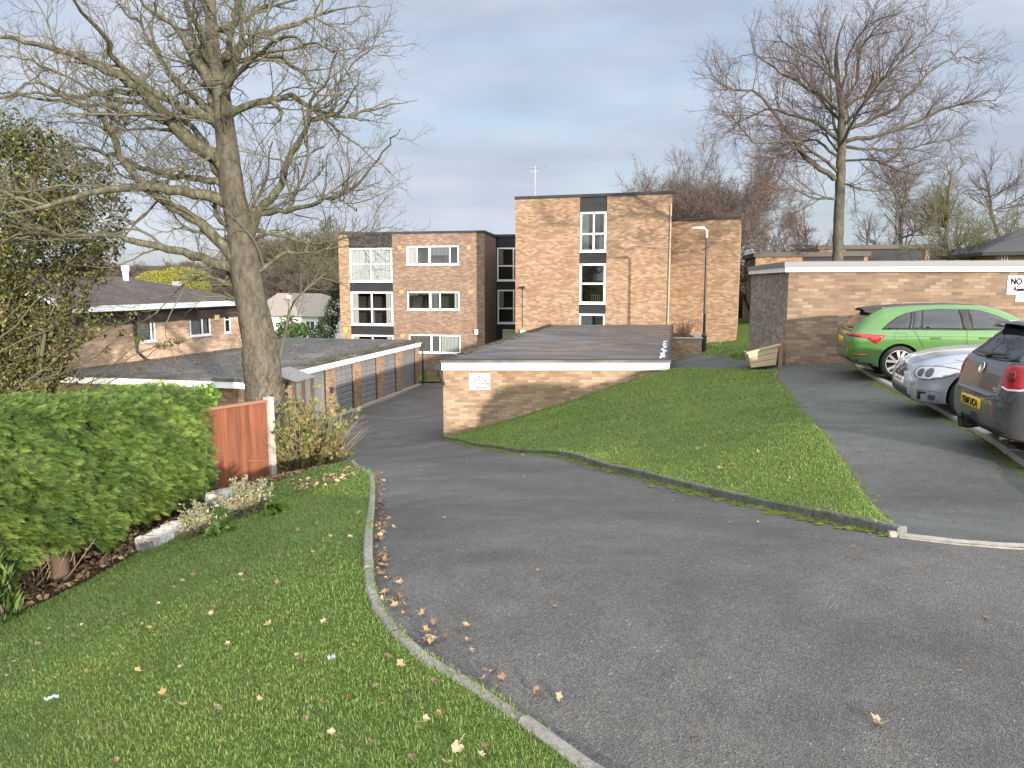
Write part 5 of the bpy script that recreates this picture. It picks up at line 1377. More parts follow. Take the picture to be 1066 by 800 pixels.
B = gp(738, 60); generic_tree(101, B, height_to(738, 152, 60), 6.2, .30, "broad rounded bare tree with reddish twigs rising behind the plain brick end wall", 14, (BARK_BEECH, TWIG_RED), .3, None, None, "bare_tree", 1.1, .003, 0, 1.5)
B = gp(786, 50); generic_tree(102, B, height_to(786, 205, 50), 3.6, .12, "small tree holding some orange brown leaves just right of the plain brick end wall", 3, (BARK_BEECH, TWIG_BROWN), .3, (700, .12, LEAF_BROWN), None, "young_tree", 1.0, .004, .05)
B = gp(848, 62); generic_tree(103, B, height_to(848, 160, 62), 3.6, .26, "twin stemmed bare tree with a few russet leaves, just left of the tall beech trunk", 2, (TWIG_BROWN, TWIG_RED), .3, (500, .11, LEAF_BROWN), None, "bare_tree", .9, .001)
B = gp(937, 66); generic_tree(104, B, height_to(937, 140, 66), 5.6, .26, "slender pale bare tree standing between the tall beech and the tangled green shrub", 1, (BARK_BEECH, TWIG_BROWN), .25, None, None, "bare_tree", 1.0, .001)
B = gp(972, 56); generic_tree(105, B, height_to(972, 158, 56), 5.2, .30, "dark trunked bare tree just left of the tangled green shrub", 1, (TWIG_BROWN, TWIG_GREEN), .2, None, None, "bare_tree", 1.0, .001)
B = gp(1052, 60); generic_tree(106, B, height_to(1052, 135, 60), 6.4, .34, "dark bare tree with reddish twigs above the house at the right edge", 2, (TWIG_BROWN, TWIG_BROWN), .2, None, None, "bare_tree", 1.0, .001)
B = gp(1000, 44); generic_tree(107, B, height_to(1000, 195, 44), 4.6, .12, "tangled green stemmed shrub arching over the roofs at upper right", 9, (TWIG_GREEN, TWIG_GREEN), .15, None, None, "arching_shrub", .7, .002, .05, 1.5)
B = gp(905, 75); generic_tree(108, B, height_to(905, 175, 75), 4.4, .22, "hazy purple brown bare tree farthest behind the flat roofed houses", 3, (TWIG_BROWN, TWIG_RED), .2, None, None, "bare_tree", .8, .001)
# far hillside behind the bungalows: one bare tree built, then copied
first = None; rng_ = random.Random(31)
spots = [(140, 120, 272), (172, 105, 278), (205, 130, 270), (232, 110, 268), (300, 95, 240), (322, 88, 226), (345, 105, 244), (288, 140, 250), (330, 130, 240), (255, 125, 260), (110, 130, 270), (70, 110, 268), (20, 120, 264), (190, 150, 268), (310, 150, 250), (360, 130, 255), (220, 95, 280), (335, 78, 262), (290, 82, 268), (312, 76, 275), (350, 82, 255), (270, 100, 262)]
kinds = [(TWIG_BROWN, TWIG_BROWN), (TWIG_BROWN, TWIG_RED), (TWIG_GREEN, TWIG_GREEN)]; protos = []
for i, (px, Y, py) in enumerate(spots):
    b = gp(px, Y); h = height_to(px, py, Y)
    lab = ["bare grey brown tree in the wood on the far hillside at left", "bare tree with reddish twigs in the wood on the far hillside at left", "bare olive tinged tree in the wood on the far hillside at left"][i % 3]; grp = ["grey brown hillside trees", "reddish hillside trees", "olive hillside trees"][i % 3]
    if i < 3:
        o = generic_tree(300 + i, (0, 0, 0), 10, 5.6, .24, lab, 4, kinds[i], .12, None, grp, "hillside_tree", 1.0, .014, 0, 1.3); protos.append(o)
    else: o = copy_tree(protos[i % 3])
    s = h / 10.0; o.location = b; o.scale = (s, s, s); o.rotation_euler = (0, 0, rng_.uniform(0, 6.28))

# ------------------------------------------------------------------ evergreens, hedge and shrubs
HOLLY = blade_mat("evergreen_leaf", (0.022, 0.026, 0.010), (0.070, 0.073, 0.023), (0.21, 0.195, 0.06), .12, .5, .25)
DARKLEAF = blade_mat("dark_leaf", (0.010, 0.018, 0.010), (0.024, 0.042, 0.018), (0.05, 0.085, 0.03), .1, .5)
YELLEAF = blade_mat("yellow_green_leaf", (0.10, 0.11, 0.015), (0.22, 0.22, 0.03), (0.33, 0.32, 0.06), .2)
CONIFER = blade_mat("conifer_spray", (0.016, 0.035, 0.008), (0.046, 0.089, 0.016), (0.140, 0.200, 0.042), .15, .6, .2)
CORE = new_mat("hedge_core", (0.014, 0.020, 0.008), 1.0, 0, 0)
PALELEAF = blade_mat("pale_leaf", (0.13, 0.14, 0.075), (0.24, 0.25, 0.15), (0.36, 0.36, 0.25), .15)
BRAMBLE = blade_mat("bramble_leaf", (0.06, 0.08, 0.022), (0.12, 0.14, 0.042), (0.25, 0.225, 0.075), .25)
DRYLEAF = blade_mat("dry_leaf", (0.11, 0.065, 0.04), (0.24, 0.155, 0.095), (0.40, 0.29, 0.19), .1)
DRYSTEM = new_mat("dry_stem", (0.27, 0.20, 0.125), 0.9)
def cloud(rng, blobs, n):
    """points near the surface of a bunch of uneven ellipsoids: (centre, radii)"""
    w = np.array([b[1][0] * b[1][1] + b[1][1] * b[1][2] for b in blobs]); w /= w.sum(); k = rng.choice(len(blobs), n, p=w)
    d = rng.normal(0, 1, (n, 3)); d /= np.linalg.norm(d, axis=1, keepdims=True)
    C = np.array([b[0] for b in blobs]); R = np.array([b[1] for b in blobs])
    rr = rng.uniform(.35, 1.05, (n, 1)) ** .6
    return C[k] + d * R[k] * rr, d
def evergreen():
    rng = np.random.default_rng(77); Y0 = 16.8
    b = gp(8, Y0, 420); r = empty("evergreen_tree", b, "dark olive leaved evergreen tree behind the clipped hedge at the left edge", "tree")
    T = Tree(78); st = []
    for a0, ln in ((2.2, 4.6), (.3, 4.2), (1.2, 5.0), (4.0, 4.0)):
        P = T.path(np.array(b) - (0, 0, .2), (math.cos(a0) * .35, math.sin(a0) * .35, 1), ln, 9, .09, .02); rad = np.linspace(.10, .03, 10); st.append((P, rad))
        T.spawn(P[2:], rad[2:], 0, [dict(n=9, len=1.9, ang=55, wob=.16, trop=.01, r=.02, seg=6), dict(n=6, len=.8, ang=45, wob=.2, trop=.0, r=.008, seg=4)], ln)
    # clumps of foliage set where the photograph shows them
    blobs = []
    for px, py, w, h, dy in ((-30, 190, 70, 60, 0), (20, 180, 55, 45, .5), (60, 195, 50, 35, -.4), (90, 205, 32, 26, .6), (10, 235, 60, 40, -.6), (60, 250, 50, 35, .4), (100, 248, 26, 22, -.2), (115, 235, 14, 14, .3), (-20, 280, 50, 40, .8), (30, 285, 40, 28, -.3), (80, 280, 26, 18, .2), (15, 330, 35, 26, .3), (55, 335, 24, 18, -.5), (25, 370, 26, 22, .6), (70, 362, 14, 12, -.2), (-40, 350, 40, 40, 0), (75, 318, 16, 10, .5), (95, 302, 14, 8, .1), (-60, 240, 60, 70, 1), (40, 150, 40, 24, .4), (-10, 140, 50, 30, .2), (20, 215, 60, 40, .9), (55, 225, 45, 30, .8), (35, 262, 60, 30, 1.0), (0, 320, 40, 40, 1.0), (40, 310, 40, 30, .9), (20, 350, 40, 30, 1.0), (-10, 390, 40, 24, .8), (45, 385, 30, 14, .6), (75, 345, 22, 14, .6), (85, 275, 30, 18, .6), (108, 260, 20, 14, .3), (60, 170, 40, 20, .2), (-20, 330, 60, 50, .5), (0, 375, 60, 30, .2), (50, 365, 34, 22, .3), (30, 395, 50, 16, 0), (95, 325, 20, 14, 0), (110, 285, 18, 14, .2), (120, 215, 16, 14, .1), (100, 180, 20, 14, .3)):
        c = at(px, py, Y0 + dy); k = (Y0 + dy) / 800; blobs.append((tuple(c), (w * k, w * k * .9, h * k)))
    for px, py in ((120, 338), (128, 346), (150, 352), (165, 360), (180, 356), (112, 350), (98, 340), (140, 330), (105, 365), (88, 350)):
        c = at(px, py, Y0 - 1.0); k = Y0 / 800; blobs.append((tuple(c), (9 * k, 9 * k, 5 * k)))
    ends = []
    for (c, R) in blobs:
        p0 = st[rng.integers(0, 4)][0][rng.integers(3, 9)]; n = 8
        P = np.array([p0 + (np.array(c) - p0) * t + rng.normal(0, .05, 3) for t in np.linspace(0, 1, n)]); T.line(P, .025, .008)
        T.spawn(P[4:], np.linspace(.016, .008, 4), 0, [dict(n=7, len=R[0] * 1.1, ang=50, wob=.2, trop=0, r=.008, seg=4), dict(n=4, len=R[0] * .4, ang=45, wob=.2, trop=0, r=.005, seg=3)], 1)
    T.mesh("trunk", TWIG_GREEN, r, st); T.mesh("branch", TWIG_GREEN, r, T.L)
    n = 52000; C, d = cloud(rng, blobs, n)
    # let gaps through: drop leaves by a coarse random mask so that clumps stay separate
    cell = np.floor(C / .30).astype(int); hsh = (cell[:, 0] * 73856093 ^ cell[:, 1] * 19349663 ^ cell[:, 2] * 83492791) % 100
    C = C[hsh < 70]; m = len(C)
    V, F = leaf_quads(rng, C, .095, .55)
    np_mesh("crown", V, F, HOLLY, r, attr=np.repeat(np.clip(rng.normal(.42, .28, m), 0, 1), 4))
evergreen()
def leafy(name, label, cat, base, blobs, n, size, mat, seed, stems=0, stem_mat=None, lean=.5, group=None, aspect=.55, mean=.5):
    rng = np.random.default_rng(seed); r = empty(name, base, label, cat, group); T = Tree(seed)
    C, d = cloud(rng, blobs, n); V, F = leaf_quads(rng, C, size, aspect)
    np_mesh("foliage", V, F, mat, r, attr=np.repeat(np.clip(rng.normal(mean, .25, n), 0, 1), 4))
    for i in range(max(stems, 4)):
        c, R = blobs[rng.integers(0, len(blobs))]; tgt = np.array(c) + rng.normal(0, .5, 3) * R; p0 = np.array(base) + np.array([rng.normal(0, .08), rng.normal(0, .08), -.05])
        P = np.array([p0 + (tgt - p0) * np.array([t ** 1.2, t ** 1.2, t]) + rng.normal(0, .01, 3) for t in np.linspace(0, 1, 7)]); T.line(P, .010 if size < .2 else .03, .004)
        T.spawn(P[3:], np.linspace(.006, .004, 4), 0, [dict(n=3, len=np.mean(R) * .7, ang=40, wob=.15, trop=.05, r=.005, seg=4)], 1)
    T.mesh("stem", stem_mat or DRYSTEM, r, T.L)
    return r
def shoot_shrub(name, label, cat, base, W, H, shoots, per, size, mat, stem_mat, seed, aspect=.5, bare=.25, stray=0, stray_mat=None, splay=.9):
    """a shrub of many thin shoots fanning up from the ground, leafy towards their tips"""
    rng = np.random.default_rng(seed); r = empty(name, base, label, cat); T = Tree(seed); C, D = [], []; B0 = np.array(base, float)
    for i in range(shoots + stray):
        a = rng.uniform(0, 6.28); s = rng.random() ** .6; p0 = B0 + np.array([math.cos(a), math.sin(a), 0]) * W * .35 * s + (0, 0, -.04)
        L = H * rng.uniform(.6, 1.12) * (1 - .25 * s); P = T.path(p0, (math.cos(a) * splay * s, math.sin(a) * splay * s, 1), L, 7, .11, -.01 if i < shoots else -.06)
        T.line(P, .007 if i < shoots else .006, .003)
        if i >= shoots: continue
        for f in rng.uniform(bare, 1.03, per):
            j = min(int(f * 7), 6); d = P[j + 1] - P[j]; d /= np.linalg.norm(d); q_ = rng.normal(0, 1, 3); q_ -= d * q_.dot(d); q_ /= np.linalg.norm(q_)
            C.append(P[j] + d * L / 7 * (f * 7 - j) + q_ * size * .6); D.append(d * .8 + q_)
    C, D = np.array(C), np.array(D); n = len(C); V, F = leaf_quads(rng, C, size, aspect, dirs=D)
    np_mesh("foliage", V, F, mat, r, attr=np.repeat(np.clip(rng.normal(.5, .25, n), 0, 1), 4)); T.mesh("stem", stem_mat, r, T.L)
    return r
def sc(px, py, Y, w, h, dp=None):
    k = Y / 800; return (tuple(at(px, py, Y)), (w * k, (dp or w) * k, h * k))
leafy("willow", "yellow green leafy tree beyond the bungalow roof at left", "tree", gp(180, 72), [sc(165, 292, 72, 22, 10), sc(190, 290, 72, 26, 12), sc(180, 300, 71, 36, 12), sc(205, 300, 72, 14, 9)], 16000, .16, YELLEAF, 5, 8, TWIG_GREEN)
leafy("laurel_bush", "rounded dark green bush in front of the white rendered house", "shrub", gp(303, 52), [sc(300, 340, 52, 12, 12), sc(310, 345, 52, 14, 9), sc(294, 350, 52, 12, 8)], 1800, .22, blade_mat("laurel_leaf", (0.015, 0.035, 0.012), (0.04, 0.08, 0.025), (0.08, 0.14, 0.05), .1, .4), 6, 6, TWIG_BROWN)
leafy("yew_bush", "near black conical evergreen between the white house and the brown flats", "shrub", gp(342, 50), [sc(340, 342, 50, 12, 12), sc(346, 325, 50, 9, 14), sc(350, 305, 51, 7, 12), sc(332, 350, 50, 10, 8)], 2200, .18, DARKLEAF, 7, 6, TWIG_BROWN)
leafy("dark_evergreen", "dark evergreen showing between the brick end wall and the right garages", "shrub", gp(774, 56), [sc(772, 310, 56, 9, 22), sc(777, 325, 55, 10, 20)], 1800, .25, DARKLEAF, 8, 6, TWIG_BROWN)
def twig_shrub():
    p, z = PLANTER; T = Tree(9); r = empty("twiggy_shrub", (p.x, p.y, z), "leafless tan twiggy shrub growing in the low brick planter", "shrub")
    for i in range(90):
        a = T.rng.uniform(0, 6.28); T.line(T.path((p.x + T.rng.normal(0, .12), p.y + T.rng.normal(0, .12), z - .1), (math.cos(a) * .5, math.sin(a) * .5, 1), T.rng.uniform(.5, .95), 5, .1, -.01), .010, .005)
    L = list(T.L)
    for P, rd in L: T.spawn(P, rd, 0, [dict(n=3, len=.3, ang=30, wob=.1, trop=.02, r=.006, seg=3, tip=.004)], .5)
    T.mesh("stem", new_or("tan_twig", (0.30, 0.17, 0.10), 0.9), r, T.L)
twig_shrub()

def hedge():
    rng = np.random.default_rng(5)
    r = empty("conifer_hedge", (-4.6, 7.6, zg(-4.6, 7.6)), "thick bright green clipped conifer hedge left of the lawn", "hedge")
    fx = lambda y: np.interp(y, [4.0, 5.5, 6.5, 7.5, 9, 10.25], [-4.45, -4.38, -4.27, -4.18, -4.13, -4.13])      # front face
    top = lambda y: np.interp(y, [4.0, 6.2, 8, 10.25], [EYE - .90, EYE - 1.08, EYE - 1.30, EYE - 1.46])
    y0, y1, dep = 4.0, 10.25, 1.45
    gz = lambda y: zg_np(fx(y), y)
    bump = lambda a, b: .06 * np.sin(a * 2.3 + 1.1 * b) + .05 * np.sin(a * 4.7 - 2.9 * b + 1) + .05 * np.sin(11.1 * a + 6 * b + 2 * np.sin(b * 9)) + .04 * np.sin(19 * a - 15 * b + 2 * np.sin(a * 7))
    # where a spray sits (y along, h up, face)
    def place(n, face):
        if face == 'front':
            y = rng.uniform(y0, y1, n); t = rng.random(n); lo = gz(y) + np.interp(y, [5, 7.2, 7.8, 9, 10.2], [.30, .36, .28, .12, .10]) + .10 * np.sin(y * 3.1) + .06 * np.sin(y * 8); z = lo + (top(y) - lo) * t
            x = fx(y) + bump(y, z) + .14 * np.sin(np.clip(t, 0, 1) * np.pi) - .10 * t ** 4; nrm = np.column_stack([np.ones(n), np.full(n, .15), np.where(t > .93, .9, np.where(t < .12, -.5, .05))])
            # round the far corner
            e = np.clip((y - (y1 - .35)) / .35, 0, 1); x -= e ** 2 * .3; nrm[:, 1] += e * .8
        elif face == 'end':
            s = rng.random(n); x = fx(y1) - s * dep; z0 = gz(np.full(n, y1)) + .12; t = rng.random(n); z = z0 + (top(np.full(n, y1)) - z0) * t; y = y1 + .02 + bump(x * 1.3, z) + .08 * np.sin(t * np.pi); nrm = np.column_stack([np.full(n, .1), np.ones(n), np.full(n, .05)])
        else:
            y = rng.uniform(y0, y1, n); s = rng.random(n); x = fx(y) - .02 - s * dep; z = top(y) + .3 * bump(y, x * 1.7) + .05 - .10 * (np.abs(s - .5) * 2) ** 4; nrm = np.column_stack([np.full(n, .25), np.full(n, .1), np.ones(n)])
        return np.column_stack([x, y, z]), nrm / np.linalg.norm(nrm, axis=1, keepdims=True)
    Ps, Ns = zip(place(36000, 'front'), place(5600, 'end'), place(11000, 'top'))
    P, N = np.concatenate(Ps), np.concatenate(Ns); n = len(P)
    P -= N * np.abs(rng.normal(0, .11, (n, 1))) - .01
    # spray direction: outwards, sweeping away along the hedge and nodding a little
    D = N * .62 + np.array([.25, .75, .0]) * 1.0 + rng.normal(0, .5, (n, 3)) + np.array([0, 0, .04]); D /= np.linalg.norm(D, axis=1, keepdims=True)
    U = N + rng.normal(0, .35, (n, 3)) + np.array([0, 0, .55]); S_ = np.cross(D, U); S_ /= np.linalg.norm(S_, axis=1, keepdims=True); U = np.cross(S_, D)
    L = rng.uniform(.055, .125, n)
    V, F, A = [], [], []; base = 0
    def quad(p0, p1, p2, p3, a):
        nonlocal base
        q = np.stack([p0, p1, p2, p3], 1); V.append(q.reshape(-1, 3)); m = len(q); F.append((base + np.arange(m * 4)).reshape(m, 4)); A.append(np.repeat(a, 4)); base += m * 4
    tone = np.clip(rng.normal(.44, .24, n) + .10 * np.sin(P[:, 1] * 5 + P[:, 2] * 7), 0, 1)
    Lc = L[:, None]
    pt = lambda f: P + D * Lc * f - np.array([0, 0, 1.0]) * (Lc * .28 * f ** 2)
    quad(pt(0), pt(.45) + S_ * Lc * .035, pt(1.0), pt(.45) - S_ * Lc * .035, tone)
    for i, f in enumerate((.12, .26, .40, .54, .68, .82)):
        for sgn in (1, -1):
            ln = Lc * (.52 - .42 * f) * rng.uniform(.7, 1.2, (n, 1)); b = pt(f + .03 * sgn)
            tip = b + D * ln * .85 + S_ * sgn * ln * .75 - np.array([0, 0, 1.0]) * ln * .18 + U * rng.normal(0, .12, (n, 1)) * ln
            mid = (b + tip) / 2; w = np.cross(tip - b, U); w /= np.linalg.norm(w, axis=1, keepdims=True) + 1e-9; w *= Lc * .030
            quad(b, mid + w, tip, mid - w, np.clip(tone + rng.normal(.05 + .18 * f, .08, n), 0, 1))
    fo = np_mesh("foliage", np.concatenate(V), np.concatenate(F), CONIFER, r, attr=np.concatenate(A))
    # dark twiggy inside of the hedge
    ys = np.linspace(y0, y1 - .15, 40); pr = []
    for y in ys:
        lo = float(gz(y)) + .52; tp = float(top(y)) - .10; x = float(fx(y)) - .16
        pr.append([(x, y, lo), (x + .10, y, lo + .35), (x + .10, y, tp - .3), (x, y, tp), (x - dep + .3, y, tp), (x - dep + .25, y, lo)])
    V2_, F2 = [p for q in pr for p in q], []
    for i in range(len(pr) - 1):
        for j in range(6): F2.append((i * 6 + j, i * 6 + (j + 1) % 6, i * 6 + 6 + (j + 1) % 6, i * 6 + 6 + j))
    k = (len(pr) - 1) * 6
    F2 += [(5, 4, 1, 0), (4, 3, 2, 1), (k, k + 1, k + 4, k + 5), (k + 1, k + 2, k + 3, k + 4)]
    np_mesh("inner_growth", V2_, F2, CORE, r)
    # stems under the skirt
    T = Tree(3)
    for px, py, w in ((69, 612, .085), (62, 600, .05)):
        g0 = on_ground(px, py); p = np.array((g0.x - .05, g0.y, g0.z - .05)); T = Tree(int(px))
        T.line(T.path(p, (.02, .02, 1), 1.0, 6, .02, .0), w, w * .85); T.mesh("trunk", BARK_LIMB if w < .06 else new_or("hedge_trunk", (0.08, 0.052, 0.037), 0.9), r, T.L)
    for i in range(5):
        y = 4.6 + i * 1.25 + rng.uniform(-.2, .2); T = Tree(60 + i); x = float(fx(y)) - .55; T.line(T.path((x, y, zg(x, y) - .05), (0, 0, 1), 1.1, 6, .03, 0), .06, .05); T.mesh("trunk", new_or("hedge_trunk", (0.08, 0.052, 0.037), 0.9), r, T.L)
    T = Tree(91); g0 = on_ground(50, 618)
    for i in range(46):
        p = (g0.x + T.rng.normal(-.05, .10), g0.y + T.rng.normal(0, .25), g0.z - .03); T.line(T.path(p, (T.rng.normal(-.2, .35), T.rng.normal(.1, .35), 1), T.rng.uniform(.35, .75), 6, .12, .0), .007, .004)
    T.mesh("dead_stem", new_or("dead_stem", (0.23, 0.155, 0.10), 0.9), r, T.L)
hedge()
# small dark upright conifer at the left edge
def corner_conifer():
    rng = np.random.default_rng(8); b = on_ground(6, 655); r = empty("small_conifer", b, "small upright dark conifer bush at the left edge below the hedge", "shrub")
    n = 1500; t = rng.random(n) ** .8; a = rng.uniform(0, 6.28, n); rad = (.30 * (1 - .5 * t)) * rng.uniform(.5, 1, n)
    C = np.column_stack([b.x - .18 + np.cos(a) * rad, b.y + np.sin(a) * rad, b.z + .06 + t * .62])
    D = np.column_stack([np.cos(a) * .35, np.sin(a) * .35, np.ones(n)])
    V, F = leaf_quads(rng, C, .13, .16, dirs=D); np_mesh("foliage", V, F, blade_mat("small_conifer_leaf", (0.02, 0.045, 0.01), (0.05, 0.095, 0.02), (0.10, 0.15, 0.03), .1), r, attr=np.repeat(rng.random(n), 4))
    T = Tree(4)
    for i in range(8): T.line(T.path((b.x - .18 + T.rng.normal(0, .08), b.y + T.rng.normal(0, .08), b.z - .05), (0, 0, 1), .4, 4, .1, 0), .018, .01)
    T.mesh("stem", TWIG_BROWN, r, T.L)
corner_conifer()
def whitewash():
    if "ww" not in _mats:
        m = new_mat("whitewash", rough=.95); g = G(m); P = g.coord("Object")
        g.color(g.mix(.9, g.ramp(g.noise(P, 9, 6, .7), [(.32, (0.16, 0.13, 0.10)), (.5, (0.42, 0.40, 0.36)), (.7, (0.58, 0.56, 0.52))]), g.ramp(g.noise(P, 3, 5), [(.35, g3(.6)), (.6, g3(1))]), 'MULTIPLY')); g.bump(g.noise(P, 25, 6), 1.0, .03); _mats["ww"] = m
    return _mats["ww"]
def bed_plants():
    # bramble thicket by the concrete post
    Y = 13.1; b = gp(322, Y, 500); k = Y / 800
    bb = gp(322, Y, 510); shoot_shrub("bramble_bush", "straggling yellow green bramble with dry stems beside the concrete fence post", "shrub", bb, 66 * k, 90 * k, 84, 34, .075, BRAMBLE, DRYSTEM, 15, .85, .15, 120, DRYSTEM, .6)
    r = [o_ for o_ in COL.objects if o_.name.startswith("bramble_bush")][0]
    rng = np.random.default_rng(16); C, _ = cloud(rng, [sc(325, 500, Y - .2, 34, 12), sc(340, 478, Y, 22, 24), sc(355, 505, Y - .2, 16, 8)], 900); V, F = leaf_quads(rng, C, .085, .7)
    tag(np_mesh("dead_leaf", V, F, DRYLEAF, r, attr=np.repeat(rng.random(900), 4)), kind="stuff")
    for (px, py, w, h, n, lab, s) in ((258, 520, 21, 19, 2600, "pale grey green bushy shrub in front of the red fence panel", 17), (206, 545, 14, 17, 1100, "thin pale dried shrub at the foot of the hedge end", 18)):
        g0 = on_ground(px, py + h + 2); Y = g0.y
        shoot_shrub("garden_shrub", lab, "shrub", g0, w * 1.0 * Y / 800, h * 2.9 * Y / 800, 90 if w > 18 else 50, 60 if w > 18 else 32, .032, PALELEAF, DRYSTEM, s, .5, .18 if w > 18 else .45, splay=.42)
    GRN = blade_mat("fresh_leaf", (0.06, 0.13, 0.02), (0.12, 0.22, 0.04), (0.2, 0.3, 0.07), .25)
    for (px, py, w, h, n, sz, lab, s) in ((287, 532, 12, 8, 120, .13, "clump of broad fresh green leaves right of the pale shrub", 19), (232, 553, 17, 8, 260, .07, "low fresh green plants between the two pale shrubs", 20), (215, 412, 14, 14, 420, .09, "leafy green climber top showing over the red fence", 21), (8, 650, 7, 5, 30, .16, "few broad leaves lying at the left edge below the hedge", 22)):
        g0 = on_ground(px, py + h) if py > 450 else Vector(gp(px, 13.2, 430)); Y = g0.y
        leafy("leafy_plant", lab, "plant", g0, [sc(px, py, Y, w, h), sc(px - w * .5, py + 2, Y, w * .5, h * .7), sc(px + w * .5, py + 2, Y, w * .5, h * .7)], n, sz, GRN, s, 10, TWIG_GREEN, aspect=.75)
    # low white-painted wall stones at the back of the bed
    for (x0, y0, x1, y1, h, lab) in ((160, 577, 198, 557, .15, "longer whitewashed low wall showing under the hedge skirt"), (228, 532, 246, 523, .20, "short whitewashed low wall between the two pale shrubs")):
        a, c = on_ground(x0, y0), on_ground(x1, y1); d = (c - a); d.z = 0; L = d.length; d.normalize(); nn = Vector((d.y, -d.x, 0)); rng = random.Random(int(x0))
        bm_ = bmesh.new(); 
        nx = 14
        prof = [(0, -.15), (.02, h * .5), (-.01, h * .93), (-.05, h), (-.20, h), (-.22, -.15)]
        rings = []
        for i in range(nx + 1):
            s = L * i / nx; p = a + d * s; zz = a.z + (c.z - a.z) * i / nx
            rings.append([bm_.verts.new((p.x + nn.x * (o + rng.uniform(-.035, .035)), p.y + nn.y * (o + rng.uniform(-.035, .035)), zz + hh + rng.uniform(-.035, .03))) for o, hh in prof])
        for q0, q1 in zip(rings, rings[1:]):
            for j in range(6): bm_.faces.new((q0[j], q1[j], q1[(j + 1) % 6], q0[(j + 1) % 6]))
        bm_.faces.new(rings[0]); bm_.faces.new(rings[-1][::-1])
        bmesh.ops.recalc_face_normals(bm_, faces=bm_.faces)
        me = bpy.data.meshes.new("garden_wall"); bm_.to_mesh(me); bm_.free()
        o = link_mesh("garden_wall", me, whitewash()); me.transform(Matrix.Translation(-a)); o.location = a; tag(o, lab, "garden wall")
    # red featheredge fence panel between concrete posts
    pr = at(276.5, 415, 12.4); pl = at(190, 423, 11.0)
    zb = zg(pr.x, pr.y) - .05
    d = (pl - pr); d.z = 0; L = 1.83; d.normalize(); n = Vector((-d.y, d.x, 0))
    if n.y > 0: n = -n
    f = empty("fence_panel", (pr.x, pr.y, zb), "red brown vertical board fence panel with concrete post at the right end of the hedge", "fence")
    RED = new_mat("red_fence_stain", rough=0.8); g = G(RED); P_ = g.coord("Object", (6, 6, .6)); oi = g.n("ObjectInfo"); va = g.ramp(oi.outputs["Random"], [(0, g3(.72)), (1, g3(1.18))])
    g.color(g.mix(1.0, va, g.ramp(g.noise(P_, 3, 6, .6), [(.3, (0.098, 0.031, 0.013)), (.55, (0.160, 0.050, 0.021)), (.75, (0.205, 0.074, 0.036))]), "MULTIPLY")); g.bump(g.noise(P_, 9, 5), .4, .006)
    z_r, z_l = at(276.5, 418.5, 12.4).z, at(222, 426, 11.52).z
    slope = (z_l - z_r) / ((at(222, 426, 11.52) - pr).xy.length)
    nb = 20; w = L / nb; rng = random.Random(7)
    for i in range(nb):
        m = MB(); p = Vector((pr.x, pr.y, zb)) + d * (i * w); zt = z_r + slope * (i * w) ; m.box(p + n * .012 + d * .004, d * (w - .016), n * -.012, (0, 0, zt - zb + rng.uniform(-.004, .004)))
        # each featheredge board is thicker on one side
        m.v = [(x + n.x * (.012 if k in () else 0), y, z) for k, (x, y, z) in enumerate(m.v)]
        q = m.v
        bo = Matrix.Rotation(math.radians(-15), 4, 'Z'); c0 = p + d * (w / 2)
        m.v = [tuple(c0 + bo @ (Vector(v) - c0)) for v in q]
        m.build("board", RED, f)
    m = MB(); p = Vector((pr.x, pr.y, z_r)); m.box(p + n * .045 - d * .0, d * L + Vector((0, 0, slope * L)), n * -.08, (0, 0, .035)); m.build("capping_rail", new_or("fence_cap", (0.23, 0.12, 0.075), 0.8), f)
    m = MB(); p = Vector((pr.x, pr.y, zb)) - n * .012; m.box(p, d * L, n * -.006, Vector((0, 0, z_r - zb - .02))); m.v = [(x, y, z + (slope * (Vector((x, y, 0)) - Vector((pr.x, pr.y, 0))).dot(d) if z > zb + .1 else 0)) for x, y, z in m.v]; m.build("gap_shade_sheet", new_or("fence_shadow_board", (0.05, 0.022, 0.014), .9), f)  # dark sheet added behind the boards, standing in for shade in their gaps
    for h in (.25, .95):
        m = MB(); m.box(Vector((pr.x, pr.y, zb + h)) - n * .020, d * L, n * -.04, (0, 0, .07)); m.build("back_rail", RED, f)
    PC = new_mat("concrete_post", rough=.9); g = G(PC); P_ = g.coord("Object")
    g.color(g.mix(.6, g.ramp(g.noise(P_, 8, 6), [(.3, (0.26, 0.25, 0.22)), (.7, (0.45, 0.43, 0.38))]), g.ramp(g.noise(P_, 60, 3), [(.3, g3(.75)), (.7, g3(1.1))]), 'MULTIPLY')); g.bump(g.noise(P_, 120, 4), .6, .004)
    for s in (-.12, L + .005):
        m = MB(); p = Vector((pr.x, pr.y, zb - .3)) + d * s; zt = z_r + slope * max(0, s) + .07; m.box(p + n * .06, d * .115, n * -.12, (0, 0, zt - zb + .3)); m.build("concrete_post", PC, f)
    # old rail behind the panel
bed_plants()

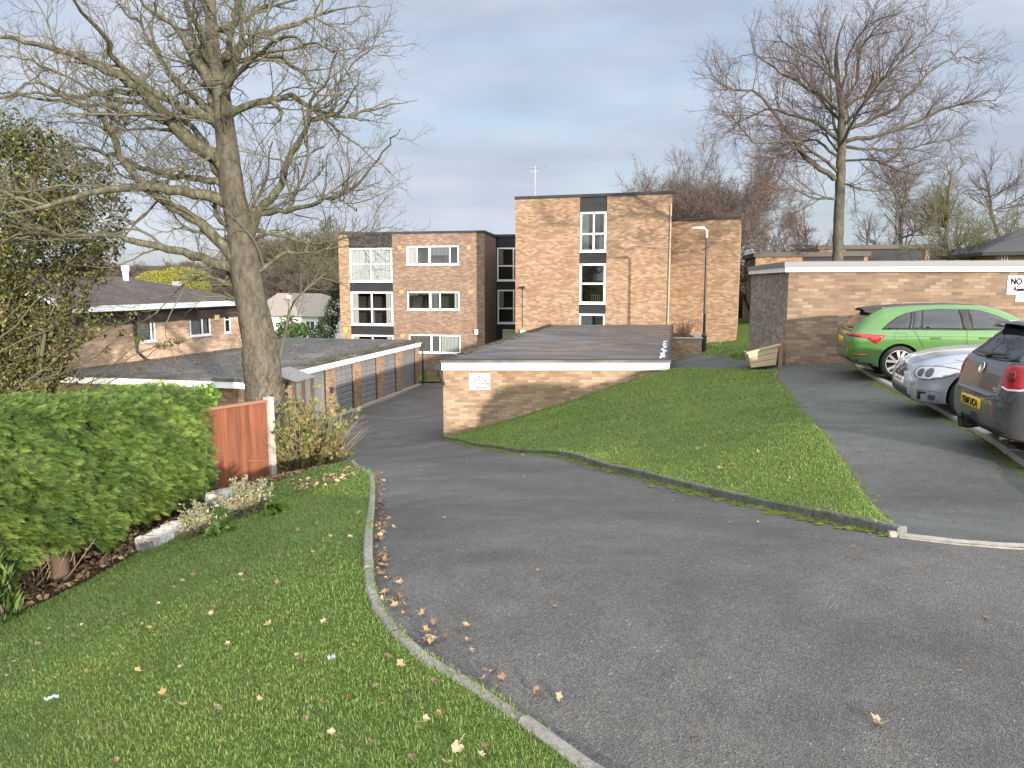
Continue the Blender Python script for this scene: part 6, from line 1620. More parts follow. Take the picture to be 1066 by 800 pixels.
# ------------------------------------------------------------------ grass blades, too many to count
def grass(name, poly, zones, seed, lift, lab):
    rng = np.random.default_rng(seed); P = np.array(poly); Vs, As = [], []; rej = 0
    for (ya, yb, dens, ln, wd) in zones:
        x0, x1 = P[:, 0].min(), P[:, 0].max(); n = int((x1 - x0) * (yb - ya) * dens)
        x, y = rng.uniform(x0, x1, n), rng.uniform(ya, yb, n)
        k = inside(poly, x, y) & (np.abs(x) < .74 * y + .4); x, y = x[k], y[k]; n = len(x)
        if n == 0: continue
        tuft = .5 + .5 * np.sin(x * 3.1 + 1.3 * np.sin(y * 2.3)) * np.sin(y * 2.7 + 1.1 * np.sin(x * 1.9)); 
        l = ln * rng.uniform(.5, 1.35, n) * (.82 + .36 * tuft); a = rng.uniform(0, 6.28, n); lean = rng.uniform(.2, 1.3, n)
        z = zg_np(x, y) + lift
        B0 = np.column_stack([x, y, z]); dr = np.column_stack([np.cos(a) * lean, np.sin(a) * lean, np.ones(n)]); dr /= np.linalg.norm(dr, axis=1, keepdims=True)
        sd = np.column_stack([-np.sin(a + rng.normal(0, .6, n)), np.cos(a), np.zeros(n)]); w = wd * rng.uniform(.7, 1.3, n)
        tip = B0 + dr * l[:, None]; tip[:, 2] -= l * lean * .25; mid = B0 + dr * (l * .5)[:, None]
        Vs.append(np.stack([B0, mid + sd * w[:, None], tip, mid - sd * w[:, None]], 1).reshape(-1, 3)); As.append(np.repeat(np.clip(rng.normal(.45, .17, n) + .12 * (tuft - .5) + (rng.random(n) < .05) * .4, 0, 1), 4))
    V = np.concatenate(Vs); F = np.arange(len(V)).reshape(-1, 4)
    return tag(np_mesh(name, V, F, GRASS, attr=np.concatenate(As)), lab, "grass", kind="stuff")
near = [p for p in lawn_poly]
grass("lawn_grass", near, [(1.6, 3.0, 24000, .030, .0014), (3.0, 4.2, 15000, .031, .0017), (4.2, 6, 9000, .033, .0022), (6, 9, 5000, .035, .003), (9, 14, 2200, .04, .0045)], 1, .05, "short mown grass on the sloping lawn at left")
grass("bank_grass", bank_poly, [(5, 7, 8000, .036, .0023), (7, 10, 5000, .038, .003), (10, 14, 2600, .042, .0045), (14, 20, 1300, .048, .007)], 2, .055, "short mown grass on the bank beside the middle garage block")
BACKLAWN = [(4.95, 24.2), (5.95, 20.0), (7.3, 24), (8.9, 31), (13, 50), (10, 50), (9.5, 41), (7.6, 33)]
grass("upper_grass", BACKLAWN, [(19, 30, 500, .08, .014), (30, 50, 180, .10, .02)], 3, -.06, "grass rising between the street lamp and the shaded garage wall")
# ------------------------------------------------------------------ parked cars
def paint(name, col, metal=.35, rough=.32, coat=.8):
    m = new_mat(name, col, rough, metal); b = m.node_tree.nodes["Principled BSDF"]
    b.inputs["Coat Weight"].default_value = coat; b.inputs["Coat Roughness"].default_value = .06
    g = G(m)     # road film on the lower panels
    sp = g.n("SeparateXYZ"); g.set(sp, 0, g.coord("Object"))
    k = g.math('MULTIPLY', g.ramp(sp.outputs[2], [(.2, g3(.5)), (.62, g3(.05))]), g.ramp(g.noise(g.coord("Object"), 7, 6, .7), [(.3, g3(.2)), (.7, g3(1))]))
    g.color(g.mix(k, col, (.16, .14, .12)))
    return m
CARGLASS = new_mat("car_glass", (0.012, 0.015, 0.016), .03, 0, .8)
TYRE = new_mat("tyre_rubber", (0.018, 0.018, 0.018), .8); ALLOY = new_mat("alloy_rim", (0.62, 0.60, 0.56), .4, .45); TRIM = new_mat("car_black_trim", (0.012, 0.012, 0.013), .45); SEAM = new_mat("panel_gap", (0.006, 0.006, 0.006), .9)
LIGHT_RED = new_mat("tail_lamp_red", (0.30, 0.006, 0.010), .12, 0, .7); LIGHT_CLEAR = new_mat("lamp_clear", (0.45, 0.46, 0.48), .1, .3, .8); CHROME = new_mat("chrome", (0.75, 0.75, 0.76), .12, 1.0)
PLATE_Y = new_mat("plate_yellow", (0.62, 0.40, 0.03), .5); PLATE_W = new_mat("plate_white", (0.75, 0.75, 0.74), .5); LIGHT_DARK = new_mat("lamp_dark", (0.07, 0.07, 0.075), .15, .2); LIGHT_WHITE = new_mat("lamp_white_band", (.62, .55, .55), .2)

def mono(xs, ys, x):
    """smooth monotone curve through the key points"""
    xs, ys = np.array(xs, float), np.array(ys, float); h = np.diff(xs); d = np.diff(ys) / h; m = np.zeros(len(xs)); m[0], m[-1] = d[0], d[-1]
    for i in range(1, len(xs) - 1): m[i] = 0 if d[i - 1] * d[i] <= 0 else 2 / (1 / d[i - 1] + 1 / d[i])
    i = np.clip(np.searchsorted(xs, x) - 1, 0, len(xs) - 2); t = (x - xs[i]) / h[i]; t = np.clip(t, 0, 1)
    return (2 * t**3 - 3 * t**2 + 1) * ys[i] + (t**3 - 2 * t**2 + t) * h[i] * m[i] + (-2 * t**3 + 3 * t**2) * ys[i + 1] + (t**3 - t**2) * h[i] * m[i + 1]
class Car:
    def __init__(self, name, label, keys, L, wheels, wr, mat):
        self.r = empty(name, (0, 0, 0), label, "car"); self.L, self.mat, self.wr, self.wheels = L, mat, wr, wheels
        K = np.array(keys, float)      # x, z bottom, z belt, z top, half widths: sill, widest, belt, roof
        xs = np.unique(np.concatenate([np.linspace(0, .12, 6), np.linspace(.12, L - .12, 74), np.linspace(L - .12, L, 6)]))
        f = [mono(K[:, 0], K[:, i], xs) for i in range(1, 8)]
        rings = []
        for i, x in enumerate(xs):
            zb, zs, zt, wb, wm, ws, wt = [q[i] for q in f]
            h = zs - zb; gh = zt - zs
            pts = [(0, zb), (.6 * wb, zb), (wb, zb + .015), (wb + (wm - wb) * .65, zb + .10 * h), (wm * .995, zb + .34 * h), (wm, zb + .58 * h), (wm * .994, zb + .80 * h), (ws, zs - .012), (ws - .012, zs + .012), (ws + (wt - ws) * .45 + .010, zs + gh * .45), (wt + (ws - wt) * .06, zs + gh * .86), (wt * .86, zt - gh * .035 - .004), (wt * .5, zt - .004), (0, zt)]
            P = [Vector(p) for p in pts]; P = [2 * P[0] - P[1]] + P + [Vector((-P[-2].x, P[-2].y))]; row = []
            for j in range(1, len(P) - 2):
                a, b, c, d = P[j - 1:j + 3]
                for t in (0, .25, .5, .75): row.append(.5 * (2 * b + (c - a) * t + (2 * a - 5 * b + 4 * c - d) * t * t + (3 * b - a - 3 * c + d) * t ** 3))
            row.append(P[-2]); row = [(max(q.x, 0), q.y) for q in row]
            rings.append((x, row))
        # dome both ends
        def dome(x0, row, sgn):
            cz = sum(z for _, z in row) / len(row); out = []
            for s, dx in ((.985, .012), (.93, .028), (.75, .042), (.4, .05)): out.append((x0 + sgn * dx, [(y * s, cz + (z - cz) * s) for y, z in row]))
            return out
        rings = dome(rings[0][0], rings[0][1], -1)[::-1] + rings + dome(rings[-1][0], rings[-1][1], 1)
        bm_ = bmesh.new(); vv = []
        for x, row in rings:
            full = [(y, z) for y, z in row] + [(-y, z) for y, z in row[-2:0:-1]]
            vv.append([bm_.verts.new((x, y, z)) for y, z in full])
        n = len(vv[0])
        for a, b in zip(vv, vv[1:]):
            for j in range(n): bm_.faces.new((a[j], a[(j + 1) % n], b[(j + 1) % n], b[j]))
        bm_.faces.new(vv[0][::-1]); bm_.faces.new(vv[-1])
        bmesh.ops.recalc_face_normals(bm_, faces=bm_.faces)
        self.bvh = BVHTree.FromBMesh(bm_)
        me = bpy.data.meshes.new("body"); bm_.to_mesh(me); bm_.free()
        bo = link_mesh("body", me, mat, self.r)
        # wheel openings
        cut = bmesh.new()
        for (wx, wy) in wheels:
            for s in (1, -1):
                bmesh.ops.create_cone(cut, cap_ends=True, segments=48, radius1=wr * 1.13, radius2=wr * 1.13, depth=.62, matrix=Matrix.Translation((wx, s * (wy + .18), wr * 1.02)) @ Matrix.Rotation(math.pi / 2, 4, 'X'))
        cm = bpy.data.meshes.new("cut"); cut.to_mesh(cm); cut.free(); co = bpy.data.objects.new("cut", cm); COL.objects.link(co)
        md = bo.modifiers.new("arch", 'BOOLEAN'); md.operation = 'DIFFERENCE'; md.solver = 'EXACT'; md.object = co
        bpy.context.view_layer.update()
        nm = bpy.data.meshes.new_from_object(bo.evaluated_get(bpy.context.evaluated_depsgraph_get()))
        bo.modifiers.clear(); bo.data = nm; bpy.data.objects.remove(co); bpy.data.meshes.remove(cm)
        nm.materials.clear(); nm.materials.append(mat); nm.materials.append(TRIM)
        for p in nm.polygons:
            c = p.center; p.use_smooth = True; p.material_index = 0
            for wx, wy in wheels:
                if abs(math.hypot(c.x - wx, c.z - wr * 1.02) - wr * 1.13) < .012 and abs(p.normal.y) < .5 and abs(c.y) < wy + .095: p.material_index = 1
                elif abs(abs(c.y) - (wy - .13)) < .01 and math.hypot(c.x - wx, c.z - wr * 1.02) < wr * 1.14: p.material_index = 1
        nm.update()
        try: nm.set_sharp_from_angle(angle=math.radians(42))
        except Exception: pass
        self.body = bo
    def _hit(self, a, b, mode, off):
        if mode == 'R': o, d = Vector((a, -2.5, b)), Vector((0, 1, 0))
        elif mode == 'Lf': o, d = Vector((a, 2.5, b)), Vector((0, -1, 0))
        elif mode == 'B': o, d = Vector((-2, a, b)), Vector((1, 0, 0))
        elif mode == 'F': o, d = Vector((self.L + 2, a, b)), Vector((-1, 0, 0))
        elif isinstance(mode, float): cx_ = self.L - .6 if math.cos(mode) > 0 else .5; o, d = Vector((cx_ + 3 * math.cos(mode) - a * math.sin(mode), 3 * math.sin(mode) + a * math.cos(mode), b)), Vector((-math.cos(mode), -math.sin(mode), 0))
        else: o, d = Vector((a, b, 4)), Vector((0, 0, -1))
        h = self.bvh.ray_cast(o, d)
        if h[0] is None:
            if isinstance(mode, float): mode = 'F' if math.cos(mode) > 0 else 'B'
            h2 = self.bvh.find_nearest(Vector((a, -1 if mode == 'R' else 1, b)) if mode in ('R', 'Lf') else Vector((0 if mode == 'B' else self.L, a, b)) if mode in 'BF' else Vector((a, b, 1)))
            return h2[0] + h2[1] * off
        nn = h[1] if h[1].dot(d) < 0 else -h[1]
        return h[0] + nn * off
    def panel(self, name, poly, mode, mat, off=.004, step=.05, parent=None, rim=True):
        """a pane, lamp or trim piece shaped to the body: outline seen square on, laid over the surface"""
        Bd = densify(poly, step * .6); xs, ys = [p[0] for p in Bd], [p[1] for p in Bd]
        gx, gy = np.meshgrid(np.arange(min(xs) + step / 2, max(xs), step), np.arange(min(ys) + step / 2, max(ys), step)); gx, gy = gx.ravel(), gy.ravel(); k = inside(Bd, gx, gy)
        bb = np.array(Bd); pts = [Vector(p) for p in Bd] + [Vector((x, y)) for x, y in zip(gx[k], gy[k]) if ((bb - (x, y)) ** 2).sum(1).min() > (.35 * step) ** 2]
        v, e, f, *_ = delaunay_2d_cdt(pts, [(i, (i + 1) % len(Bd)) for i in range(len(Bd))], [list(range(len(Bd)))], 1, 1e-5)
        V = [self._hit(p.x, p.y, mode, off) for p in v]; F = []
        for t in f:
            c = sum((v[i] for i in t), Vector((0, 0))) / len(t)
            if inside(Bd, np.array([c.x]), np.array([c.y]))[0]: F.append(tuple(t))
        me = bpy.data.meshes.new(name); bm_ = bmesh.new(); bv = [bm_.verts.new(p) for p in V]
        for t in F:
            try: bm_.faces.new([bv[i] for i in t])
            except ValueError: pass
        out = Vector((math.cos(mode), math.sin(mode), 0)) if isinstance(mode, float) else {'R': Vector((0, -1, 0)), 'Lf': Vector((0, 1, 0)), 'B': Vector((-1, 0, 0)), 'F': Vector((1, 0, 0)), 'T': Vector((0, 0, 1))}[mode]
        for fc in bm_.faces:
            fc.normal_update()
            if fc.normal.dot(out) < 0: fc.normal_flip()
            fc.smooth = True
        if rim and off > 0:       # turn the edge down on to the body so the piece has thickness
            ed = [e_ for e_ in bm_.edges if len(e_.link_faces) == 1]
            r_ = bmesh.ops.extrude_edge_only(bm_, edges=ed)
            for g_ in r_['geom']:
                if isinstance(g_, bmesh.types.BMVert): g_.co -= out * (off + .004)
        bm_.to_mesh(me); bm_.free(); me.update()
        return link_mesh(name, me, mat, parent or self.r)
    def seam(self, lines, mode, name="panel_gap", w=.004, mat=None, off=.0015, parent=None):
        mb = MB()
        for ln in lines:
            d = densify(ln, .04, closed=False); P = [self._hit(a, b, mode, off) for a, b in d]
            for i in range(len(P) - 1):
                t = (P[i + 1] - P[i]); out = Vector((math.cos(mode), math.sin(mode), 0)) if isinstance(mode, float) else {'R': Vector((0, -1, 0)), 'Lf': Vector((0, 1, 0)), 'B': Vector((-1, 0, 0)), 'F': Vector((1, 0, 0)), 'T': Vector((0, 0, 1))}[mode]
                s = t.cross(out); s = s.normalized() * w if s.length > 1e-9 else Vector((0, 0, w))
                mb.poly([P[i] - s, P[i + 1] - s, P[i + 1] + s, P[i] + s])
        return mb.build(name, mat or SEAM, parent or self.body)
    def bump(self, name, c, size, mat, mode, off=0.0, parent=None, rnd=.4):
        """a small rounded block standing on the body"""
        p = self._hit(*c, mode, off); bm_ = bmesh.new(); bmesh.ops.create_cube(bm_, size=1); bmesh.ops.scale(bm_, vec=size, verts=bm_.verts); bmesh.ops.bevel(bm_, geom=bm_.edges[:], offset=min(size) * rnd, segments=2, affect='EDGES'); bmesh.ops.translate(bm_, vec=p, verts=bm_.verts)
        me = bpy.data.meshes.new(name); bm_.to_mesh(me); bm_.free(); return link_mesh(name, me, mat, parent or self.r)
    def wheel(self, wx, wy, spokes, style):
        R = self.wr; s = 1 if wy > 0 else -1; mb = MB(); k = 44
        prof = [(.70, -.10), (.75, -.105), (.85, -.108), (.94, -.10), (.985, -.075), (1.0, -.03), (1.0, .03), (.985, .075), (.94, .10), (.86, .108), (.78, .105), (.755, .095), (.74, .05)]
        ring = lambda r_, w_: [(wx + R * r_ * math.cos(2 * math.pi * j / k), wy + s * w_, R + R * r_ * math.sin(2 * math.pi * j / k)) for j in range(k)]
        Rg = [ring(*p) for p in prof]
        def loft(mb, Rg):
            for a, b in zip(Rg, Rg[1:]):
                for j in range(k):
                    q = [a[j], b[j], b[(j + 1) % k], a[(j + 1) % k]]
                    mb.poly(q if s > 0 else q[::-1])
        loft(mb, Rg); w = mb.build("wheel", TYRE, self.r, smooth=True, weld=True)
        rm = MB(); loft(rm, [ring(.757, .099), ring(.748, .107), ring(.715, .104), ring(.695, .08), ring(.69, -.06)])
        for i in range(spokes):
            for da in ((-.11, .11) if style == 'twin' else (-.16, .16) if style == 'vee' else (0,)):
                a = 2 * math.pi * i / spokes + .2; a1 = a + da * (1.6 if style == 'vee' else 1)
                a0 = a + da * (.35 if style == 'vee' else 1.1)
                c0 = Vector((math.cos(a0), 0, math.sin(a0))) * R * .16; c1 = Vector((math.cos(a1), 0, math.sin(a1))) * R * .715
                t = (c1 - c0).normalized(); n = Vector((-t.z, 0, t.x)); h0, h1 = R * .06, R * (.055 if style != 'vee' else .075)
                o = Vector((wx, wy, R)); y0, y1 = s * .086, s * .101; b_ = s * .05
                A = [o + c0 - n * h0 + Vector((0, y0, 0)), o + c1 - n * h1 + Vector((0, y1, 0)), o + c1 + n * h1 + Vector((0, y1, 0)), o + c0 + n * h0 + Vector((0, y0, 0))]
                Bk = [Vector((p.x, wy + b_, p.z)) for p in A]
                rm.poly(A if s < 0 else A[::-1])
                for j in range(4): rm.poly([A[j], Bk[j], Bk[(j + 1) % 4], A[(j + 1) % 4]])
        hub = lambda r_, w_: ring(r_, w_)
        loft(rm, [ring(.21, .06), ring(.20, .092), ring(.12, .10), ring(.001, .10)])
        rm.build("rim", ALLOY, w)
        dk = MB(); loft(dk, [ring(.60, .005), ring(.001, .005)]); dk.build("brake_disc", new_or("brake_dark", (.03, .028, .027), .6, .3), w)
    def finish(self, contact, wx, wy, ang):
        """stand the car so that the wheel at (wx, wy) touches the ground at `contact`"""
        c, s = math.cos(ang), math.sin(ang); x, y = contact[0] - (wx * c - wy * s), contact[1] - (wx * s + wy * c)
        Z = lambda a, b: zg(x + a * c - b * s, y + a * s + b * c)
        xa, xb = self.wheels[0][0], self.wheels[1][0]
        za, zb = (Z(xa, .7) + Z(xa, -.7)) / 2, (Z(xb, .7) + Z(xb, -.7)) / 2
        p = -math.atan2(zb - za, xb - xa); z = za - (zb - za) / (xb - xa) * xa + .032
        self.r.location = (x, y, z); self.r.rotation_euler = (0, p, ang)
    def arch_liner(self):
        for wx, wy in self.wheels:
            for s in (1, -1):
                mb = MB(); k = 28; R = self.wr * 1.125
                pr = [(wx + R * math.cos(math.pi * j / k), self.wr * 1.02 + R * math.sin(math.pi * j / k)) for j in range(-3, k + 4)]
                for a, b in zip(pr, pr[1:]): mb.poly([(a[0], s * (wy - .12), a[1]), (b[0], s * (wy - .12), b[1]), (b[0], s * (wy + .06), b[1]), (a[0], s * (wy + .06), a[1])])
                mb.build("arch_liner", TRIM, self.r)

def green_car():
    GP = paint("paint_green", (0.055, 0.152, 0.030), .25, .3)
    #     x    zb   belt  top   sill  wide  belt  roof
    K = [(0, .40, .86, .90, .60, .72, .66, .52), (.06, .34, .90, .97, .68, .80, .74, .58), (.20, .27, .95, 1.13, .76, .87, .80, .58), (.42, .24, .975, 1.33, .80, .89, .835, .575), (.62, .22, .985, 1.415, .81, .893, .845, .585), (1.1, .20, .985, 1.455, .82, .895, .85, .60), (1.8, .19, .975, 1.468, .82, .895, .855, .61),
         (2.4, .19, .965, 1.44, .82, .895, .855, .60), (2.75, .19, .96, 1.345, .82, .895, .85, .595), (3.05, .19, .955, 1.17, .82, .893, .845, .62), (3.28, .19, .945, 1.01, .82, .89, .83, .68), (3.6, .20, .885, .955, .81, .885, .80, .68), (4.0, .22, .80, .88, .76, .86, .75, .62), (4.22, .26, .70, .80, .66, .80, .67, .52), (4.36, .36, .60, .66, .52, .66, .55, .40)]
    c = Car("estate_car", "bright green hatchback parked nose away closest to the pale brick garage wall", K, 4.36, [(.90, .775), (3.55, .775)], .335, GP)
    c.arch_liner()
    for m, s in (('R', -1), ('Lf', 1)):
        c.panel("window_surround", [(.555, .985), (.68, 1.105), (.85, 1.23), (1.02, 1.305), (1.30, 1.358), (1.60, 1.376), (2.10, 1.366), (2.32, 1.345), (2.53, 1.275), (2.79, 1.155), (3.06, .98), (2.0, .975)], m, TRIM, .0025)
        c.panel("quarter_window", [(.585, 1.005), (.70, 1.10), (.86, 1.215), (1.02, 1.29), (1.10, 1.315), (1.05, 1.005)], m, CARGLASS)
        c.panel("door_window", [(1.115, 1.005), (1.17, 1.325), (1.29, 1.345), (1.235, 1.005)], m, CARGLASS)
        c.panel("door_window", [(1.255, 1.005), (1.31, 1.348), (1.60, 1.362), (1.93, 1.36), (2.0, .995)], m, CARGLASS)
        c.panel("door_window", [(2.16, .992), (2.10, 1.352), (2.30, 1.335), (2.50, 1.27), (2.75, 1.155), (3.0, 1.00)], m, CARGLASS)
        c.panel("pillar_trim", [(2.008, .995), (1.938, 1.358), (2.095, 1.354), (2.152, .993)], m, TRIM, .0045)
        c.panel("pillar_trim", [(1.056, 1.005), (1.105, 1.317), (1.165, 1.324), (1.11, 1.005)], m, TRIM, .0045)
        c.panel("tail_light", [(.0, .90), (.25, .905), (.62, .885), (.50, .735), (.45, .715), (.30, .815), (.0, .855)], m, LIGHT_RED, .006)
        c.panel("rear_reflector", [(.05, .505), (.32, .50), (.32, .47), (.05, .475)], m, LIGHT_RED, .005)
        c.panel("lower_bumper", [(.0, .395), (.42, .33), (.52, .25), (.0, .25)], m, TRIM, .004)
        c.seam([[(1.12, .995), (1.36, .55), (1.42, .30)], [(2.05, .99), (2.06, .28)], [(3.03, .98), (3.06, .30)], [(1.42, .28), (3.06, .28)]], m)
        c.seam([[(.78, .92), (.98, .92), (1.0, .86), (.98, .78), (.80, .78), (.78, .86), (.78, .92)]], m, "fuel_flap", .0025)
        c.seam([[(.6, .845), (1.2, .86), (2.2, .85), (3.2, .83)]], m, "swage_line", .005, GP, .004)
        for hx in (1.52, 2.36): c.bump("door_handle", (hx, .825), (.20, .035, .032), GP, m, .012)
        c.panel("sill_trim", [(1.27, .285), (3.15, .285), (3.15, .20), (1.27, .20)], m, TRIM, .003)
        c.bump("wing_mirror", (2.86, 1.02), (.12, .20, .14), GP, m, .11)
    c.panel("rear_window", [(-.60, .935), (-.50, 1.31), (.50, 1.31), (.60, .935)], 'B', CARGLASS)
    c.panel("tail_light", [(-.72, .86), (-.70, .905), (-.42, .90), (-.42, .87)], 'B', LIGHT_RED, .006)
    c.panel("tail_light", [(.72, .86), (.70, .905), (.42, .90), (.42, .87)], 'B', LIGHT_RED, .006)
    c.panel("number_plate", [(-.26, .70), (-.26, .81), (.26, .81), (.26, .70)], 'B', PLATE_Y, .008)
    c.panel("lower_bumper", [(-.66, .44), (-.66, .27), (.66, .27), (.66, .44)], 'B', TRIM, .004)
    c.seam([[(-.66, .93), (-.60, .60), (.60, .60), (.66, .93)]], 'B')
    # roof spoiler and wiper
    mb = MB(); sp = [(.40, 1.35), (.28, 1.375), (.30, 1.395), (.62, 1.435), (.62, 1.40)]
    ys = np.linspace(-.56, .56, 9)
    for a, b in zip(ys, ys[1:]):
        f = lambda y: .05 * (abs(y) / .56) ** 3
        for i in range(len(sp)):
            p, q = sp[i], sp[(i + 1) % len(sp)]; mb.poly([(p[0], a, p[1] - f(a)), (p[0], b, p[1] - f(b)), (q[0], b, q[1] - f(b)), (q[0], a, q[1] - f(a))])
    for y in (-.56, .56): mb.poly([(p[0], y, p[1] - .05) for p in (sp if y < 0 else sp[::-1])])
    mb.build("roof_spoiler", TRIM, c.r)
    c.panel("roof_panel", [(.66, -.46), (.66, .46), (2.3, .46), (2.3, -.46)], 'T', TRIM, .004)
    c.panel("windscreen", [(2.52, -.50), (2.52, .50), (3.17, .60), (3.17, -.60)], 'T', CARGLASS)
    mb = MB(); p, q = c._hit(.02, .99, 'B', .03), c._hit(-.34, 1.02, 'B', .03); mb.tube([p, q], .012, 6); mb.build("wiper", TRIM, c.r)
    for wx in (.90, 3.55):
        for s in (-1, 1): c.wheel(wx, s * .775, 5, 'vee')
    g0 = on_ground(934, 397.5); c.finish((g0.x, g0.y), .90, -.775, math.radians(-14.5))
green_car()

def silver_car():
    SP = paint("paint_silver_blue", (0.40, 0.44, 0.50), .55, .33)
    K = [(0, .42, .80, .86, .60, .70, .62, .50), (.08, .30, .88, .98, .70, .82, .74, .56), (.3, .22, .93, 1.22, .78, .865, .80, .56), (.6, .2, .945, 1.36, .8, .872, .82, .57), (1.2, .19, .94, 1.42, .8, .874, .82, .585), (1.9, .19, .93, 1.40, .8, .874, .82, .58), (2.35, .19, .925, 1.24, .8, .874, .82, .585), (2.66, .19, .915, 1.04, .8, .874, .815, .62), (2.86, .19, .885, .955, .8, .874, .80, .66),
         (3.3, .2, .825, .92, .79, .872, .775, .62), (3.7, .19, .765, .865, .77, .866, .745, .57), (3.90, .18, .72, .81, .74, .845, .70, .52), (4.02, .18, .685, .765, .69, .80, .65, .48), (4.10, .19, .645, .71, .61, .725, .585, .44), (4.15, .21, .60, .655, .54, .64, .52, .40), (4.17, .25, .55, .60, .48, .56, .46, .36)]
    c = Car("hatchback", "pale silver blue car parked nose towards the path, between the green and grey cars", K, 4.17, [(.80, .745), (3.46, .745)], .315, SP)
    c.arch_liner()
    for m, s in (('R', -1), ('Lf', 1)):
        th = s * math.radians(52)
        Q = lambda pts: [(s * u, v) for u, v in pts]
        hl = c.panel("headlight", Q([(.49, .665), (.38, .69), (.22, .705), (.06, .70), (-.07, .68), (-.125, .62), (-.10, .555), (.0, .53), (.14, .535), (.28, .57), (.40, .615)]), th, LIGHT_CLEAR, .006, .035)
        for cu, cz, cr_ in ((-.01, .612, .052), (.115, .622, .055)):
            c.panel("headlight_lens", Q([(cu + cr_ * math.cos(q), cz + cr_ * math.sin(q)) for q in np.linspace(0, 6.28, 20)[:-1]]), th, LIGHT_DARK, .010, .025, parent=hl)
        c.seam([Q([(.49, .665), (.38, .693), (.22, .708), (.06, .703), (-.07, .683), (-.128, .62), (-.10, .552), (.0, .527), (.14, .532), (.28, .567), (.40, .612), (.49, .665)])], th, "lamp_gap", .004, new_or("lamp_gap_blue", (.01, .012, .05), .4), .007)
        c.panel("fog_light", Q([(.17 + .045 * math.cos(q), .305 + .045 * math.sin(q)) for q in np.linspace(0, 6.28, 18)[:-1]]), th, LIGHT_DARK, .008, .025)
        c.panel("bumper_vent", Q([(-.02, .37), (.10, .365), (.11, .345), (.03, .335), (.02, .25), (-.03, .25)]), th, TRIM, .004, .025)
        c.seam([Q([(-.10, .245), (.22, .235), (.30, .36)]), Q([(-.06, .385), (.20, .38), (.30, .36)])], th, "bumper_crease", .004, new_or("silver_shadow_line", (.12, .13, .15), .5), .003)  # shade along the bumper crease drawn as darker lines
        c.panel("door_window", [(1.35, .96), (1.38, 1.30), (1.9, 1.31), (2.25, 1.19), (2.62, .95)], m, CARGLASS); c.panel("door_window", [(.55, .97), (.75, 1.24), (1.32, 1.30), (1.30, .96)], m, CARGLASS)
        c.seam([[(2.78, .86), (2.80, .30)], [(1.42, .93), (1.40, .35)], [(3.48, .77), (3.70, .80)]], m)
        c.seam([[(.9, .72), (2.2, .71), (3.15, .70)]], m, "swage_line", .006, SP, .004)
        c.bump("door_handle", (1.65, .78), (.19, .035, .032), SP, m, .012); c.bump("wing_mirror", (2.62, .98), (.13, .2, .14), SP, m, .11)
    for s in (-1, 1):
        c.panel("kidney_grille", [(s * .03, .46), (s * .03, .605), (s * .10, .625), (s * .20, .60), (s * .215, .53), (s * .17, .465)], 'F', TRIM, .010)
        c.seam([[(s * .03, .455), (s * .025, .61), (s * .10, .632), (s * .207, .605), (s * .222, .53), (s * .175, .458), (s * .03, .455)]], 'F', "grille_surround", .010, CHROME, .014)
        c.panel("side_intake", [(s * .30, .38), (s * .44, .37), (s * .44, .24), (s * .34, .24)], 'F', TRIM, .005)
    c.panel("lower_intake", [(-.27, .24), (-.27, .37), (.27, .37), (.27, .24)], 'F', TRIM, .005)
    pl = c.panel("number_plate", [(-.26, .40), (-.26, .505), (.26, .505), (.26, .40)], 'F', PLATE_W, .012)
    # round bonnet badge
    p = c._hit(0, .655, 'F', .01)
    mb = MB(); mb.tube([p, p + Vector((.012, 0, .006))], .038, 20); mb.build("badge", new_or("badge_blue", (.02, .06, .25), .3), c.r)
    c.panel("windscreen", [(2.02, -.50), (2.02, .50), (2.74, .60), (2.74, -.60)], 'T', CARGLASS)
    c.seam([[(2.84, -.70), (3.4, -.62), (3.95, -.42), (4.12, -.2)], [(2.84, .70), (3.4, .62), (3.95, .42), (4.12, .2)]], 'T', "bonnet_gap", .003)
    c.panel("rear_window", [(-.55, .93), (-.45, 1.26), (.45, 1.26), (.55, .93)], 'B', CARGLASS)
    c.panel("tail_light", [(-.70, .70), (-.70, .84), (-.42, .84), (-.46, .70)], 'B', LIGHT_RED, .006); c.panel("tail_light", [(.70, .70), (.70, .84), (.42, .84), (.46, .70)], 'B', LIGHT_RED, .006)
    for wx in (.80, 3.46):
        for s in (-1, 1): c.wheel(wx, s * .745, 7, 'twin')
    g0 = on_ground(1011, 438.5); c.finish((g0.x, g0.y), 3.46, .745, math.radians(180 - 14.5))
    return c
silver_car()

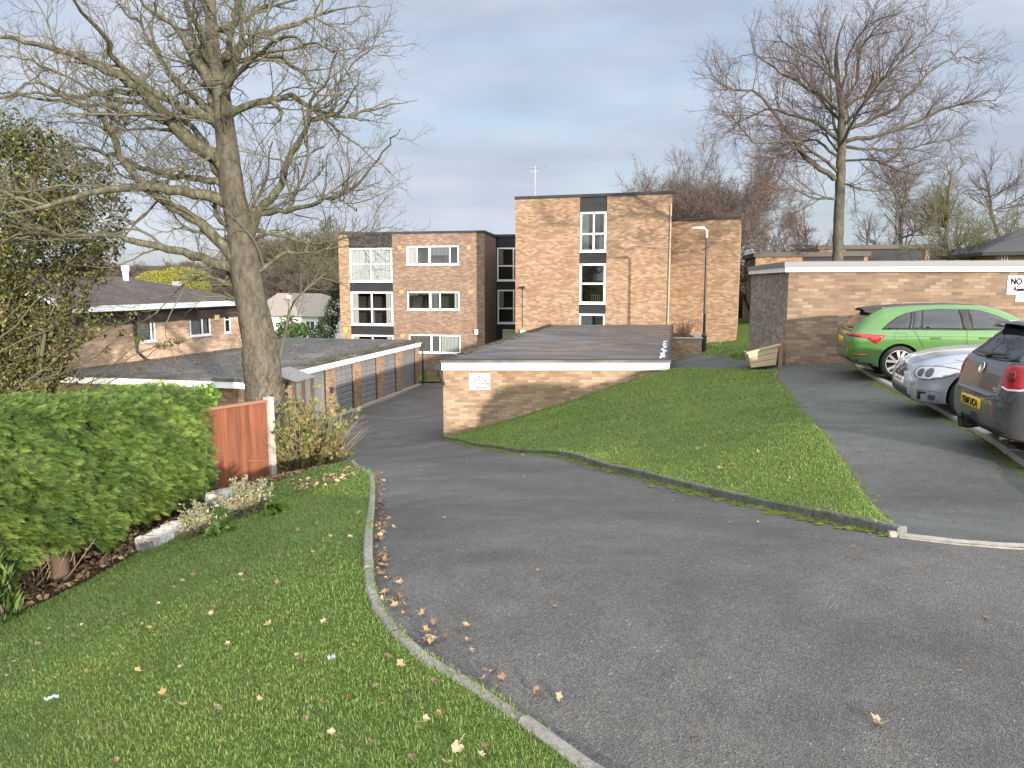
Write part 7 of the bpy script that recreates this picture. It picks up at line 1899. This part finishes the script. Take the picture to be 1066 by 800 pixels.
def grey_car():
    GR = paint("paint_grey", (0.042, 0.044, 0.048), .15, .32)
    K = [(0, .34, .66, .71, .52, .62, .59, .50), (.05, .28, .76, .94, .62, .715, .68, .55), (.11, .26, .90, 1.04, .69, .775, .735, .56), (.20, .25, .96, 1.12, .74, .82, .785, .555), (.36, .23, .985, 1.285, .76, .835, .80, .555), (.48, .22, .99, 1.38, .765, .838, .802, .56), (.62, .21, .985, 1.41, .77, .84, .804, .565), (1.2, .2, .97, 1.44, .775, .841, .805, .58), (1.9, .19, .95, 1.42, .775, .841, .805, .58), (2.35, .19, .94, 1.33, .775, .841, .80, .58),
         (2.75, .19, .93, 1.12, .775, .84, .795, .61), (2.98, .19, .91, .98, .775, .838, .78, .65), (3.35, .2, .85, .93, .76, .83, .75, .62), (3.7, .22, .75, .83, .70, .80, .68, .54), (3.88, .26, .64, .73, .6, .72, .58, .44), (3.97, .36, .55, .6, .48, .58, .46, .36)]
    c = Car("small_hatchback", "dark grey hatchback with its back end overhanging the path at the right edge", K, 3.97, [(.66, .715), (3.13, .715)], .305, GR)
    c.arch_liner()
    c.panel("rear_window", [(-.61, 1.035), (-.57, 1.12), (-.48, 1.335), (.48, 1.335), (.57, 1.12), (.61, 1.035), (.3, 1.015), (-.3, 1.015)], 'B', CARGLASS, .005)
    for s in (-1, 1):
        th = math.radians(180 - s * 40); Q = lambda pts: [(-s * u, v) for u, v in pts]
        lt = c.panel("tail_light", Q([(.115, .88), (.14, .975), (.20, 1.0), (.36, 1.0), (.47, .965), (.515, .87), (.44, .80), (.33, .765), (.20, .755), (.125, .785)]), th, LIGHT_RED, .007, .035)
        c.panel("lamp_band", Q([(.135, .795), (.21, .772), (.33, .782), (.42, .81), (.42, .79), (.33, .762), (.21, .752), (.13, .775)]), th, LIGHT_WHITE, .010, .03, parent=lt)
        c.panel("lamp_bulb", Q([(.225 + .05 * math.cos(a), .895 + .055 * math.sin(a)) for a in np.linspace(0, 6.28, 18)[:-1]]), th, new_or("tail_lamp_dark", (.13, .005, .007), .1), .011, .03, parent=lt)
    for m, s in (('R', -1), ('Lf', 1)):
        c.panel("door_window", [(1.52, .99), (1.50, 1.33), (1.9, 1.32), (2.25, 1.22), (2.66, .97)], m, CARGLASS); c.panel("quarter_window", [(.60, 1.02), (.72, 1.20), (.95, 1.32), (1.44, 1.335), (1.46, .99)], m, CARGLASS)
        c.seam([[(1.50, .97), (1.46, .32)], [(2.72, .93), (2.74, .3)]], m); c.bump("door_handle", (1.72, .80), (.19, .035, .032), GR, m, .012); c.bump("wing_mirror", (2.6, 1.0), (.13, .2, .14), GR, m, .11)
        c.seam([[(.35, .78), (1.5, .79), (3.0, .76)]], m, "swage_line", .006, GR, .004)
    c.panel("windscreen", [(2.2, -.50), (2.2, .50), (2.85, .60), (2.85, -.60)], 'T', CARGLASS)
    c.seam([[(-.60, 1.01), (-.62, .84), (-.56, .69), (-.40, .66), (.40, .66), (.56, .69), (.62, .84), (.60, 1.01)]], 'B', "tailgate_gap", .005)
    c.seam([[(-.70, .645), (-.30, .635), (.30, .635), (.70, .645)]], 'B', "bumper_crease", .006, GR, .008)
    c.panel("lower_bumper", [(-.66, .36), (-.66, .265), (.66, .265), (.66, .36)], 'B', TRIM, .004)
    pl = c.panel("number_plate", [(-.26, .50), (-.26, .61), (.26, .61), (.26, .50)], 'B', PLATE_Y, .012)
    text_mesh("plate_lettering", "YE60 UCA", .10, c._hit(0, .555, 'B', .0145), (0, -1, 0), (0, 0, 1), INK, pl, width=.44, bold=.002)
    # round badge with two strokes in a ring
    p = c._hit(0, .915, 'B', .012); mb = MB(); k = 26; ny = Vector((0, 1, 0)); nz_ = Vector((.28, 0, 1)).normalized()
    cir = [p + ny * (.056 * math.cos(2 * math.pi * i / k)) + nz_ * (.056 * math.sin(2 * math.pi * i / k)) for i in range(k + 1)]
    mb.tube(cir, .006, 6, cap=False)
    W_ = lambda pts: mb.tube([p + ny * (-a) + nz_ * b for a, b in pts], .0045, 5)
    W_([(-.022, .050), (0, .006), (.022, .050)]); W_([(-.048, .028), (-.022, -.046), (0, .0), (.022, -.046), (.048, .028)])
    bd = mb.build("badge", CHROME, c.r)
    ds = MB(); ds.tube([p - Vector((-.006, 0, 0)), p + Vector((.004, 0, 0))], .052, 24); ds.build("badge_disc", new_or("badge_dark", (.05, .05, .055), .3, .5), c.r)
    text_mesh("engine_badge", "1.2", .055, c._hit(-.44, .735, 'B', .004), (0, -1, 0), (.1, 0, 1), CHROME, c.r, bold=.001)
    mb = MB(); p, q = c._hit(.05, 1.03, 'B', .025), c._hit(-.36, 1.06, 'B', .03); mb.tube([p, (p + q) / 2 + Vector((-.01, 0, .01)), q], [.018, .013, .008], 6); mb.tube([p, p + Vector((.03, 0, -.01))], .03, 8); mb.build("wiper", TRIM, c.r)
    mb = MB(); sp = [(.42, 1.36), (.31, 1.375), (.32, 1.40), (.62, 1.43), (.64, 1.39)]; ys = np.linspace(-.55, .55, 9); f = lambda y: .05 * (abs(y) / .55) ** 3
    for a, b in zip(ys, ys[1:]):
        for i in range(len(sp)):
            u, v = sp[i], sp[(i + 1) % len(sp)]; mb.poly([(u[0], a, u[1] - f(a)), (u[0], b, u[1] - f(b)), (v[0], b, v[1] - f(b)), (v[0], a, v[1] - f(a))])
    for y in (-.55, .55): mb.poly([(u[0], y, u[1] - .05) for u in (sp if y < 0 else sp[::-1])])
    mb.build("roof_spoiler", GR, c.r)
    # tow bar under the bumper
    mb = MB(); mb.tube([(.20, .10, .31), (-.02, .10, .27), (-.10, .10, .28), (-.11, .10, .36)], .028, 8); mb.tube([(-.11, .10, .35), (-.11, .10, .375), (-.11, .10, .41), (-.11, .10, .425)], [.022, .036, .034, .012], 10); mb.build("tow_bar", TRIM, c.r)
    mb = MB(); mb.box((-.075, .22, .27), (0, -.10, 0), (.12, 0, 0), (0, 0, .10)); mb.build("tow_socket", TRIM, c.r)
    mb = MB(); mb.tube([(.4, -.38, .22), (.12, -.38, .235)], .028, 10); mb.build("exhaust", CHROME, c.r)
    for wx in (.66, 3.13):
        for s in (-1, 1): c.wheel(wx, s * .715, 5, 'vee')
    ang = math.radians(-12); O = at(1015.5, 426, 8.1).xy; cc, ss = math.cos(ang), math.sin(ang)
    c.finish((O.x + .66 * cc, O.y + .66 * ss), .66, 0, ang)
grey_car()
# ------------------------------------------------------------------ fallen leaves and scraps
def leaf_mesh(seed, size=.075):
    rng = random.Random(seed); lobes = 5; pts = []
    for i in range(lobes * 2 + 1):
        a = math.radians(-150 + 300 * i / (lobes * 2)); r = (1.0 if i % 2 else .70) * (1 - .25 * abs(i - lobes) / lobes) * rng.uniform(.85, 1.15)
        pts.append((r * math.sin(a) * .5 * size, r * math.cos(a) * .5 * size))
    cx, cy, cu = rng.uniform(-.3, .5), rng.uniform(-.3, .5), rng.uniform(.4, 2.0); bm_ = bmesh.new()
    zf = lambda x, y: cu * ((x / size) ** 2 * size * 1.3 * (1 + cx) + (y / size) ** 2 * size * .8 * cy) + .002
    c = bm_.verts.new((0, -.05 * size, zf(0, 0))); vs = [bm_.verts.new((x, y, zf(x, y) + rng.uniform(0, .10) * size)) for x, y in pts]
    md = [bm_.verts.new((x * .5, y * .5, zf(x * .5, y * .5))) for x, y in pts]
    for i in range(len(vs) - 1):
        bm_.faces.new((c, md[i + 1], md[i])); bm_.faces.new((md[i], md[i + 1], vs[i + 1], vs[i]))
    st = [bm_.verts.new(p) for p in ((-.0012, -.05 * size, .002), (.0012, -.05 * size, .002), (.0012, -.75 * size, .006), (-.0012, -.75 * size, .006))]; bm_.faces.new(st)
    me = bpy.data.meshes.new("fallen_leaf"); bm_.to_mesh(me); bm_.free()
    return me
def leaf_colour(name, a, b):
    m = new_mat(name, rough=.8, spec=.2); g = G(m); oi = g.n("ObjectInfo"); c = g.ramp(oi.outputs["Random"], [(0, a), (.5, tuple((p + q) / 2 for p, q in zip(a, b))), (1, b)])
    g.color(g.mix(.5, c, g.ramp(g.noise(g.coord("Object"), 45, 4), [(.3, g3(.6)), (.7, g3(1.1))]), 'MULTIPLY')); return m
LF = [leaf_colour("fallen_leaf_brown", (.11, .065, .042), (.24, .155, .10)), leaf_colour("fallen_leaf_tan", (.20, .145, .09), (.38, .29, .20)), leaf_colour("fallen_leaf_yellow", (.22, .145, .055), (.31, .215, .10))]
LMESH = []
for i in range(9):
    me = leaf_mesh(i); me.materials.append(LF[(0, 1, 0, 1, 1, 0, 2, 1, 0)[i]]); LMESH.append(me)
_lr = random.Random(12)
def drop_leaf(x, y, lift, label, group, k=None, s=None, tilt=.35):
    o = bpy.data.objects.new("fallen_leaf", LMESH[_lr.randrange(9) if k is None else k]); COL.objects.link(o)
    o.location = (x, y, zg(x, y) + lift); s = s or _lr.uniform(.38, .72); o.scale = (s, s * _lr.uniform(.7, 1.1), s); o.rotation_euler = (_lr.gauss(0, tilt), _lr.gauss(0, tilt), _lr.uniform(0, 6.28))
    return tag(o, label, "leaf", group)
KLv = [Vector(p) for p in KL]
for i in range(165):                                   # drifted against the left kerb
    t = _lr.random() ** 1.2; yy = 2.6 + t * 7.0
    j = min(range(len(KLv)), key=lambda q: abs(KLv[q].y - yy) + (50 if KLv[q].y < 2 else 0)); p = KLv[j]; d = (KLv[min(j + 1, len(KLv) - 1)] - KLv[j - 1]).normalized(); n = Vector((d.y, -d.x))
    w = abs(_lr.gauss(0, .05)) + .02 if yy > 3.6 else abs(_lr.gauss(0, .10)) + .02
    q = p + n * w + d * _lr.uniform(-.15, .15)
    drop_leaf(q.x, q.y, .012, "curled brown dead leaf lying on the tarmac against the left kerb", "dead leaves along the left kerb", s=_lr.uniform(.38, .78))
px_lawn = [(30, 668), (52, 655), (85, 652), (98, 650), (148, 652), (165, 630), (182, 612), (190, 606), (200, 600), (172, 646), (120, 672), (35, 700), (8, 704), (65, 690), (222, 632), (240, 585), (258, 570), (290, 608), (325, 575), (347, 600), (338, 648), (278, 652), (308, 684), (312, 688), (237, 672), (188, 695), (142, 700), (169, 724), (190, 735), (272, 628), (225, 738), (230, 774), (120, 794), (270, 730), (335, 733), (363, 727), (318, 752), (386, 773), (345, 765), (404, 685), (418, 692), (452, 712), (443, 752), (456, 745), (390, 716), (398, 735), (360, 515), (352, 528), (330, 545), (310, 552), (374, 535), (344, 560), (365, 560), (385, 545), (355, 500), (428, 790), (500, 788), (465, 795), (505, 780), (352, 668), (300, 640), (250, 600), (220, 640), (110, 655), (60, 640), (40, 672), (15, 690), (90, 700), (75, 664), (130, 640), (155, 655), (205, 620)]
for (x, y) in px_lawn:
    g0 = on_ground(x, y, .08); drop_leaf(g0.x, g0.y, .085, "dead tan leaf lying in the grass of the left lawn", "dead leaves on the left lawn")
for (x, y) in [(805, 455), (800, 450), (728, 468), (735, 466), (790, 472), (760, 480), (712, 470), (700, 478), (660, 452), (645, 462), (620, 476), (592, 468), (572, 452), (560, 462), (545, 475), (800, 418), (770, 430), (742, 425), (838, 512), (862, 512), (870, 508), (868, 520), (822, 500), (690, 440), (655, 425), (612, 440), (875, 540), (852, 533), (780, 500), (750, 488), (725, 452), (815, 480), (840, 472)]:
    g0 = on_ground(x, y, .08); drop_leaf(g0.x, g0.y, .09, "dead tan leaf lying in the grass of the bank by the middle garages", "dead leaves on the grass bank", s=_lr.uniform(.6, 1.1))
for (x, y) in [(470, 497), (462, 540), (508, 488), (486, 482), (545, 497), (582, 500), (640, 503), (660, 520), (678, 512), (700, 522), (725, 535), (790, 545), (830, 548), (888, 570), (936, 558), (965, 590), (1027, 645), (578, 633), (487, 668), (505, 700), (530, 735), (590, 785), (722, 768), (850, 560), (905, 505), (472, 600), (560, 595), (420, 640), (455, 660), (1000, 700), (990, 535), (760, 545)]:
    g0 = on_ground(x, y); drop_leaf(g0.x, g0.y, .006, "small dry leaf lying out on the open tarmac of the drive", "leaves scattered on the drive", s=_lr.uniform(.28, .55), tilt=.15)
g0 = on_ground(915, 755); o = drop_leaf(g0.x, g0.y, .006, "largest pale leaf lying alone on the tarmac in the right foreground", None, 3, 1.0, .05)
g0 = on_ground(476, 781, .06); o = drop_leaf(g0.x, g0.y, .075, "rounded whitish leaf lying in the grass by the kerb in the foreground", None, 4, .8, .3)
if "group" in o: del o["group"]
WHT = new_mat("pale_scrap", (.30, .36, .38), .8)
for (x, y, w, h, lab) in ((54, 736, .06, .018, "pale blue white scrap of litter lying on the lawn at lower left"), (346, 696, .03, .02, "tiny whitish scrap of litter lying on the middle of the lawn")):
    g0 = on_ground(x, y, .06); m = MB(); a = .5; rr = random.Random(int(x)); nn = 6
    top_ = [(g0.x + w * (i / nn - .5) * math.cos(a), g0.y + w * (i / nn - .5) * math.sin(a), g0.z + .10 + rr.uniform(-.008, .008)) for i in range(nn + 1)]
    for p, q in zip(top_, top_[1:]): m.poly([p, q, (q[0] - h * .5, q[1] + h, q[2] + .006), (p[0] - h * .5, p[1] + h, p[2] + .004)])
    tag(m.build("paper_scrap", WHT, None, loc=g0), lab, "litter")
# leaf litter in the planting bed and under the bramble, too many to count
def litter(name, pts, size, lab):
    rng = np.random.default_rng(len(pts)); C = np.array(pts); n = len(C); V, F = leaf_quads(rng, C, size, .6, dirs=np.column_stack([rng.normal(0, 1, (n, 2)), rng.normal(0, .25, n)]))
    o = np_mesh(name, V, F, DRYLEAF, attr=np.repeat(rng.random(n), 4)); return tag(o, lab, "leaf litter", kind="stuff")
rng = np.random.default_rng(44); X, Y = rng.uniform(-6.2, -2.6, 9000), rng.uniform(4.6, 13.6, 9000); k = inside(bed_poly, X, Y) & (rng.random(9000) < .95)
X, Y = X[k], Y[k]; litter("bed_leaf_litter", np.column_stack([X, Y, zg_np(X, Y) + .085 + rng.random(len(X)) * .03]), .058, "brown dead leaves covering the soil under the hedge")
a = [G2(x, y) for x, y in ((300, 510), (345, 500), (372, 492), (376, 500), (350, 513), (310, 522))]; X, Y = rng.uniform(-4.2, -1.5, 3000), rng.uniform(7.5, 13, 3000); k = inside(a, X, Y); X, Y = X[k], Y[k]
litter("bramble_leaf_litter", np.column_stack([X, Y, zg_np(X, Y) + .07 + rng.random(len(X)) * .04]), .055, "pale brown dead leaves heaped at the foot of the bramble")
